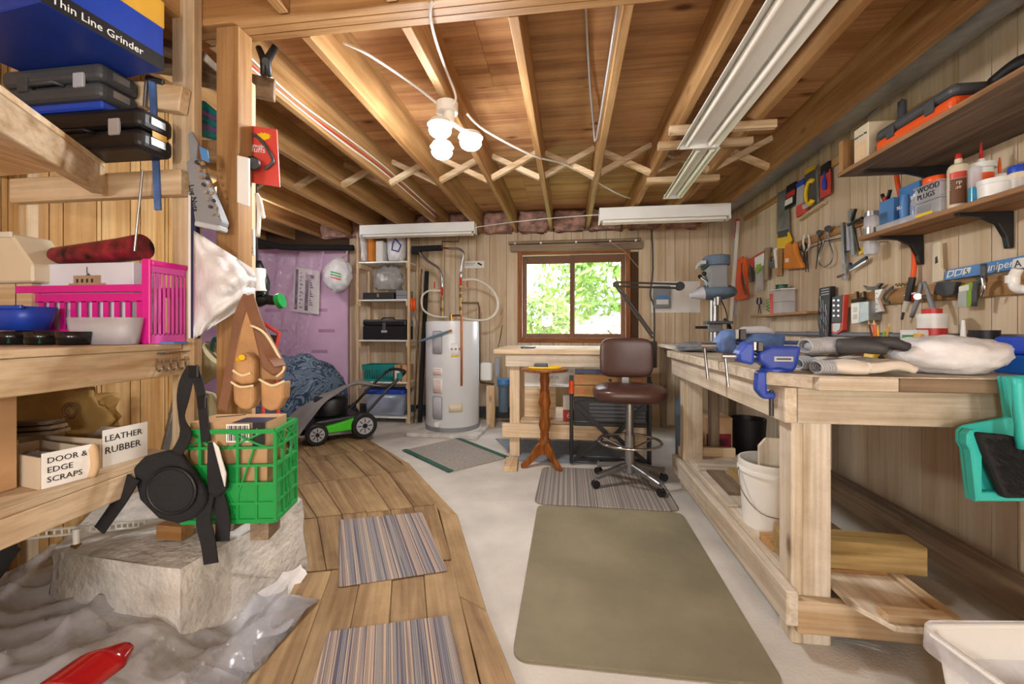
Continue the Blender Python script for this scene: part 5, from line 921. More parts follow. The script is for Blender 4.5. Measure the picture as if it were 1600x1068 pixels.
for z0, z1 in ((.79, 1.02), (.13, .36)):
    q = hp('access_cover', -28, -6, z0, z1, 'lightgrey', .003, .006); mb = MB(); mb.tube([arc_panel(-28, -6, z0, z1, .006)(a, b) for a, b in ((0, .06), (0, .94), (.12, 1), (.88, 1), (1, .94), (1, .06), (.88, 0), (.12, 0))], .004, 6, closed=True).build('rim', 'grey', q)
e = hp('energy_label', 12, 28, .76, .90, 'paper', .0015, .001); hp('label_stripe', 12, 28, .76, .775, 'yellow', .0027, .001)
hp('warning_label', -28, -6, .57, .65, 'paper', .0015, .001); hp('instruction_label', -28, -6, .39, .54, 'paper', .0015, .001)
for k in range(8): hp('print_line', -26, -9, .40+.017*k, .404+.017*k, 'packred', .0025, .0005)
for k in range(3): hp('print_line', -26, -9, .585+.022*k, .59+.022*k, 'packred', .0025, .0005)
hp('rating_plate', 8, 36, .20, .29, 'cream', .0015, .001)
for k in range(3): MB().lathe([(0, 0), (.012, .003), (.012, .006), (0, .006)], 10, Matrix.Translation(arc_panel(0, 1, 0, 1, .003)(14+8*k, .84))@Matrix.Rotation(R(90), 4, 'X')).build('seal', 'grey', wh)
dv = V((hr*math.sin(R(-12)), -hr*math.cos(R(-12)), .09)); MB().cyl(dv, dv+V((-.01, -.04, 0)), .018).build('drain_valve', 'white', wh, smooth=40); MB().cyl(dv+V((-.01, -.04, 0)), dv+V((-.012, -.055, 0)), .026, n=10).build('drain_knob', 'white', wh, smooth=40)
rp = V((hr*math.sin(R(33)), -hr*math.cos(R(33)), 0)); MB().tube([(.02, -.12, hh_+.055), (rp.x*.8, rp.y*.8, hh_+.055), (rp.x*1.04, rp.y*1.04, hh_+.05), (rp.x*1.05, rp.y*1.05, hh_-.05), (rp.x*1.05, rp.y*1.05, .47)], .0115, 10).build('relief_pipe', 'copper', wh, smooth=40)
MB().cyl((.02, -.12, hh_), (.02, -.12, hh_+.075), .018).build('relief_valve', 'brass', wh, smooth=40)
one('low concrete slab under the water heater', 'slab', MB().prism([V(q+(0,)) for q in ((-1.62, 4.05), (-.88, 4.03), (-.86, 4.78), (-1.62, 4.80))], (0, 0, .04)).build('heater_slab', 'footing', bevel=.006))
hs_ = one('blue grey hose end taped across the water heater front', 'hose', MB().tube([P(655, 533, 4.33), P(680, 525, 4.228), P(700, 518, 4.212)], .013, 10).build('hose_end', 'blueprint', smooth=40)); MB().cyl(P(699, 518.3, 4.212), P(706, 516, 4.208), .012).build('nozzle', 'brass', hs_)
pp = thing('hot_water_pipework', 'copper pipes and braided hoses feeding the water heater', 'pipes', (-1.2, 4.6, 1.17), world=True)
def Q(u, v, Y=4.52): return onY(u, v, Y)
YP = 4.52
MB().tube([Q(691, 494), Q(691, 447)], .011, 10).build('riser', 'brass', pp, smooth=40); MB().tube([Q(720, 490), Q(720, 430)], .011, 10).build('riser', 'brass', pp, smooth=40)
for u, v in ((691, 483), (691, 466), (720, 482), (720, 462), (720, 452)): MB().cyl(Q(u, v+3), Q(u, v-3), .019, n=8).build('union', 'bronze', pp)
for u, v in ((691, 455), (720, 440)): MB().box(-.012, .012, -.016, .016, -.045, .045, Matrix.Translation(Q(u, v)+V((0, -.01, 0)))).build('valve_handle', 'red', pp, bevel=.003); MB().cyl(Q(u, v-7), Q(u, v-12), .016).build('fitting', 'steel', pp)
MB().tube([Q(691, 443), Q(690, 430), Q(684, 418), Q(672, 410), Q(662, 402), Q(656, 394)], .014, 10, sm=5).build('braided_hose', 'steel', pp, smooth=True)
MB().tube([Q(720, 426), Q(722, 410), Q(724, 396), Q(718, 389), Q(709, 388), Q(702, 388)], .014, 10, sm=5).build('braided_hose', 'steel', pp, smooth=True)
MB().tube([Q(689, 454), Q(680, 454), Q(670, 454), Q(660, 462), Q(659, 477), Q(665, 487), Q(680, 494), Q(700, 495)], .0105, 10, sm=5).build('white_hose', 'offwhite', pp, smooth=True)
MB().tube([Q(722, 437), Q(735, 436), Q(748, 438), Q(765, 448), Q(776, 465), Q(777, 482), Q(768, 495), Q(750, 500), Q(715, 496)], .0125, 10, sm=5).build('white_hose', 'offwhite', pp, smooth=True)
for u, v in ((730, 444), (679, 445)): MB().bar(Q(u, v+5), Q(u, v-5), .012, .012).build('valve_lever', 'red', pp)
MB().cyl(onY(644, 389, 4.55), onY(691, 387, 4.55), .034, n=16).build('foam_sleeve', 'foam', pp, smooth=40); MB().cyl(onY(644, 393, 4.56), onY(658, 393, 4.56), .034, n=16).build('foam_sleeve', 'foam', pp, smooth=40)
MB().tube([Q(691, 387), Q(703, 388)], .0115, 10).build('stub_pipe', 'copper', pp, smooth=40)
MB().tube([Q(691, 386), Q(691, 377), Q(717, 377), Q(718, 366), onY(718, 362, 4.52)], .010, 10).build('riser_pipe', 'bronze', pp, smooth=40)
cp = thing('cold_water_pipe', 'bronze pipe dropping beside the heater to the blue filter', 'pipes', (-.9, 4.7, .35), world=True)
MB().tube([Q(722, 473), Q(747, 473, 4.75), Q(749, 480, 4.75), Q(749, 590, 4.75), Q(751, 597, 4.75), Q(772, 600, 4.75)], .0115, 10).build('drop_pipe', 'bronze', cp, smooth=40)
wfz = thing('water_filter', 'blue capped water filter canister hanging under the pipe', 'filter', onY(786, 640, 4.72), world=True); a = onY(787, 600, 4.72)
MB().lathe([(0, 0), (.05, 0), (.055, .01), (.058, .28), (.07, .29), (.07, .305), (0, .305)], 24, Matrix.Translation(a+V((0, 0, -.31)))).build('bowl', 'blueprint', wfz, smooth=40); MB().lathe([(.075, 0), (.075, .06), (.06, .068), (0, .068)], 24, Matrix.Translation(a)).build('cap', 'skyblue', wfz, smooth=40)
a = onY(760, 580, 4.70); one('small white water tank box on the wall by the filter', 'tank', MB().box(-.065, .065, -.05, .05, -.10, .10, Matrix.Translation(a)).build('white_tank', 'whitepaint', bevel=.015, seg=2))
a = onY(777, 572, 4.76); one('grey plastic sleeve standing beside the white tank', 'tube', MB().cyl(a+V((0, 0, -.11)), a+V((0, 0, .10)), .03).build('plastic_sleeve', 'clearblue', smooth=40))
one('short pine post carrying the water filter pipe', 'post', MB().box(-.045, .045, -.035, .035, 0, onY(767, 602, 4.6).z, Matrix.Translation(V((onY(767, 602, 4.6).x, 4.6, 0)))).build('pipe_post', 'pine_z', bevel=.002))
cd = thing('instruction_card', 'white card with a pictogram pinned to the panelling', 'card', onY(740, 420, 4.955), world=True); c0 = onY(726, 419, 4.958); MB().box(0, .24, -.003, 0, 0, .085, Matrix.Translation(c0)).build('sheet', 'paper', cd); MB().box(.01, .13, -.0036, -.003, .055, .062, Matrix.Translation(c0)).box(.01, .11, -.0036, -.003, .035, .042, Matrix.Translation(c0)).build('print_lines', 'grey', cd); MB().bar(c0+V((.16, -.004, .06)), c0+V((.21, -.004, .035)), .02, .002, (0, 1, 0)).build('pictogram', 'ink', cd)
one('thin metal rod leaning on the wall over the counter', 'rod', MB().cyl(onY(777, 550, 4.93), onY(785, 508, 4.95), .004).build('thin_rod', 'iron'))
# things leaning between shelf unit and heater
for nm, lb, u0, v0, u1, v1, Y, r_, m in (('foam_tube', 'long black foam pipe sleeve leaning beside the heater', 656, 664, 667, 424, 4.66, .026, 'foam'), ('copper_rod', 'thin copper rod leaning beside the black foam sleeve', 647, 662, 659, 420, 4.70, .008, 'bronze'), ('dowel', 'pale wooden dowel leaning behind the copper rod', 656, 660, 661, 450, 4.80, .011, 'pine_z')):
    p_, q_ = onY(u0, v0, Y-.05), onY(u1, v1, Y+.1); p_.z = r_+.001; one(lb, 'rod' if 'foam' not in nm else 'sleeve', MB().cyl(p_, q_, r_, n=12).build(nm, m, smooth=40))
lp = thing('loppers', 'orange handled loppers hanging on the shelf unit post', 'loppers', onY(648, 505, 4.60), world=True)
for s in (-1, 1): MB().tube([onY(646, 482, 4.575), onY(646+s*3, 495, 4.575), onY(648+s*5, 510, 4.575)], .007, 6).build('blade_arm', 'steel', lp); MB().tube([onY(645+s*2, 466, 4.575), onY(646+s*2, 485, 4.575)], .015, 8).build('grip', 'orange', lp, smooth=True)
# ---------------------------------------------------------------- contents of the shelf unit
def sack(name, label, u0, u1, vt, Y, zb, dep, m, seed, amp=.28, cat='bag'):
    x0, x1 = onY(u0, 500, Y).x, onY(u1, 500, Y).x; h = onY((u0+u1)/2, vt, Y).z-zb; b = MB(); b.blob((0, 0, h*.5), ((x1-x0)/2*.95, dep, h*.58), seed, amp, 2.2, 30, 20, sq=.75)
    b.v = [V((p.x, p.y, max(p.z, 0))) for p in b.v]
    return one(label, cat, b.build(name, m, loc=((x0+x1)/2, Y, zb+.001), smooth=True))
YS = 4.75
sack('white_bag', 'white plastic shopping bag at the left of the top shelf', 567, 576, 364, YS, SZ[4], .10, 'bag', 11)
sack('orange_bag', 'orange and clear packet on the top shelf', 577, 589, 366, YS, SZ[4], .08, 'canvasorange', 12, .15)
c = onY(597, 400, YS); one('plain white paper packet on the top shelf', 'packet', MB().box(-.045, .045, -.08, .08, 0, .25).build('white_packet', 'paper', loc=(c.x, YS, SZ[4]+.001), bevel=.015, seg=2))
sb = sack('printed_bag', 'white bag with blue diamond print on the top shelf', 606, 634, 363, YS, SZ[4], .09, 'bag', 14, .12)
ROOT[sb.name] = (V(sb.location), True); ctr = onY(620, 386, YS-.10); MB().tube([ctr+V((x, 0, z)) for x, z in ((-.02, .10), (.05, .02), (.02, -.05), (-.06, -.03), (-.05, .04))], .009, 6, closed=True).build('blue_print', 'boxblue', sb)
bc_ = thing('case', 'slim black hard case on the second shelf', 'case', (-2.205, YS+.02, SZ[3]+.0005)); MB().box(-.19, .19, -.10, .10, 0, .085).build('shell', 'black', bc_, bevel=.008, seg=2); MB().box(-.012, .012, -.106, -.1, .03, .07).build('latch', 'brass', bc_); bc_.name = 'instrument_case'
bc2 = thing('drill_case', 'grey metal case beside the slim black case', 'case', (-1.915, YS+.02, SZ[3]+.0005)); MB().box(-.075, .06, -.10, .10, 0, .11).build('shell', 'grey', bc2, bevel=.01, seg=2); MB().box(-.07, .055, -.1015, -.1005, .045, .05).build('seam', 'ink', bc2)
sack('grey_bag', 'crumpled grey translucent bag lying on the black case', 585, 629, 420, YS+.02, SZ[3]+.112, .09, 'greybag', 15, .35)
tbx = thing('tool_box', 'big black toolbox with handle on the third shelf', 'toolbox', (-2.125, YS+.02, SZ[2]+.0005)); MB().box(-.265, .265, -.11, .11, 0, .16).build('body', 'black', tbx, bevel=.006); MB().box(-.268, .268, -.113, .113, .162, .235).build('lid', 'black', tbx, bevel=.02, seg=2); MB().box(-.02, .02, -.122, -.112, .11, .20).build('latch', 'steel', tbx, bevel=.002); MB().box(-.035, .035, -.114, -.111, .085, .11).build('name_plate', 'lightgrey', tbx); MB().tube([(-.08, 0, .235), (-.07, 0, .255), (.07, 0, .255), (.08, 0, .235)], .009, 8).build('handle', 'black', tbx, smooth=True)
def basket(t, sx, sy, h, m, slots, th=.004, taper=.9):
    ix, iy = sx*taper, sy*taper
    def wall(a0, a1, b0, b1, n, nm):
        # a0,a1 bottom corners, b0,b1 top corners
        for k in range(n):
            t0, t1 = (k+.28)/n, (k+1-.28)/n; t0, t1 = (k+.62)/n-.5/n*.0, (k+1.38)/n
            s0, s1 = (k)/n, (k+.45)/n
            q = [a0.lerp(a1, s0), a0.lerp(a1, s1), b0.lerp(b1, s1), b0.lerp(b1, s0)]; MB().prism([q[0].lerp(q[3], .15), q[1].lerp(q[2], .15), q[1].lerp(q[2], .72), q[0].lerp(q[3], .72)], (a1-a0).cross(b0-a0).normalized()*th).build('slat', m, t)
        for f0, f1 in ((0, .16), (.72, 1)): MB().prism([a0.lerp(b0, f0), a1.lerp(b1, f0), a1.lerp(b1, f1), a0.lerp(b0, f1)], (a1-a0).cross(b0-a0).normalized()*th).build(nm, m, t)
    cb_ = [V((x*ix/2, y*iy/2, 0)) for x, y in ((-1, -1), (1, -1), (1, 1), (-1, 1))]; ct = [V((x*sx/2, y*sy/2, h)) for x, y in ((-1, -1), (1, -1), (1, 1), (-1, 1))]
    for i in range(4): wall(cb_[i], cb_[(i+1) % 4], ct[i], ct[(i+1) % 4], slots[i % 2], 'band')
    MB().prism(cb_, (0, 0, .004)).build('bottom', m, t)
    MB().tube([p+V((0, 0, 0)) for p in ct], .006, 6, closed=True).build('rim', m, t)
tbk = thing('teal_basket', 'teal slotted plastic basket on the fourth shelf', 'basket', (-2.20, 4.775, SZ[1]+.001)); basket(tbk, .38, .26, .185, 'teal', (12, 9))
cbx = thing('cardboard_box', 'taped cardboard box with label beside the teal basket', 'box', (-1.975, 4.775, SZ[1]+.001)); MB().box(-.03, .12, -.11, .11, 0, .19).build('carton', 'card', cbx, bevel=.002); MB().box(-.02, .03, -.1115, -.1105, .04, .13).build('label_sheet', 'paper', cbx); MB().box(.045, .065, -.1115, -.1105, 0, .19).build('tape', 'brown', cbx)
tote = thing('storage_tote', 'clear plastic tote with bright blue lid on the bottom shelf', 'tote', (-2.125, 4.775, SZ[0]+.0025)); loft(MB(), [rr(.225, .115, 0), rr(.24, .13, .25)]).build('tub', 'clearblue', tote, smooth=40, solid=.003); MB().prism(rr(.245, .138, .25), (0, 0, .05)).build('lid', 'blue', tote, bevel=.008, seg=2); MB().box(-.20, -.02, -.09, .09, .01, .22).build('contents', 'card_pale', tote); MB().box(.0, .2, -.09, .09, .01, .24).build('contents', 'blueprint', tote)
# ================================================================ ceiling fixtures
def strip_light(name, label, a, b, w_, hh=0, tubes=2):
    a, b = V(a), V(b); t = thing(name, label, 'light fixture', (a+b)/2, world=True); d_ = (b-a).normalized(); s_ = V((-d_.y, d_.x, 0)); up = V((0, 0, 1))
    prof = [(-w_/2, -.02), (-w_*.28, .02), (-w_*.2, .03), (w_*.2, .03), (w_*.28, .02), (w_/2, -.02), (w_/2-.004, -.023), (w_*.27, .014), (w_*.17, .0), (-w_*.17, .0), (-w_*.27, .014), (-w_/2+.004, -.023)]
    if hh: prof = [(-w_/2, 0), (-w_/2, hh), (w_/2, hh), (w_/2, 0), (w_/2-.004, 0), (w_/2-.03, hh*.6), (-w_/2+.03, hh*.6), (-w_/2+.004, 0)]
    MB().prism([a+s_*x+up*z for x, z in prof], b-a).build('housing', 'whitepaint', t, bevel=.001)
    for k in range(tubes): x = (k-(tubes-1)/2)*w_*.55; MB().cyl(a+s_*x+d_*.03-up*.012, b+s_*x-d_*.03-up*.012, .0145, n=14).build('tube', 'tubeoff', t, smooth=40)
    for p in (a, b): MB().bar(p-s_*w_*.42-up*.005, p+s_*w_*.42-up*.005, .012, .035).build('end_plate', 'whitepaint', t)
    return t
f1 = strip_light('fluorescent_light', 'long double tube fluorescent fixture nearest the camera', (.735, 1.30, 2.145), (.735, 2.56, 2.145), .23)
f2 = strip_light('fluorescent_light', 'narrower fluorescent fixture continuing from the long one', (.80, 2.60, 2.155), (.825, 3.55, 2.155), .15)
f3 = strip_light('fluorescent_light', 'white fluorescent fixture above the shelf unit', V((onY(566, 356, 4.42).x, 4.42, 2.115)), V((onY(743, 351, 4.42).x, 4.42, 2.115)), .13, .10)
f4 = strip_light('fluorescent_light', 'white fluorescent fixture right of the window', V((onY(936, 342, 4.02).x, 4.02, 2.085)), V((onY(1138, 334, 4.02).x, 4.02, 2.085)), .13, .11)
for x0, x1, yy, nm in ((.56, 1.12, 2.48, 'first'), (.54, 1.08, 2.68, 'second'), (.58, 1.1, 3.30, 'third')):
    one('%s pine hanger board across joists from the camera above the fluorescent lights' % nm, 'board', MB().box(x0, x1, yy-.02, yy+.02, 2.178, 2.2195).build('hanger_board', 'pine_x', bevel=.002), 'fixture hanger boards')
lf = thing('ceiling_lamp', 'bright three headed lamp on a joist at the room centre', 'lamp', (-.60, 2.07, 2.22), world=True)
MB().cyl((-.61, 2.07, 2.17), (-.61, 2.07, 2.2195), .055, n=20).build('junction_box', 'whitepaint', lf, smooth=40); MB().cyl((-.60, 2.07, 2.12), (-.60, 2.07, 2.17), .028).build('socket', 'whitepaint', lf, smooth=40)
for n_, l_, p_, s_ in LAMPS[:3]: MB().blob(V(l_)+V((0, 0, .045)), (.056, .056, .036), 1, 0, 1, 20, 12, False).build('bulb_head', 'bulb', lf, smooth=True); MB().lathe([(.062, .0), (.05, .02), (.02, .03), (0, .03)], 24, Matrix.Translation(V(l_)+V((0, 0, .072)))).build('reflector', 'whitepaint', lf, smooth=40, solid=.003); MB().cyl(V((-.60, 2.07, 2.13)), V(l_)+V((0, 0, .085)), .012).build('arm', 'whitepaint', lf)
for n_, l_, p_, s_ in LAMPS[3:]:
    k_ = thing('added_fill_bulb', {0: 'added bare fill bulb hanging behind the camera on the left', 1: 'added bare fill bulb hanging behind the camera on the right', 2: 'added bare fill bulb hidden between joists over the covered machine'}[LAMPS[3:].index((n_, l_, p_, s_))], 'lamp', l_); MB().cyl((0, 0, .03), (0, 0, .10), .03).build('socket', 'whitepaint', k_, smooth=40); MB().blob((0, 0, 0), (.035, .035, .045), 1, 0, 1, 20, 12, False).build('bulb', 'bulb', k_, smooth=True); MB().cyl((0, 0, .1), (0, 0, 2.454-l_[2]), .008).build('cord', 'white', k_)  # fill bulbs added for brightness: two behind the camera, one for the far left
def cable(name, label, pts, r_, m, sm=5): return one(label, 'cable', MB().tube(pts, r_, 7, sm=sm).build(name, m, smooth=True))
cable('lamp_cable', 'white cable from beam hanging down to the centre lamp', [onZ(676, 2, 2.213), onZ(672, 20, 2.20), onZ(680, 60, 2.20), P(697, 110, 2.0), P(712, 150, 2.08), P(707, 166, 2.10)], .006, 'white')
cable('lamp_cable', 'white cable running left from the centre lamp to a joist', [P(685, 163, 2.12), P(640, 128, 2.05), P(575, 85, 1.85), onZ(536, 66, 2.30)], .0065, 'white')
cable('ceiling_cable', 'white cable drooping right from the centre lamp across joists', [P(730, 178, 2.2), onZ(760, 205, 2.2), onZ(833, 243, 2.21), onZ(890, 260, 2.3), onZ(960, 300, 2.26), onZ(985, 310, 2.28)], .0065, 'white')
for k, (c_, dy, dz) in enumerate((('white', 0, .0), ('red', .012, .022), ('white', .02, .05))):
    cable('joist_cable', ('lower white cable stapled along the left joist', 'red cable stapled along the left joist', 'upper white cable stapled along the left joist')[k], [V((-1.4295+.026, 1.56, ZJ+.03+dz)), V((-1.4295+.024, 2.0, ZJ+dz+.02*(k == 0))), V((-1.4295+.026, 2.5, ZJ+.03+dz)), V((-1.4295+.024, 3.15, ZJ+.06+dz)), V((-1.4295+.026, 4.4, ZJ+.05+dz))], .005, c_)
cable('grey_conduit_cable', 'grey cable running along subfloor then joist', [V((.05, 1.54, 2.44)), V((.10, 2.2, 2.44)), V((.155, 2.75, 2.40)), V((.175, 2.76, 2.30)), V((.178, 1.58, 2.26))], .006, 'lightgrey', 3)
cable('wall_cable', 'thin white wire strung along the joist ends to the fixture', [onY(742, 355, 4.35), onY(800, 347, 4.3), onY(870, 340, 4.3), onY(960, 334, 4.2), onY(1020, 334, 4.02)], .004, 'white')
cable('wall_conduit', 'dark conduit dropping down the back wall right of the window', [onY(1018, 345, 4.93), onY(1020, 420, 4.93), onY(1016, 460, 4.93), onY(1022, 480, 4.93), onY(1022, 535, 4.93)], .008, 'darkgrey', 3)
cable('black_pipe', 'long black foam covered pipe high on the pink wall', [onY(402, 376, 4.5), onY(440, 386, 4.6), onY(500, 387, 4.75), onY(552, 387, 4.78)], .036, 'foam', 4)
sp_ = thing('electrical_box', 'grey electrical box with blue label on the back wall', 'electrical box', onY(1032, 478, 4.95), world=True); a = onY(1033, 462, 4.957); MB().box(-.09, .09, -.06, 0, -.14, .11, Matrix.Translation(a)).build('box', 'grey', sp_, bevel=.008); MB().box(-.065, .065, -.064, -.0605, -.10, .0, Matrix.Translation(a)).build('label_panel', 'skyblue', sp_); MB().box(-.065, .065, -.066, -.0645, -.10, -.045, Matrix.Translation(a)).build('label_white', 'white', sp_)
one('white backing board behind the electrical box', 'board', MB().box(-.11, .42, -.004, 0, -.19, .16, Matrix.Translation(onY(1033, 462, 4.9615))).build('backing_board', 'paper'))
one('clear plastic set square pinned on the corner panelling', 'set square', MB().prism([onX(1128, 345, 1.785), onX(1120, 430, 1.785), onX(1140, 430, 1.785)], (.004, 0, 0)).build('set_square', 'clearwhite'))
# ================================================================ left rack: things on it
FW = V((-sT, cT, 0)); RT = V((cT, sT, 0)); UP = V((0, 0, 1))
def slab(px, d, t, m, name, parent=None, bevel=0, seg=1):
    """flat thing facing the room: outline at distance d, real thickness t behind it"""
    return MB().prism([P(u, v, d) for u, v in px], FW*t).build(name, m, parent, bevel=bevel, seg=seg)
def path(px, d): return [P(q[0], q[1], q[2] if len(q) > 2 else d) for q in px]
DZ = 1.0305
def wall_slots(t, a0, a1, z0, z1, n, m, th=.004, rail=.18, name='slat'):
    a0, a1 = V(a0), V(a1); h = z1-z0; nrm = (a1-a0).cross(UP).normalized()*th
    for k in range(n+1):
        s0, s1 = max((k-.22)/n, 0), min((k+.22)/n, 1); p, q = a0.lerp(a1, s0), a0.lerp(a1, s1)
        MB().prism([p+UP*(z0+h*rail*.9), q+UP*(z0+h*rail*.9), q+UP*(z1-h*rail*.9), p+UP*(z1-h*rail*.9)], nrm).build(name, m, t)
    for f0, f1 in ((z0, z0+h*rail), (z1-h*rail, z1)): MB().prism([a0+UP*f0, a1+UP*f0, a1+UP*f1, a0+UP*f1], nrm).build('rail', m, t)
pk = thing('pink_basket', 'hot pink stacking basket on the rack deck', 'basket', (-1.64, 1.295, DZ), world=True)
x0, x1, y0, y1 = -1.92, -1.385, 1.235, 1.362
wall_slots(pk, (x1, y0, 0), (x1, y1, 0), DZ, DZ+.27, 8, 'pinklight', rail=.12); wall_slots(pk, (x0, y1, 0), (x1, y1, 0), DZ, DZ+.20, 12, 'magenta'); wall_slots(pk, (x0, y1, 0), (x0, y0, 0), DZ, DZ+.27, 6, 'magenta')
wall_slots(pk, (x0, y0+.014, 0), (x1-.01, y0+.014, 0), DZ+.01, DZ+.172, 12, 'magenta'); MB().box(x0, x1, y0, y0+.005, DZ, DZ+.05).build('front_panel', 'magenta', pk); MB().box(x0, x1, y0-.004, y0+.006, DZ+.175, DZ+.20).build('top_bar', 'magenta', pk, bevel=.002); MB().box(x0, x1, y0, y1, DZ, DZ+.004).build('bottom', 'magenta', pk)
MB().box(x1-.028, x1+.004, y0-.006, y0+.004, DZ, DZ+.285).build('corner_post', 'magenta', pk, bevel=.003); MB().box(x1-.004, x1+.012, y0, y1, DZ+.262, DZ+.28).build('side_rim', 'magenta', pk, bevel=.003)
def DK(u, Y): p = onY(u, 500, Y); return p.x
pb = thing('photo_box', 'white box printed with a pale sky and old building', 'box', ((DK(70, 1.28)+DK(222, 1.28))/2, 1.305, DZ+.0045), 0); hw = (DK(222, 1.28)-DK(70, 1.28))/2-.012; MB().box(-hw, hw, -.045, .05, 0, .275).build('carton', 'skyprint', pb, bevel=.002)
MB().box(-.05, .06, -.0465, -.0455, .19, .232).build('building_print', 'buffprint', pb); MB().box(-.07, .08, -.0462, -.0452, .19, .205).build('building_wing', 'buffprint', pb)
for k in range(4): MB().box(-.038+.02*k, -.030+.02*k, -.047, -.0464, .207, .22).build('window_print', 'ink', pb)
MB().prism([V((.0, -.0465, .232)), V((.01, -.0465, .24)), V((.02, -.0465, .232))], (0, .001, 0)).build('roof_print', 'darkgrey', pb); MB().bar((.005, -.0466, .238), (.005, -.0466, .262), .002, .001, (0, 1, 0)).build('flag_print', 'navy', pb)
mb = MB(); mb.tube([(-hw*.95, 0, .035), (hw*.45, 0, .048), (hw*.95, 0, .058)], [.03, .042, .045], 18); one('dark red flowered gift tin lying on the photo box', 'tin', mb.build('floral_tin', 'floral', loc=(pb.location.x, 1.30, DZ+.281), smooth=40))
cbn = thing('cream_bin', 'cream plastic hopper bin at the left end of the rack', 'bin', (DK(10, 1.2)-.03, 1.27, DZ+.16)); MB().prism([V((.14, -.06, 0)), V((-.2, -.06, 0)), V((-.2, -.06, .17)), V((.05, -.06, .17)), V((.14, -.06, .06))], (0, .12, 0)).build('hopper', 'cream', cbn, bevel=.006); MB().box(-.2, .06, -.066, -.058, .155, .175).build('rim', 'offwhite', cbn, bevel=.002); cbn.location.z = DZ+.21; cbn.location.x -= .02
one('wooden riser block under the cream bin', 'block', MB().box(-.17, .1, -.05, .05, 0, .204).build('riser_block', 'pine_x', loc=(cbn.location.x, 1.285, DZ+.005)))
Yf = 1.165
bb = thing('blue_bin', 'open fronted blue plastic parts bin on the rack', 'bin', (DK(20, Yf), Yf+.0, DZ+.0475)); loft(MB(), [rr(.105, .045, 0), rr(.12, .055, .075)]).build('tub', 'blue', bb, smooth=40, solid=.004); MB().box(-.125, .125, -.062, -.052, .066, .078).build('rim', 'blue', bb, bevel=.002)
for k in range(3):
    xx = DK(18+48*k, 1.12)-.01; tr_ = thing('black_tray', ('leftmost black plastic tray under the blue bin', 'middle black plastic tray at the rack edge', 'right black plastic tray beside the clear tub')[k], 'tray', (xx, 1.13, DZ+.0022)); loft(MB(), [rr(.036, .036, 0), rr(.042, .041, .04)]).build('tub', 'blackgloss', tr_, smooth=40, solid=.003)
    if k < 2: MB().box(-.03, .03, -.03, .03, .003, .025).build('contents', 'darkgreen', tr_)
ct_ = thing('clear_tub', 'clear plastic tub holding a crumpled bag', 'tub', (DK(165, 1.19), 1.19, DZ+.0022)); loft(MB(), [rr(.105, .035, 0), rr(.118, .041, .085)]).build('tub', 'clearwhite', ct_, smooth=40, solid=.003)
b = MB(); b.blob((0, 0, .035), (.075, .027, .036), 21, .4, 2.4, 30, 18); one('crumpled clear bag stuffed in the clear tub', 'bag', b.build('crumpled_bag', 'clearbag', loc=(ct_.location.x+.01, 1.19, DZ+.012), smooth=True))
one('folded blue leaflet lying right of the pink basket', 'leaflet', MB().box(-.0, .05, -.03, .03, 0, .006).build('leaflet', 'skyblue', loc=(-1.372, 1.285, DZ), rz=R(5)))
# cases on the upper shelf
UZT = UZ+.0205
def hardcase(t, sx, sy, h, m='black'):
    MB().box(-sx/2, sx/2, -sy/2, sy/2, 0, h*.48).build('lower_shell', m, t, bevel=.02, seg=3); MB().box(-sx/2, sx/2, -sy/2, sy/2, h*.5, h).build('upper_shell', m, t, bevel=.02, seg=3)
    for x in (-sx*.25, sx*.3): MB().box(x-.02, x+.02, -sy/2-.006, -sy/2+.004, h*.3, h*.7).build('latch', 'lightgrey' if x > 0 else m, t, bevel=.002)
    MB().tube([(-.06, -sy/2, h*.4), (-.05, -sy/2-.02, h*.4), (.05, -sy/2-.02, h*.4), (.06, -sy/2, h*.4)], .007, 8).build('handle', m, t, smooth=True)
    for z in (.25, .75): MB().box(sx/2-.0005, sx/2+.004, -sy*.2, sy*.2, h*z-.012, h*z+.012).build('corner_plate', 'galv', t)
k1 = thing('black_tool_case', 'large black hard case overhanging the upper rack shelf', 'case', (-1.615, 1.262, UZT)); hardcase(k1, .46, .125, .135)
MB().box(.2305, .2325, -.02, .03, .05, .07).build('yellow_label', 'mustard', k1)
one('blue folded packet between the two black cases', 'packet', MB().box(-.19, .15, -.06, .055, 0, .028).build('blue_packet', 'blue', loc=(-1.68, 1.262, UZT+.1355), bevel=.006))
k2 = thing('black_tool_case', 'smaller dark grey hard case stacked above the blue packet', 'case', (-1.72, 1.255, UZT+.1645), R(0)); hardcase(k2, .40, .13, .12, 'darkgrey')
gbx = thing('grinder_box', 'tilted blue power tool carton printed Thin Line Grinder', 'box', (-1.60, 1.245, UZT+.30)); Rm = rotm((0, 0, 0), 0, 0, R(-6))
MB().box(-.24, .24, -.16, .16, 0, .235, Rm).build('carton', 'boxblue', gbx, bevel=.003); mb = MB(); mb.box(.2402, .2415, -.16, .16, 0, .05, Rm); mb.build('black_band', 'black', gbx)
mb = MB(); mb.box(.2402, .2415, -.16, .16, .145, .235, Rm); mb.build('gold_band', 'mustard', gbx); mb = MB(); mb.box(-.24, .24, -.1615, -.1602, .18, .235, Rm); mb.build('yellow_flap', 'yellow', gbx)
R3 = Rm.to_3x3(); text('Thin Line Grinder', .032, Rm @ V((.242, -.14, .013)), R3 @ V((0, 1, 0)), R3 @ V((0, 0, 1)), 'white', gbx); text('BENCHTOP\nTOOLS', .036, Rm @ V((.242, -.14, .20)), R3 @ V((0, 1, 0)), R3 @ V((0, 0, 1)), 'ink', gbx)
gbx.location = (-1.63, 1.14, UZT+.286)
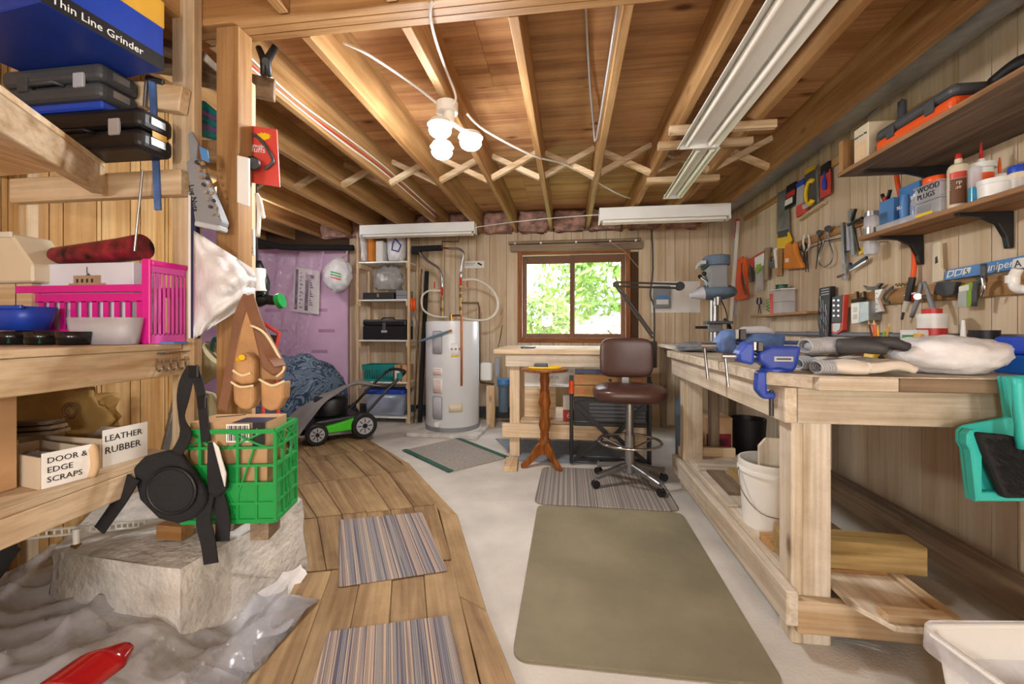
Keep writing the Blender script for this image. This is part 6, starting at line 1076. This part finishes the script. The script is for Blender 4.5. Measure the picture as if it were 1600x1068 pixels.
fc = thing('bar_clamp', 'blue steel bar clamp hanging behind the large black case', 'clamp', P(245, 330, 1.507), world=True); MB().bar(P(238, 124, 1.507), P(247, 328, 1.507), .022, .008, FW).build('bar', 'oldblue', fc); MB().bar(P(228, 121, 1.507), P(256, 129, 1.507), .012, .02).build('jaw', 'iron', fc, bevel=.003); MB().cyl(P(229, 128, 1.507), P(226, 168, 1.507), .006).build('screw', 'steel', fc)
one('thin grey rod hanging below the large black case', 'rod', MB().cyl(P(223, 266, 1.46), P(210, 392, 1.46), .004).build('hanging_rod', 'steel'))
# weathered boards up at the beam end
for lb, a, b, w_, h_ in (('grey weathered plank sloping up at the beam end', P(225, 64, 1.64), P(332, 100, 1.66), .10, .03), ('weathered short plank lying behind the rack post', P(225, 98, 1.80), P(336, 112, 1.82), .10, .035), ('weathered two by four sticking out past the beam post', P(308, 115, 1.72), P(430, 142, 1.82), .04, .085)):
    one(lb, 'plank', MB().bar(a, b, w_, h_).build('weathered_plank', 'grey_x', bevel=.003))
sc_ = thing('spring_clamp', 'black spring clamp gripping the joist beside the beam', 'clamp', P(415, 118, 1.72), world=True); MB().tube(path([(404, 74), (413, 95), (412, 118)], 1.72), [.012, .016, .012], 8).build('arm', 'black', sc_, smooth=True); MB().tube(path([(430, 72), (417, 95), (420, 118)], 1.72), [.012, .016, .012], 8).build('arm', 'black', sc_, smooth=True); MB().cyl(P(415, 96, 1.70), P(415, 96, 1.75), .014).build('pivot', 'black', sc_)
# between the posts
um = thing('folded_umbrella', 'teal and purple folded umbrella between the two posts', 'umbrella', P(320, 216, 1.72), world=True)
for k, m in enumerate(('teal', 'purple', 'teal', 'purple', 'teal')): MB().prism(path([(302, 158+k*11, 1.72), (318, 156+k*10, 1.72), (341, 176+k*9, 1.72), (341, 183+k*9, 1.72), (302, 169+k*10, 1.72)], 1.72), FW*.02).build('fabric_fold', m, um, bevel=.004)
one('short pine block wedged between the two posts', 'block', MB().prism(path([(306, 218), (352, 218), (352, 250), (306, 246)], 1.70), FW*.05).build('wedge_block', 'pine_x', bevel=.003))
so = thing('socket_rail', 'grey plastic socket holder hand lettered Lug Nuts', 'socket holder', P(320, 360, 1.52), world=True)
def skew(px): return [P(u, v, 1.50) for u, v in px]
MB().prism(path([(290, 252), (305, 244), (346, 345), (341, 358), (304, 347)], 1.50), FW*.045).build('tray', 'grey', so, bevel=.004); MB().prism(path([(293, 208), (299, 204), (308, 222), (306, 246), (296, 252)], 1.51), FW*.012).build('hanger', 'grey', so, bevel=.003); MB().prism(path([(304, 343), (343, 352), (341, 360), (302, 352)], 1.49), FW*.05).build('end_lip', 'lightgrey', so, bevel=.004)
for k in range(8):
    for j in range(2): a = P(309+k*3.6+j*9-k*.2, 254+k*11.5+j*2, 1.492); MB().cyl(a, a-FW*.006, .0075-.0003*k, n=12).build('socket', 'chrome' if (k+j) % 3 else 'iron', so, smooth=40)
MB().prism(path([(311, 228), (324, 234), (327, 254), (315, 249)], 1.49), FW*.003).build('tag', 'skyblue', so)
text('Lug Nuts', .026, P(295, 289, 1.497), (P(303, 335, 1.497)-P(295, 289, 1.497)), RT, 'ink', so)
lv = thing('spirit_level', 'tall blue and white level standing beside the rack post', 'level', P(299, 530, 1.52), world=True); MB().prism(path([(298, 300), (306, 300), (306, 528), (298, 528)], 1.53), FW*.02).build('beam', 'navy', lv); MB().prism(path([(294, 300), (298, 300), (298, 528), (294, 528)], 1.53), FW*.02).build('edge', 'white', lv)
em = thing('ear_muff_pack', 'red carded package of protective ear muffs on the stud', 'package', P(410, 290, 1.68), world=True); EC = [(384, 195), (432, 202), (437, 292), (388, 284)]
slab(EC, 1.66, .006, 'packred', 'card', em); MB().tube(path([(384, 208), (400, 212), (415, 228), (426, 248), (424, 256), (414, 264)], 1.648), .006, 8, sm=5).build('headband', 'darkgrey', em, smooth=True); b = MB(); b.cyl(P(395, 255, 1.655), P(395, 255, 1.60), .026, n=20); b.build('ear_cup', 'black', em, bevel=.006, smooth=40)
MB().prism([P(411+13*math.cos(a)*(1 if k % 2 else .75), 213+6.5*math.sin(a)*(1 if k % 2 else .75), 1.657) for k, a in enumerate([2*math.pi*j/24 for j in range(24)])], FW*.002).build('starburst', 'yellow', em)
text('Protection', .018, P(385.5, 228, 1.657), P(430, 231, 1.657)-P(385, 226, 1.657), UP, 'white', em); text('Muffs', .034, P(385.5, 236, 1.657), P(430, 239, 1.657)-P(385, 234, 1.657), UP, 'white', em)
one('white ruled metal strip nailed on the beam post', 'strip', slab([(370, 242), (388, 246), (388, 322), (370, 316)], 1.545, .012, 'white', 'ruled_strip', bevel=.002))
cr = thing('screw_card', 'small white card of screws tacked to the stud', 'card', P(388, 398, 1.66), world=True); slab([(379, 358), (397, 358), (397, 398), (378, 401)], 1.655, .006, 'paper', 'card', cr)
for k in range(8): MB().cyl(P(380+k % 4*4, 385+k//4*6, 1.653), P(383+k % 4*3.6, 388+k//4*6, 1.650), .003, n=6).build('screw', 'iron', cr)
one('white folded cord hanging from a nail beside the stud', 'cord', MB().tube(path([(401, 302), (404, 330), (403, 370), (405, 340), (404, 304), (411, 335), (413, 340)], 1.69), .007, 6, sm=3).build('extension_cord', 'paper', smooth=True))
# white plastic bag draped from the rack post to the stud
def bagf(a, b):
    tl, tr, br_, bl = (303, 360), (396, 420), (340, 505), (302, 530); u = (tl[0]*(1-a)+tr[0]*a)*(1-b)+(bl[0]*(1-a)+br_[0]*a)*b; v = (tl[1]*(1-a)+tr[1]*a)*(1-b)+(bl[1]*(1-a)+br_[1]*a)*b
    u += 26*math.sin(math.pi*b)*a; bulge = math.sin(math.pi*a)*math.sin(math.pi*min(b*1.0, 1))
    return P(u, v, 1.50-.11*bulge+.03*noise.noise(V((a*5, b*6, 2)))-.015*abs(math.sin(a*7+b*9)))
mb = MB(); mb.grid(bagf, 22, 26); one('white plastic bag draped between the two posts', 'bag', mb.build('draped_bag', 'bag', smooth=True, solid=.002))
# ---------------------------------------------------------------- tool belt
tbt = thing('tool_belt', 'tan suede tool belt with two pockets hanging on the post', 'tool belt', P(395, 650, 1.36), world=True)
MB().ribbon(path([(388, 462), (375, 490), (366, 540), (356, 600), (348, 640)], 1.40), .032, .006, RT, 4).build('strap', 'leatherdark', tbt, smooth=30); MB().ribbon(path([(388, 462), (400, 500, 1.38), (420, 545, 1.36), (437, 572, 1.34)], 1.40), .036, .006, [RT, RT, RT*.7-UP*.4, RT*.6-UP*.5], 5).build('strap', 'leatherdark', tbt, smooth=30)
def pouch(px, d, m, nm, t_=.035):
    o = MB().prism(path(px, d), FW*t_).build(nm, m, tbt, bevel=.012, seg=3); return o
pouch([(384, 480), (394, 496), (410, 545), (442, 575), (440, 592), (410, 600), (375, 606), (360, 594), (366, 550), (375, 510)], 1.39, 'leather', 'back_panel', .02)
pouch([(392, 510), (414, 520), (436, 560), (443, 575), (440, 583), (425, 588), (408, 575)], 1.365, 'leatherdark', 'main_pouch', .03)
for px in ([(361, 596), (375, 604), (396, 602), (396, 630), (388, 641), (376, 640), (363, 630)], [(405, 592), (425, 602), (444, 595), (442, 622), (432, 640), (418, 643), (406, 635)]): 
    o = pouch(px, 1.33, 'leather', 'pocket', .05); MB().tube(path(px[:3], 1.327), .004, 6, sm=4).build('rim_binding', 'stitch', o, smooth=True)
o = pouch([(366, 560), (380, 548), (396, 560), (396, 600), (375, 602), (363, 595)], 1.345, 'leather', 'pocket', .04); MB().tube(path([(364, 578), (378, 586), (392, 582)], 1.342), .004, 6, sm=4).build('rim_binding', 'stitch', o)
MB().tube(path([(392, 508), (415, 522), (440, 565), (443, 578), (432, 588)], 1.36), .004, 6, sm=4).build('edge_binding', 'stitch', tbt, smooth=True); MB().cyl(P(373, 561, 1.35), P(378, 558, 1.33), .009).build('yellow_tool_end', 'yellow', tbt)
b = MB(); b.tube(path([(300, 580, 1.68), (318, 566, 1.68), (338, 552, 1.68)], 1.68), [.07, .075, .06], 18); kb = one('khaki canvas bag with green binding behind the tool belt', 'bag', b.build('canvas_bag', 'khaki', smooth=40)); MB().tube([P(337+6*math.cos(a), 552+24*math.sin(a), 1.67) for a in [2*math.pi*k/20 for k in range(20)]], .008, 6, closed=True).build('binding', 'greencloth', kb)
one('lower khaki canvas flap hanging beside the black straps', 'flap', MB().prism(path([(312, 610), (330, 615), (352, 668), (335, 678), (312, 680)], 1.62), FW*.03).build('canvas_flap', 'khaki', bevel=.008, seg=2))
# wire hook rail on the rack edge
hk = thing('wire_hook_rail', 'small chrome wire hook rail screwed to the rack edge', 'hook rail', P(268, 580, 1.48), world=True); MB().prism(path([(232, 549, 1.44), (305, 543, 1.60), (305, 570, 1.60), (232, 578, 1.44)], 1.5), V((.012, .004, 0))).build('back_board', 'pine_y', hk)
for v0, v1 in ((553, 547), (566, 559)): MB().cyl(P(240, v0, 1.43)+V((.012, 0, 0)), P(303, v1, 1.57)+V((.012, 0, 0)), .0035, n=8).build('wire', 'chrome', hk)
for k in range(6): u = 244+k*11.5; d_ = 1.43+k*.027; MB().tube(path([(u, 560-k, d_-.01), (u, 574-k, d_-.02), (u+4, 580-k, d_-.04), (u+8, 576-k, d_-.05)], 0), .003, 6, sm=3).build('hook', 'chrome', hk)
# ---------------------------------------------------------------- black knee pad and straps
kp = thing('knee_pad', 'black padded knee pad hanging by straps from hook rail', 'knee pad', P(260, 815, 1.33), world=True)
MB().prism(path([(204, 732), (222, 714), (262, 703), (280, 712), (300, 742), (318, 768), (318, 792), (302, 812), (275, 820), (245, 812), (215, 782)], 1.33), FW*.03).build('pad', 'blackmatte', kp, bevel=.014, seg=3); MB().prism([P(268+36*math.cos(a)-5*math.sin(a), 766+34*math.sin(a)+5*math.cos(a), 1.326) for a in [2*math.pi*k/28 for k in range(28)]], -FW*.004).build('inner_cushion', 'blackmatte', kp, bevel=.006, seg=2)
mb = MB(); mb.tube([P(268+37*math.cos(a)-5*math.sin(a), 766+35*math.sin(a)+5*math.cos(a), 1.324) for a in [2*math.pi*k/28 for k in range(28)]], .006, 6, closed=True); mb.build('piping', 'black', kp, smooth=True)
MB().ribbon(path([(302, 572, 1.42), (290, 600, 1.40), (284, 650, 1.37), (290, 680, 1.36), (276, 708, 1.34)], 1.4), .038, .004, [RT, RT+FW*.6, RT-FW*.6, RT, RT], 6).build('strap', 'blackmatte', kp, smooth=30); MB().ribbon(path([(302, 572, 1.41), (313, 610, 1.40), (318, 650, 1.39), (322, 690, 1.38)], 1.4), .03, .004, RT, 5).build('strap', 'blackmatte', kp, smooth=30)
MB().box(-.018, .018, -.005, .005, -.02, .02, Matrix.Translation(P(303, 580, 1.395))).build('buckle', 'black', kp, bevel=.003); MB().box(-.016, .016, -.005, .005, -.02, .02, Matrix.Translation(P(316, 628, 1.385))).build('buckle', 'black', kp, bevel=.003)
MB().ribbon(path([(208, 745, 1.32), (185, 785, 1.30), (155, 828, 1.27)], 1.3), .055, .005, RT+UP*.6, 4).build('lower_strap', 'blackmatte', kp, smooth=30)
kp2 = thing('knee_pad', 'second knee pad seen edge on with white lining', 'knee pad', P(325, 880, 1.36), world=True); MB().prism(path([(322, 690), (335, 700), (350, 735), (352, 765), (336, 780), (322, 770), (321, 740)], 1.352), FW*.025).build('pad', 'blackmatte', kp2, bevel=.01, seg=3); MB().prism(path([(331, 690), (340, 700), (352, 740), (350, 762), (344, 740)], 1.338), FW*.01).build('lining', 'white', kp2, bevel=.003)
MB().ribbon(path([(325, 770, 1.36), (318, 810, 1.34), (325, 845, 1.32), (330, 880, 1.315)], 1.36), .045, .004, RT, 5).build('strap', 'blackmatte', kp2, smooth=30); MB().ribbon(path([(340, 775, 1.37), (348, 810, 1.36), (347, 845, 1.35)], 1.36), .045, .004, RT, 5).build('strap', 'blackmatte', kp2, smooth=30)
# ---------------------------------------------------------------- things on the lower rack shelf
LZ = .6505
bxl = thing('tall_carton', 'tall printed cardboard carton at the left edge', 'box', (-1.605, .85, LZ), R(2)); MB().box(-.13, .13, -.10, .10, 0, .255).build('carton', 'card', bxl, bevel=.003)
for k, s_ in enumerate(('ENOL', 'wn', 'ou', '.87')): text(s_, .045 if k < 3 else .05, (.07, -.1006, .21-.058*k), (1, 0, 0), (0, 0, 1), 'ink', bxl); text(s_, .045, (.1306, -.06, .21-.058*k), (0, 1, 0), (0, 0, 1), 'ink', bxl)
def tray_box(t, sx, sy, h, m):
    for x0, x1, y0, y1 in ((-sx, sx, -sy, -sy+.004), (-sx, sx, sy-.004, sy), (-sx, -sx+.004, -sy+.0045, sy-.0045), (sx-.004, sx, -sy+.0045, sy-.0045)): MB().box(x0, x1, y0, y1, 0, h).build('side', m, t)
    MB().box(-sx+.005, sx-.005, -sy+.005, sy-.005, 0, .004).build('bottom', m, t)
dr_ = thing('scrap_box', 'open cardboard tray hand labelled for door scraps', 'box', (-1.52, 1.03, LZ), R(-12)); tray_box(dr_, .13, .055, .085, 'card_pale'); MB().box(.1305, .132, -.05, .055, .0, .095).build('label_card', 'paper', dr_)
for k, s_ in enumerate(('DOOR &', 'EDGE', 'SCRAPS')): text(s_, .022, (.1323, -.04, .066-.026*k), (0, 1, 0), (0, 0, 1), 'ink', dr_)
MB().tube([(.13, .056, .0), (.136, .062, .03), (.134, .06, .07), (.12, .058, .088)], .012, 6, sm=3).build('frayed_edge', 'straw', dr_, smooth=True)
lr = thing('leather_box', 'open cardboard tray lettered LEATHER RUBBER', 'box', (-1.60, 1.205, LZ), R(-4)); tray_box(lr, .17, .07, .09, 'card_pale'); MB().box(.1705, .172, -.065, .068, .0, .115).build('label_card', 'paper', lr); text('LEATHER', .027, (.1723, -.06, .078), (0, 1, 0), (0, 0, 1), 'ink', lr); text('RUBBER', .030, (.1723, -.06, .04), (0, 1, 0), (0, 0, 1), 'ink', lr)
b = MB(); b.blob((0, 0, .03), (.075, .035, .033), 31, .3, 2.5, 26, 16); one('grey plastic wrapped scrap in the door scraps tray', 'scrap', b.build('wrapped_scrap', 'greybag', loc=(-1.53, 1.03, LZ+.012), rz=R(-12), smooth=True))
for k in range(3): one(('lowest thin wood scrap behind the wrapped scrap', 'middle thin wood scrap behind the wrapped scrap', 'top thin wood scrap behind the wrapped scrap')[k], 'scrap', MB().bar((-1.75, 1.08+.01*k, LZ+.10+.016*k), (-1.56, 1.115-.01*k, LZ+.115+.016*k), .05, .01).build('wood_scrap', 'grey_x'))
kb_ = MB(); kb_.blob((0, 0, .10), (.22, .045, .115), 33, .3, 1.9, 36, 22, sq=.8); kr = thing('paper_sack', 'slumped brown paper sack with round emblem behind the trays', 'sack', (-1.83, 1.28, LZ+.001), world=True); 
kb_.v = [p+V((-1.84, 1.305, LZ+.012)) for p in kb_.v]; kb_.build('sack', 'kraft', kr, smooth=True)
for r_ in (.03, .022): MB().tube([V((-1.70+r_*math.cos(a), 1.236, LZ+.15+r_*math.sin(a)*.9)) for a in [2*math.pi*k/24 for k in range(24)]], .002, 5, closed=True).build('emblem_ring', 'brown', kr)
for k in range(12): a = 2*math.pi*k/12; MB().cyl((-1.70+.012*math.cos(a), 1.234, LZ+.15+.012*math.sin(a)), (-1.70+.02*math.cos(a), 1.234, LZ+.15+.02*math.sin(a)), .0015, n=5).build('emblem_spoke', 'brown', kr)
for k, (ua, ub) in enumerate(((206, 232), (219, 244), (193, 203))):
    p_, q_ = onX(ua, 590, -1.80-.05*k), onX(ub, 712, -1.80-.05*k); q_.z = .36
    one(('left galvanised steel channel leaning under the rack', 'right galvanised steel channel leaning under the rack', 'dull steel channel furthest back under the rack')[k], 'steel channel', MB().bar((p_.x, p_.y+.3, .95), (q_.x, q_.y+.12, .345), .03, .02, (1, 0, 0)).build('steel_channel', 'galv', bevel=.002))
wr = thing('wire_shelf', 'white coated wire shelf edge lying near the floor at left', 'wire shelf', P(120, 850, 1.35), world=True); A_, B_ = P(-10, 846, 1.2), P(225, 822, 1.62)
for dz in (0, .02): MB().cyl(A_+UP*dz, B_+UP*dz, .004).build('rail_wire', 'white', wr)
for k in range(22): p_ = A_.lerp(B_, k/21); MB().cyl(p_, p_+UP*.02, .003, n=6).build('cross_wire', 'white', wr)
MB().cyl(P(119, 826, 1.36), P(119, 849, 1.36), .009).build('support_leg', 'white', wr); MB().lathe([(0, -.014), (.014, 0), (0, .014)], 10, Matrix.Translation(P(119, 851, 1.36))).build('foot_knob', 'brass', wr)
# ---------------------------------------------------------------- green milk crate with parcel
K = P(430, 812, 1.40); e1 = V((-.294, -.054, 0)); e2 = V((-.040, .165, 0)); CZ = K.z; K = V((K.x, K.y, 0)); HC = .295
gc = thing('milk_crate', 'green plastic milk crate on the concrete footing', 'crate', K+e1/2+e2/2+UP*CZ, world=True)
def lattice(a, b, nm):
    a, b = V(a), V(b); n_ = (b-a).cross(UP).normalized(); mb = MB(); L = (b-a).length
    for f in (0, .2, .42, .62, .82, 1): p_, q_ = a+UP*(CZ+HC*f), b+UP*(CZ+HC*f); mb.bar(p_, q_, .012, .008 if f not in (0, 1) else .014)
    mb.build('rail', 'green', gc); mb = MB(); k_ = max(int(L/.055), 3)
    for k in range(k_+1): p_ = a.lerp(b, k/k_); mb.bar(p_+UP*CZ, p_+UP*(CZ+HC*(1 if k in (0, k_) or k % 2 else .62)), .009, .010, n_)
    mb.build('ribs', 'green', gc); mb = MB()
    for s0, z0, s1, z1 in ((.3, .82, .62, 0), (.78, .82, .5, 0), (.05, 1, .35, .82), (.35, 1, .05, .82), (.5, 1, .9, .82), (.9, 1, .5, .82)): mb.bar(a.lerp(b, s0)+UP*(CZ+HC*z0), a.lerp(b, s1)+UP*(CZ+HC*z1), .006, .008, n_)
    mb.build('diagonals', 'green', gc)
    MB().prism([a.lerp(b, .02)+UP*(CZ+HC*.42), a.lerp(b, .62)+UP*(CZ+HC*.42), a.lerp(b, .62)+UP*(CZ+HC*.62), a.lerp(b, .02)+UP*(CZ+HC*.62)], -n_*.003).build('name_panel', 'green', gc)
    MB().prism([a+UP*CZ, b+UP*CZ, b+UP*(CZ+HC*.42), a+UP*(CZ+HC*.42)], -n_*.003).build('lower_panel', 'green', gc)
for a, b in ((K+e1, K), (K, K+e2), (K+e2, K+e2+e1), (K+e2+e1, K+e1)): lattice(a, b, '')
MB().prism([q+UP*CZ for q in (K, K+e1, K+e1+e2, K+e2)], UP*.006).build('floor_panel', 'green', gc)
ang = math.atan2(-e1.y, -e1.x); pc = thing('parcel', 'brown shipping parcel with barcode in the green crate', 'box', K+e1*.52+e2*.5+UP*(CZ+.008), ang); MB().box(-.125, .125, -.068, .068, 0, HC+.02).build('carton', 'card', pc, bevel=.002)
lb_ = MB().box(.0, .075, -.0812, -.0802, HC-.045, HC+.015).build('barcode_label', 'paper', pc)
for k in range(14): MB().box(.005+.0048*k, .0068+.0048*k+.001*(k % 3), -.0816, -.0811, HC-.04, HC+.01).build('bar', 'ink', lb_)
tp = MB().box(.02, .1252, -.0812, .0, HC+.0195, HC+.0206).build('black_tape', 'navy', pc); MB().box(.085, .124, -.0813, -.0803, HC-.06, HC+.019).build('tape_end', 'black', pc); text('L', .03, (.095, -.0815, HC-.02), (1, 0, 0), (0, 0, 1), 'white', pc)
MB().tube([(-.09, .01, HC+.0205), (-.05, .025, HC+.0208), (-.01, .05, HC+.0205)], .002, 5, sm=4).build('arrow_print', 'ink', pc)
for k, f in enumerate((.22, .78)): one(('left pine block propping up the green crate', 'right pine block propping up the green crate')[k], 'block', MB().bar(K+e1*(f+.06)+e2*.4+UP*(CZ-.0505), K+e1*(f+.06)+e2*.95+UP*(CZ-.0505), .06, .098).build('prop_block', 'grey_y'))
one('small pine block on the footing under the rack post', 'block', MB().box(-.05, .05, -.025, .025, 0, .05).build('post_block', 'joist_x', loc=(-1.40, 1.34, .336)))
# ---------------------------------------------------------------- plastic sheet and red plastic thing
mb = MB()
def sheetf(a, b):
    x = -2.05+1.15*a-.0*b; y = .35+1.15*b; fold = .045*(1-abs(noise.noise(V((a*4+1, b*3.2, 4)))))**7+.02*(1-abs(noise.noise(V((a*8, b*8+3, 9)))))**6
    x = min(x, -.955-.12*b) if a > .97 else x
    return V((x, y, gz(x, y)+.02+abs(fold)*1.2))
mb.grid(sheetf, 90, 90); one('crumpled translucent plastic sheet over the ground at the footing', 'plastic sheet', mb.build('plastic_sheet', 'sheet', smooth=True))
mb = MB(); mb.grid(lambda a, b: P(300+a*170+b*10, 975-a*105+b*75*(1-a*.6)+8*math.sin(a*9), 1.40+.36*a-.1*b*(1-a))+UP*(.02*math.sin(a*11+b*3)), 24, 10)
one('loose white plastic flap folded against the concrete footing', 'plastic sheet', mb.build('plastic_flap', 'bag', smooth=True))
mb = MB()
def redf(a, b): 
    t_ = a; c = onZ(190-t_*95, 1015+t_*75, .30-.04*t_); c = P(195-t_*110, 1012+t_*80, .92-.10*t_)
    return c+(RT*math.cos(math.pi*b)*.052+UP*math.sin(math.pi*b)*.032)*(.25+.75*min(1, t_*2.4+.15))
mb.grid(redf, 16, 12); one('glossy red plastic scoop at the bottom left corner', 'scoop', mb.build('red_scoop', 'gloss_red', smooth=True, solid=.004))
# ================================================================ far left: mower, covers, wall things
mw = thing('lawn_mower', 'black and lime green lawn mower with folded handle', 'lawn mower', (-2.24, 3.66, .043), R(62))
# local x = forward (towards the camera), y = left
mw.rotation_euler = (0, 0, R(-135)); mw.location = (-2.27, 3.84, .044)
MB().prism([V((x, -.20, z)) for x, z in ((-.24, .07), (.24, .07), (.26, .13), (.2, .2), (-.2, .22), (-.26, .15))], (0, .40, 0)).build('deck', 'black', mw, bevel=.02, seg=2)
MB().prism([V((x, .201, z)) for x, z in ((-.13, .09), (.15, .09), (.13, .15), (.0, .17), (-.14, .20))], (0, .06, 0)).build('green_trim', 'limegreen', mw, bevel=.006); MB().lathe([(.15, .22), (.16, .26), (.155, .36), (.13, .39), (0, .395)], 28, Matrix.Translation((.03, 0, 0))).build('motor_cover', 'black', mw, smooth=50)
for x, r_ in ((.21, .095), (-.21, .12)):
    for yy, s_ in ((-.26, -1), (.26, 1)):
        wl = MB().cyl((x, yy-.028, r_), (x, yy+.028, r_), r_, n=28).build('wheel', 'black', mw, bevel=.008, seg=2, smooth=40); MB().cyl((x, yy+s_*.0285, r_), (x, yy+s_*.031, r_), r_*.66, n=24).build('rim', 'lightgrey', wl); MB().cyl((x, yy+s_*.0312, r_), (x, yy+s_*.034, r_), r_*.2, n=12).build('hub', 'black', wl)
        for k in range(8): a = 2*math.pi*k/8; MB().bar((x+r_*.26*math.cos(a), yy+s_*.032, r_+r_*.26*math.sin(a)), (x+r_*.56*math.cos(a), yy+s_*.032, r_+r_*.56*math.sin(a)), .008, .002, (0, 1, 0)).build('spoke_gap', 'black', wl)
hb_ = thing('mower_handle_part', None, None) if False else None
gl_ = ROOT[mw.name]
for yy in (-.22, .22): MB().tube([(-.20, yy, .18), (-.42, yy, .40), (-.60, yy, .56)], .014, 8).build('handle_tube', 'black', mw, smooth=40)
MB().tube([(-.60, -.22, .56), (-.66, -.16, .60), (-.66, .16, .60), (-.60, .22, .56)], .016, 8, sm=4).build('handle_bar', 'black', mw, smooth=True); MB().box(-.60, -.56, .19, .25, .53, .59).build('switch_box', 'teal', mw, bevel=.006); MB().tube([(-.30, 0, .38), (-.45, .1, .42), (-.58, .2, .54)], .005, 6, sm=4).build('cable', 'black', mw, smooth=True)
# patterned cover over a machine
def cover(label, name, c, r, m, seed, amp=.25, sq=.7):
    b = MB(); b.blob((0, 0, 0), r, seed, amp, 1.7, 44, 26, False, sq=sq); b.v = [V((p.x*(1+.25*max(0, -p.z/r[2])), p.y*(1+.2*max(0, -p.z/r[2])), max(p.z, -.0)))+V((0, 0, 0)) for p in b.v]
    return one(label, 'cover', b.build(name, m, loc=c, smooth=True))
cover('blue sheet with swirling pattern draped over a machine', 'patterned_cover', (-3.05, 4.35, .01), (.58, .40, .76), 'swirl', 41, .1)
mb = MB(); mb.grid(lambda a, b: (lambda u, v, d: P(u, v, d)+UP*(.02*noise.noise(V((a*5, b*4, 7)))))((440*(1-a)+562*a)*(1-b)+(455*(1-a)+600*a)*b, (668*(1-a**.6)+592*a**.6)*(1-b)+(700*(1-a)+604*a)*b-40*math.sin(math.pi*a)*b, 3.9+.35*a-.25*b*(1-a)), 24, 12); mb.v = [V((p.x, p.y, max(p.z, .05))) for p in mb.v]
one('plain grey tarp draped over the back of the mower', 'tarp', mb.build('grey_tarp', 'tarp', smooth=True, solid=.004))
nw = thing('newspaper', 'black and white poster sheet hung on the pink foam wall', 'poster', onY(478, 492, 4.88), world=True); MB().prism([onY(u, v, 4.88) for u, v in ((460, 416), (500, 424), (498, 491), (457, 486))], (0, .006, 0)).build('sheet', 'paper', nw)
def nq(a, b): return onY((460*(1-a)+500*a)*(1-b)+(457*(1-a)+498*a)*b, (416*(1-a)+424*a)*(1-b)+(486*(1-a)+491*a)*b, 4.8785)
for k, (a0, a1, b0, b1, m) in enumerate([(.06, .17, .05, .95, 'ink'), (.45, .58, .12, .95, 'darkgrey'), (.62, .78, .12, .2, 'ink')]+[(.24, .24+.06*(1+k % 2), .1+.085*k, .14+.085*k, 'grey') for k in range(10)]+[(.62, .66+.1*((k*5) % 4)/3, .24+.05*k, .27+.05*k, 'ink') for k in range(12)]): MB().prism([nq(a0, b0), nq(a1, b0), nq(a1, b1), nq(a0, b1)], (0, -.001, 0)).build('print_block', m, nw)
b = MB(); c0 = onY(527, 430, 4.66); b.blob(c0, (.175, .10, .19), 51, .18, 2, 34, 22, False); pbg = thing('hanging_bag', 'bulging printed plastic bag hung beside the shelf unit', 'bag', c0-UP*.2, world=True); b.build('bag', 'bag', pbg, smooth=True); MB().tube([c0+UP*.17, onY(541, 398, 4.78), onY(543, 390, 4.78)], [.02, .01, .006], 8).build('knot', 'cream', pbg)
for k in range(3): MB().bar(c0+V((-.02, -.108, .03-.03*k)), c0+V((.10, -.098, .0-.03*k)), .014, .002, (0, 1, 0)).build('print', 'green' if k < 2 else 'orange', pbg)
mb = MB(); mb.grid(lambda a, b: V((-3.98+1.05*a*(1-.35*b), 4.80+.05*noise.noise(V((a*9, b*2, 1)))+.04*math.sin(a*24+b*3), 2.02-1.35*b)), 50, 14); one('translucent vapour barrier hanging in folds over the pink wall', 'plastic sheet', mb.build('vapour_sheet', 'pinksheet', smooth=True))
bl = thing('trimmer', 'black string trimmer hanging head out beside the stud', 'trimmer', P(432, 470, 2.6), world=True); MB().tube(path([(400, 410, 2.5), (412, 440, 2.5), (408, 465, 2.5), (420, 468, 2.5), (436, 470, 2.5)], 2.5), [.03, .035, .05, .03, .026], 10, sm=3).build('body', 'black', bl, smooth=True); MB().cyl(P(434, 471, 2.5), P(441, 469, 2.5), .045).build('head', 'green', bl, smooth=40); MB().cyl(P(402, 420, 2.48), P(404, 455, 2.48), .045).build('tank', 'white', bl, smooth=40)
MB().tube(path([(402, 412), (400, 330), (399, 210)], 2.5), .006, 6).build('hanging_strap', 'black', bl)
rf = thing('folding_chair', 'red framed black folding chair behind the tool belt', 'folding chair', P(430, 640, 2.6), world=True); MB().tube(path([(412, 505), (436, 520), (431, 546), (440, 800)], 2.6), .012, 8, sm=0).build('frame', 'packred', rf); MB().prism(path([(408, 520), (432, 524), (428, 545), (408, 540)], 2.61), FW*.01).build('panel', 'darkgrey', rf); MB().cyl(P(410, 800, 2.6), P(412, 505, 2.6), .012).build('frame', 'packred', rf)
one('orange extension cord coiled behind the tool belt', 'cord', MB().tube([P(362+6*math.sin(k*.9), 640+(k % 12)*2.2, 1.72+.02*math.cos(k*.9)) for k in range(30)], .006, 6).build('extension_cord', 'orange', smooth=True))
b = MB(); b.blob((0, 0, .22), (.30, .35, .30), 61, .35, 2, 30, 20); one('dark heap of black plastic behind the rack posts', 'heap', b.build('black_heap', 'black', loc=(-2.25, 2.45, .0), smooth=True))

b = MB(); b.blob((0, 0, .2), (.17, .42, .2), 71, .3, 2.2, 34, 22); one('dark crumpled tarpaulin added to darken the space under the rack', 'tarpaulin', b.build('shade_tarpaulin', 'darkgrey', loc=(-1.94, .8, .16), smooth=True))  # dark mass put in to stand for the shade under the rack
mb = MB(); mb.grid(lambda a, b: V((-2.135+.02*noise.noise(V((a*9, b*5, 3))), -.2+1.5*a, .655+.34*b)), 30, 10); one('dark blue cloth added to darken the space behind the scrap trays', 'cloth', mb.build('shade_sheet', 'navy', smooth=True, solid=.004))  # dark backing sheet put in to stand for the gloom behind the trays
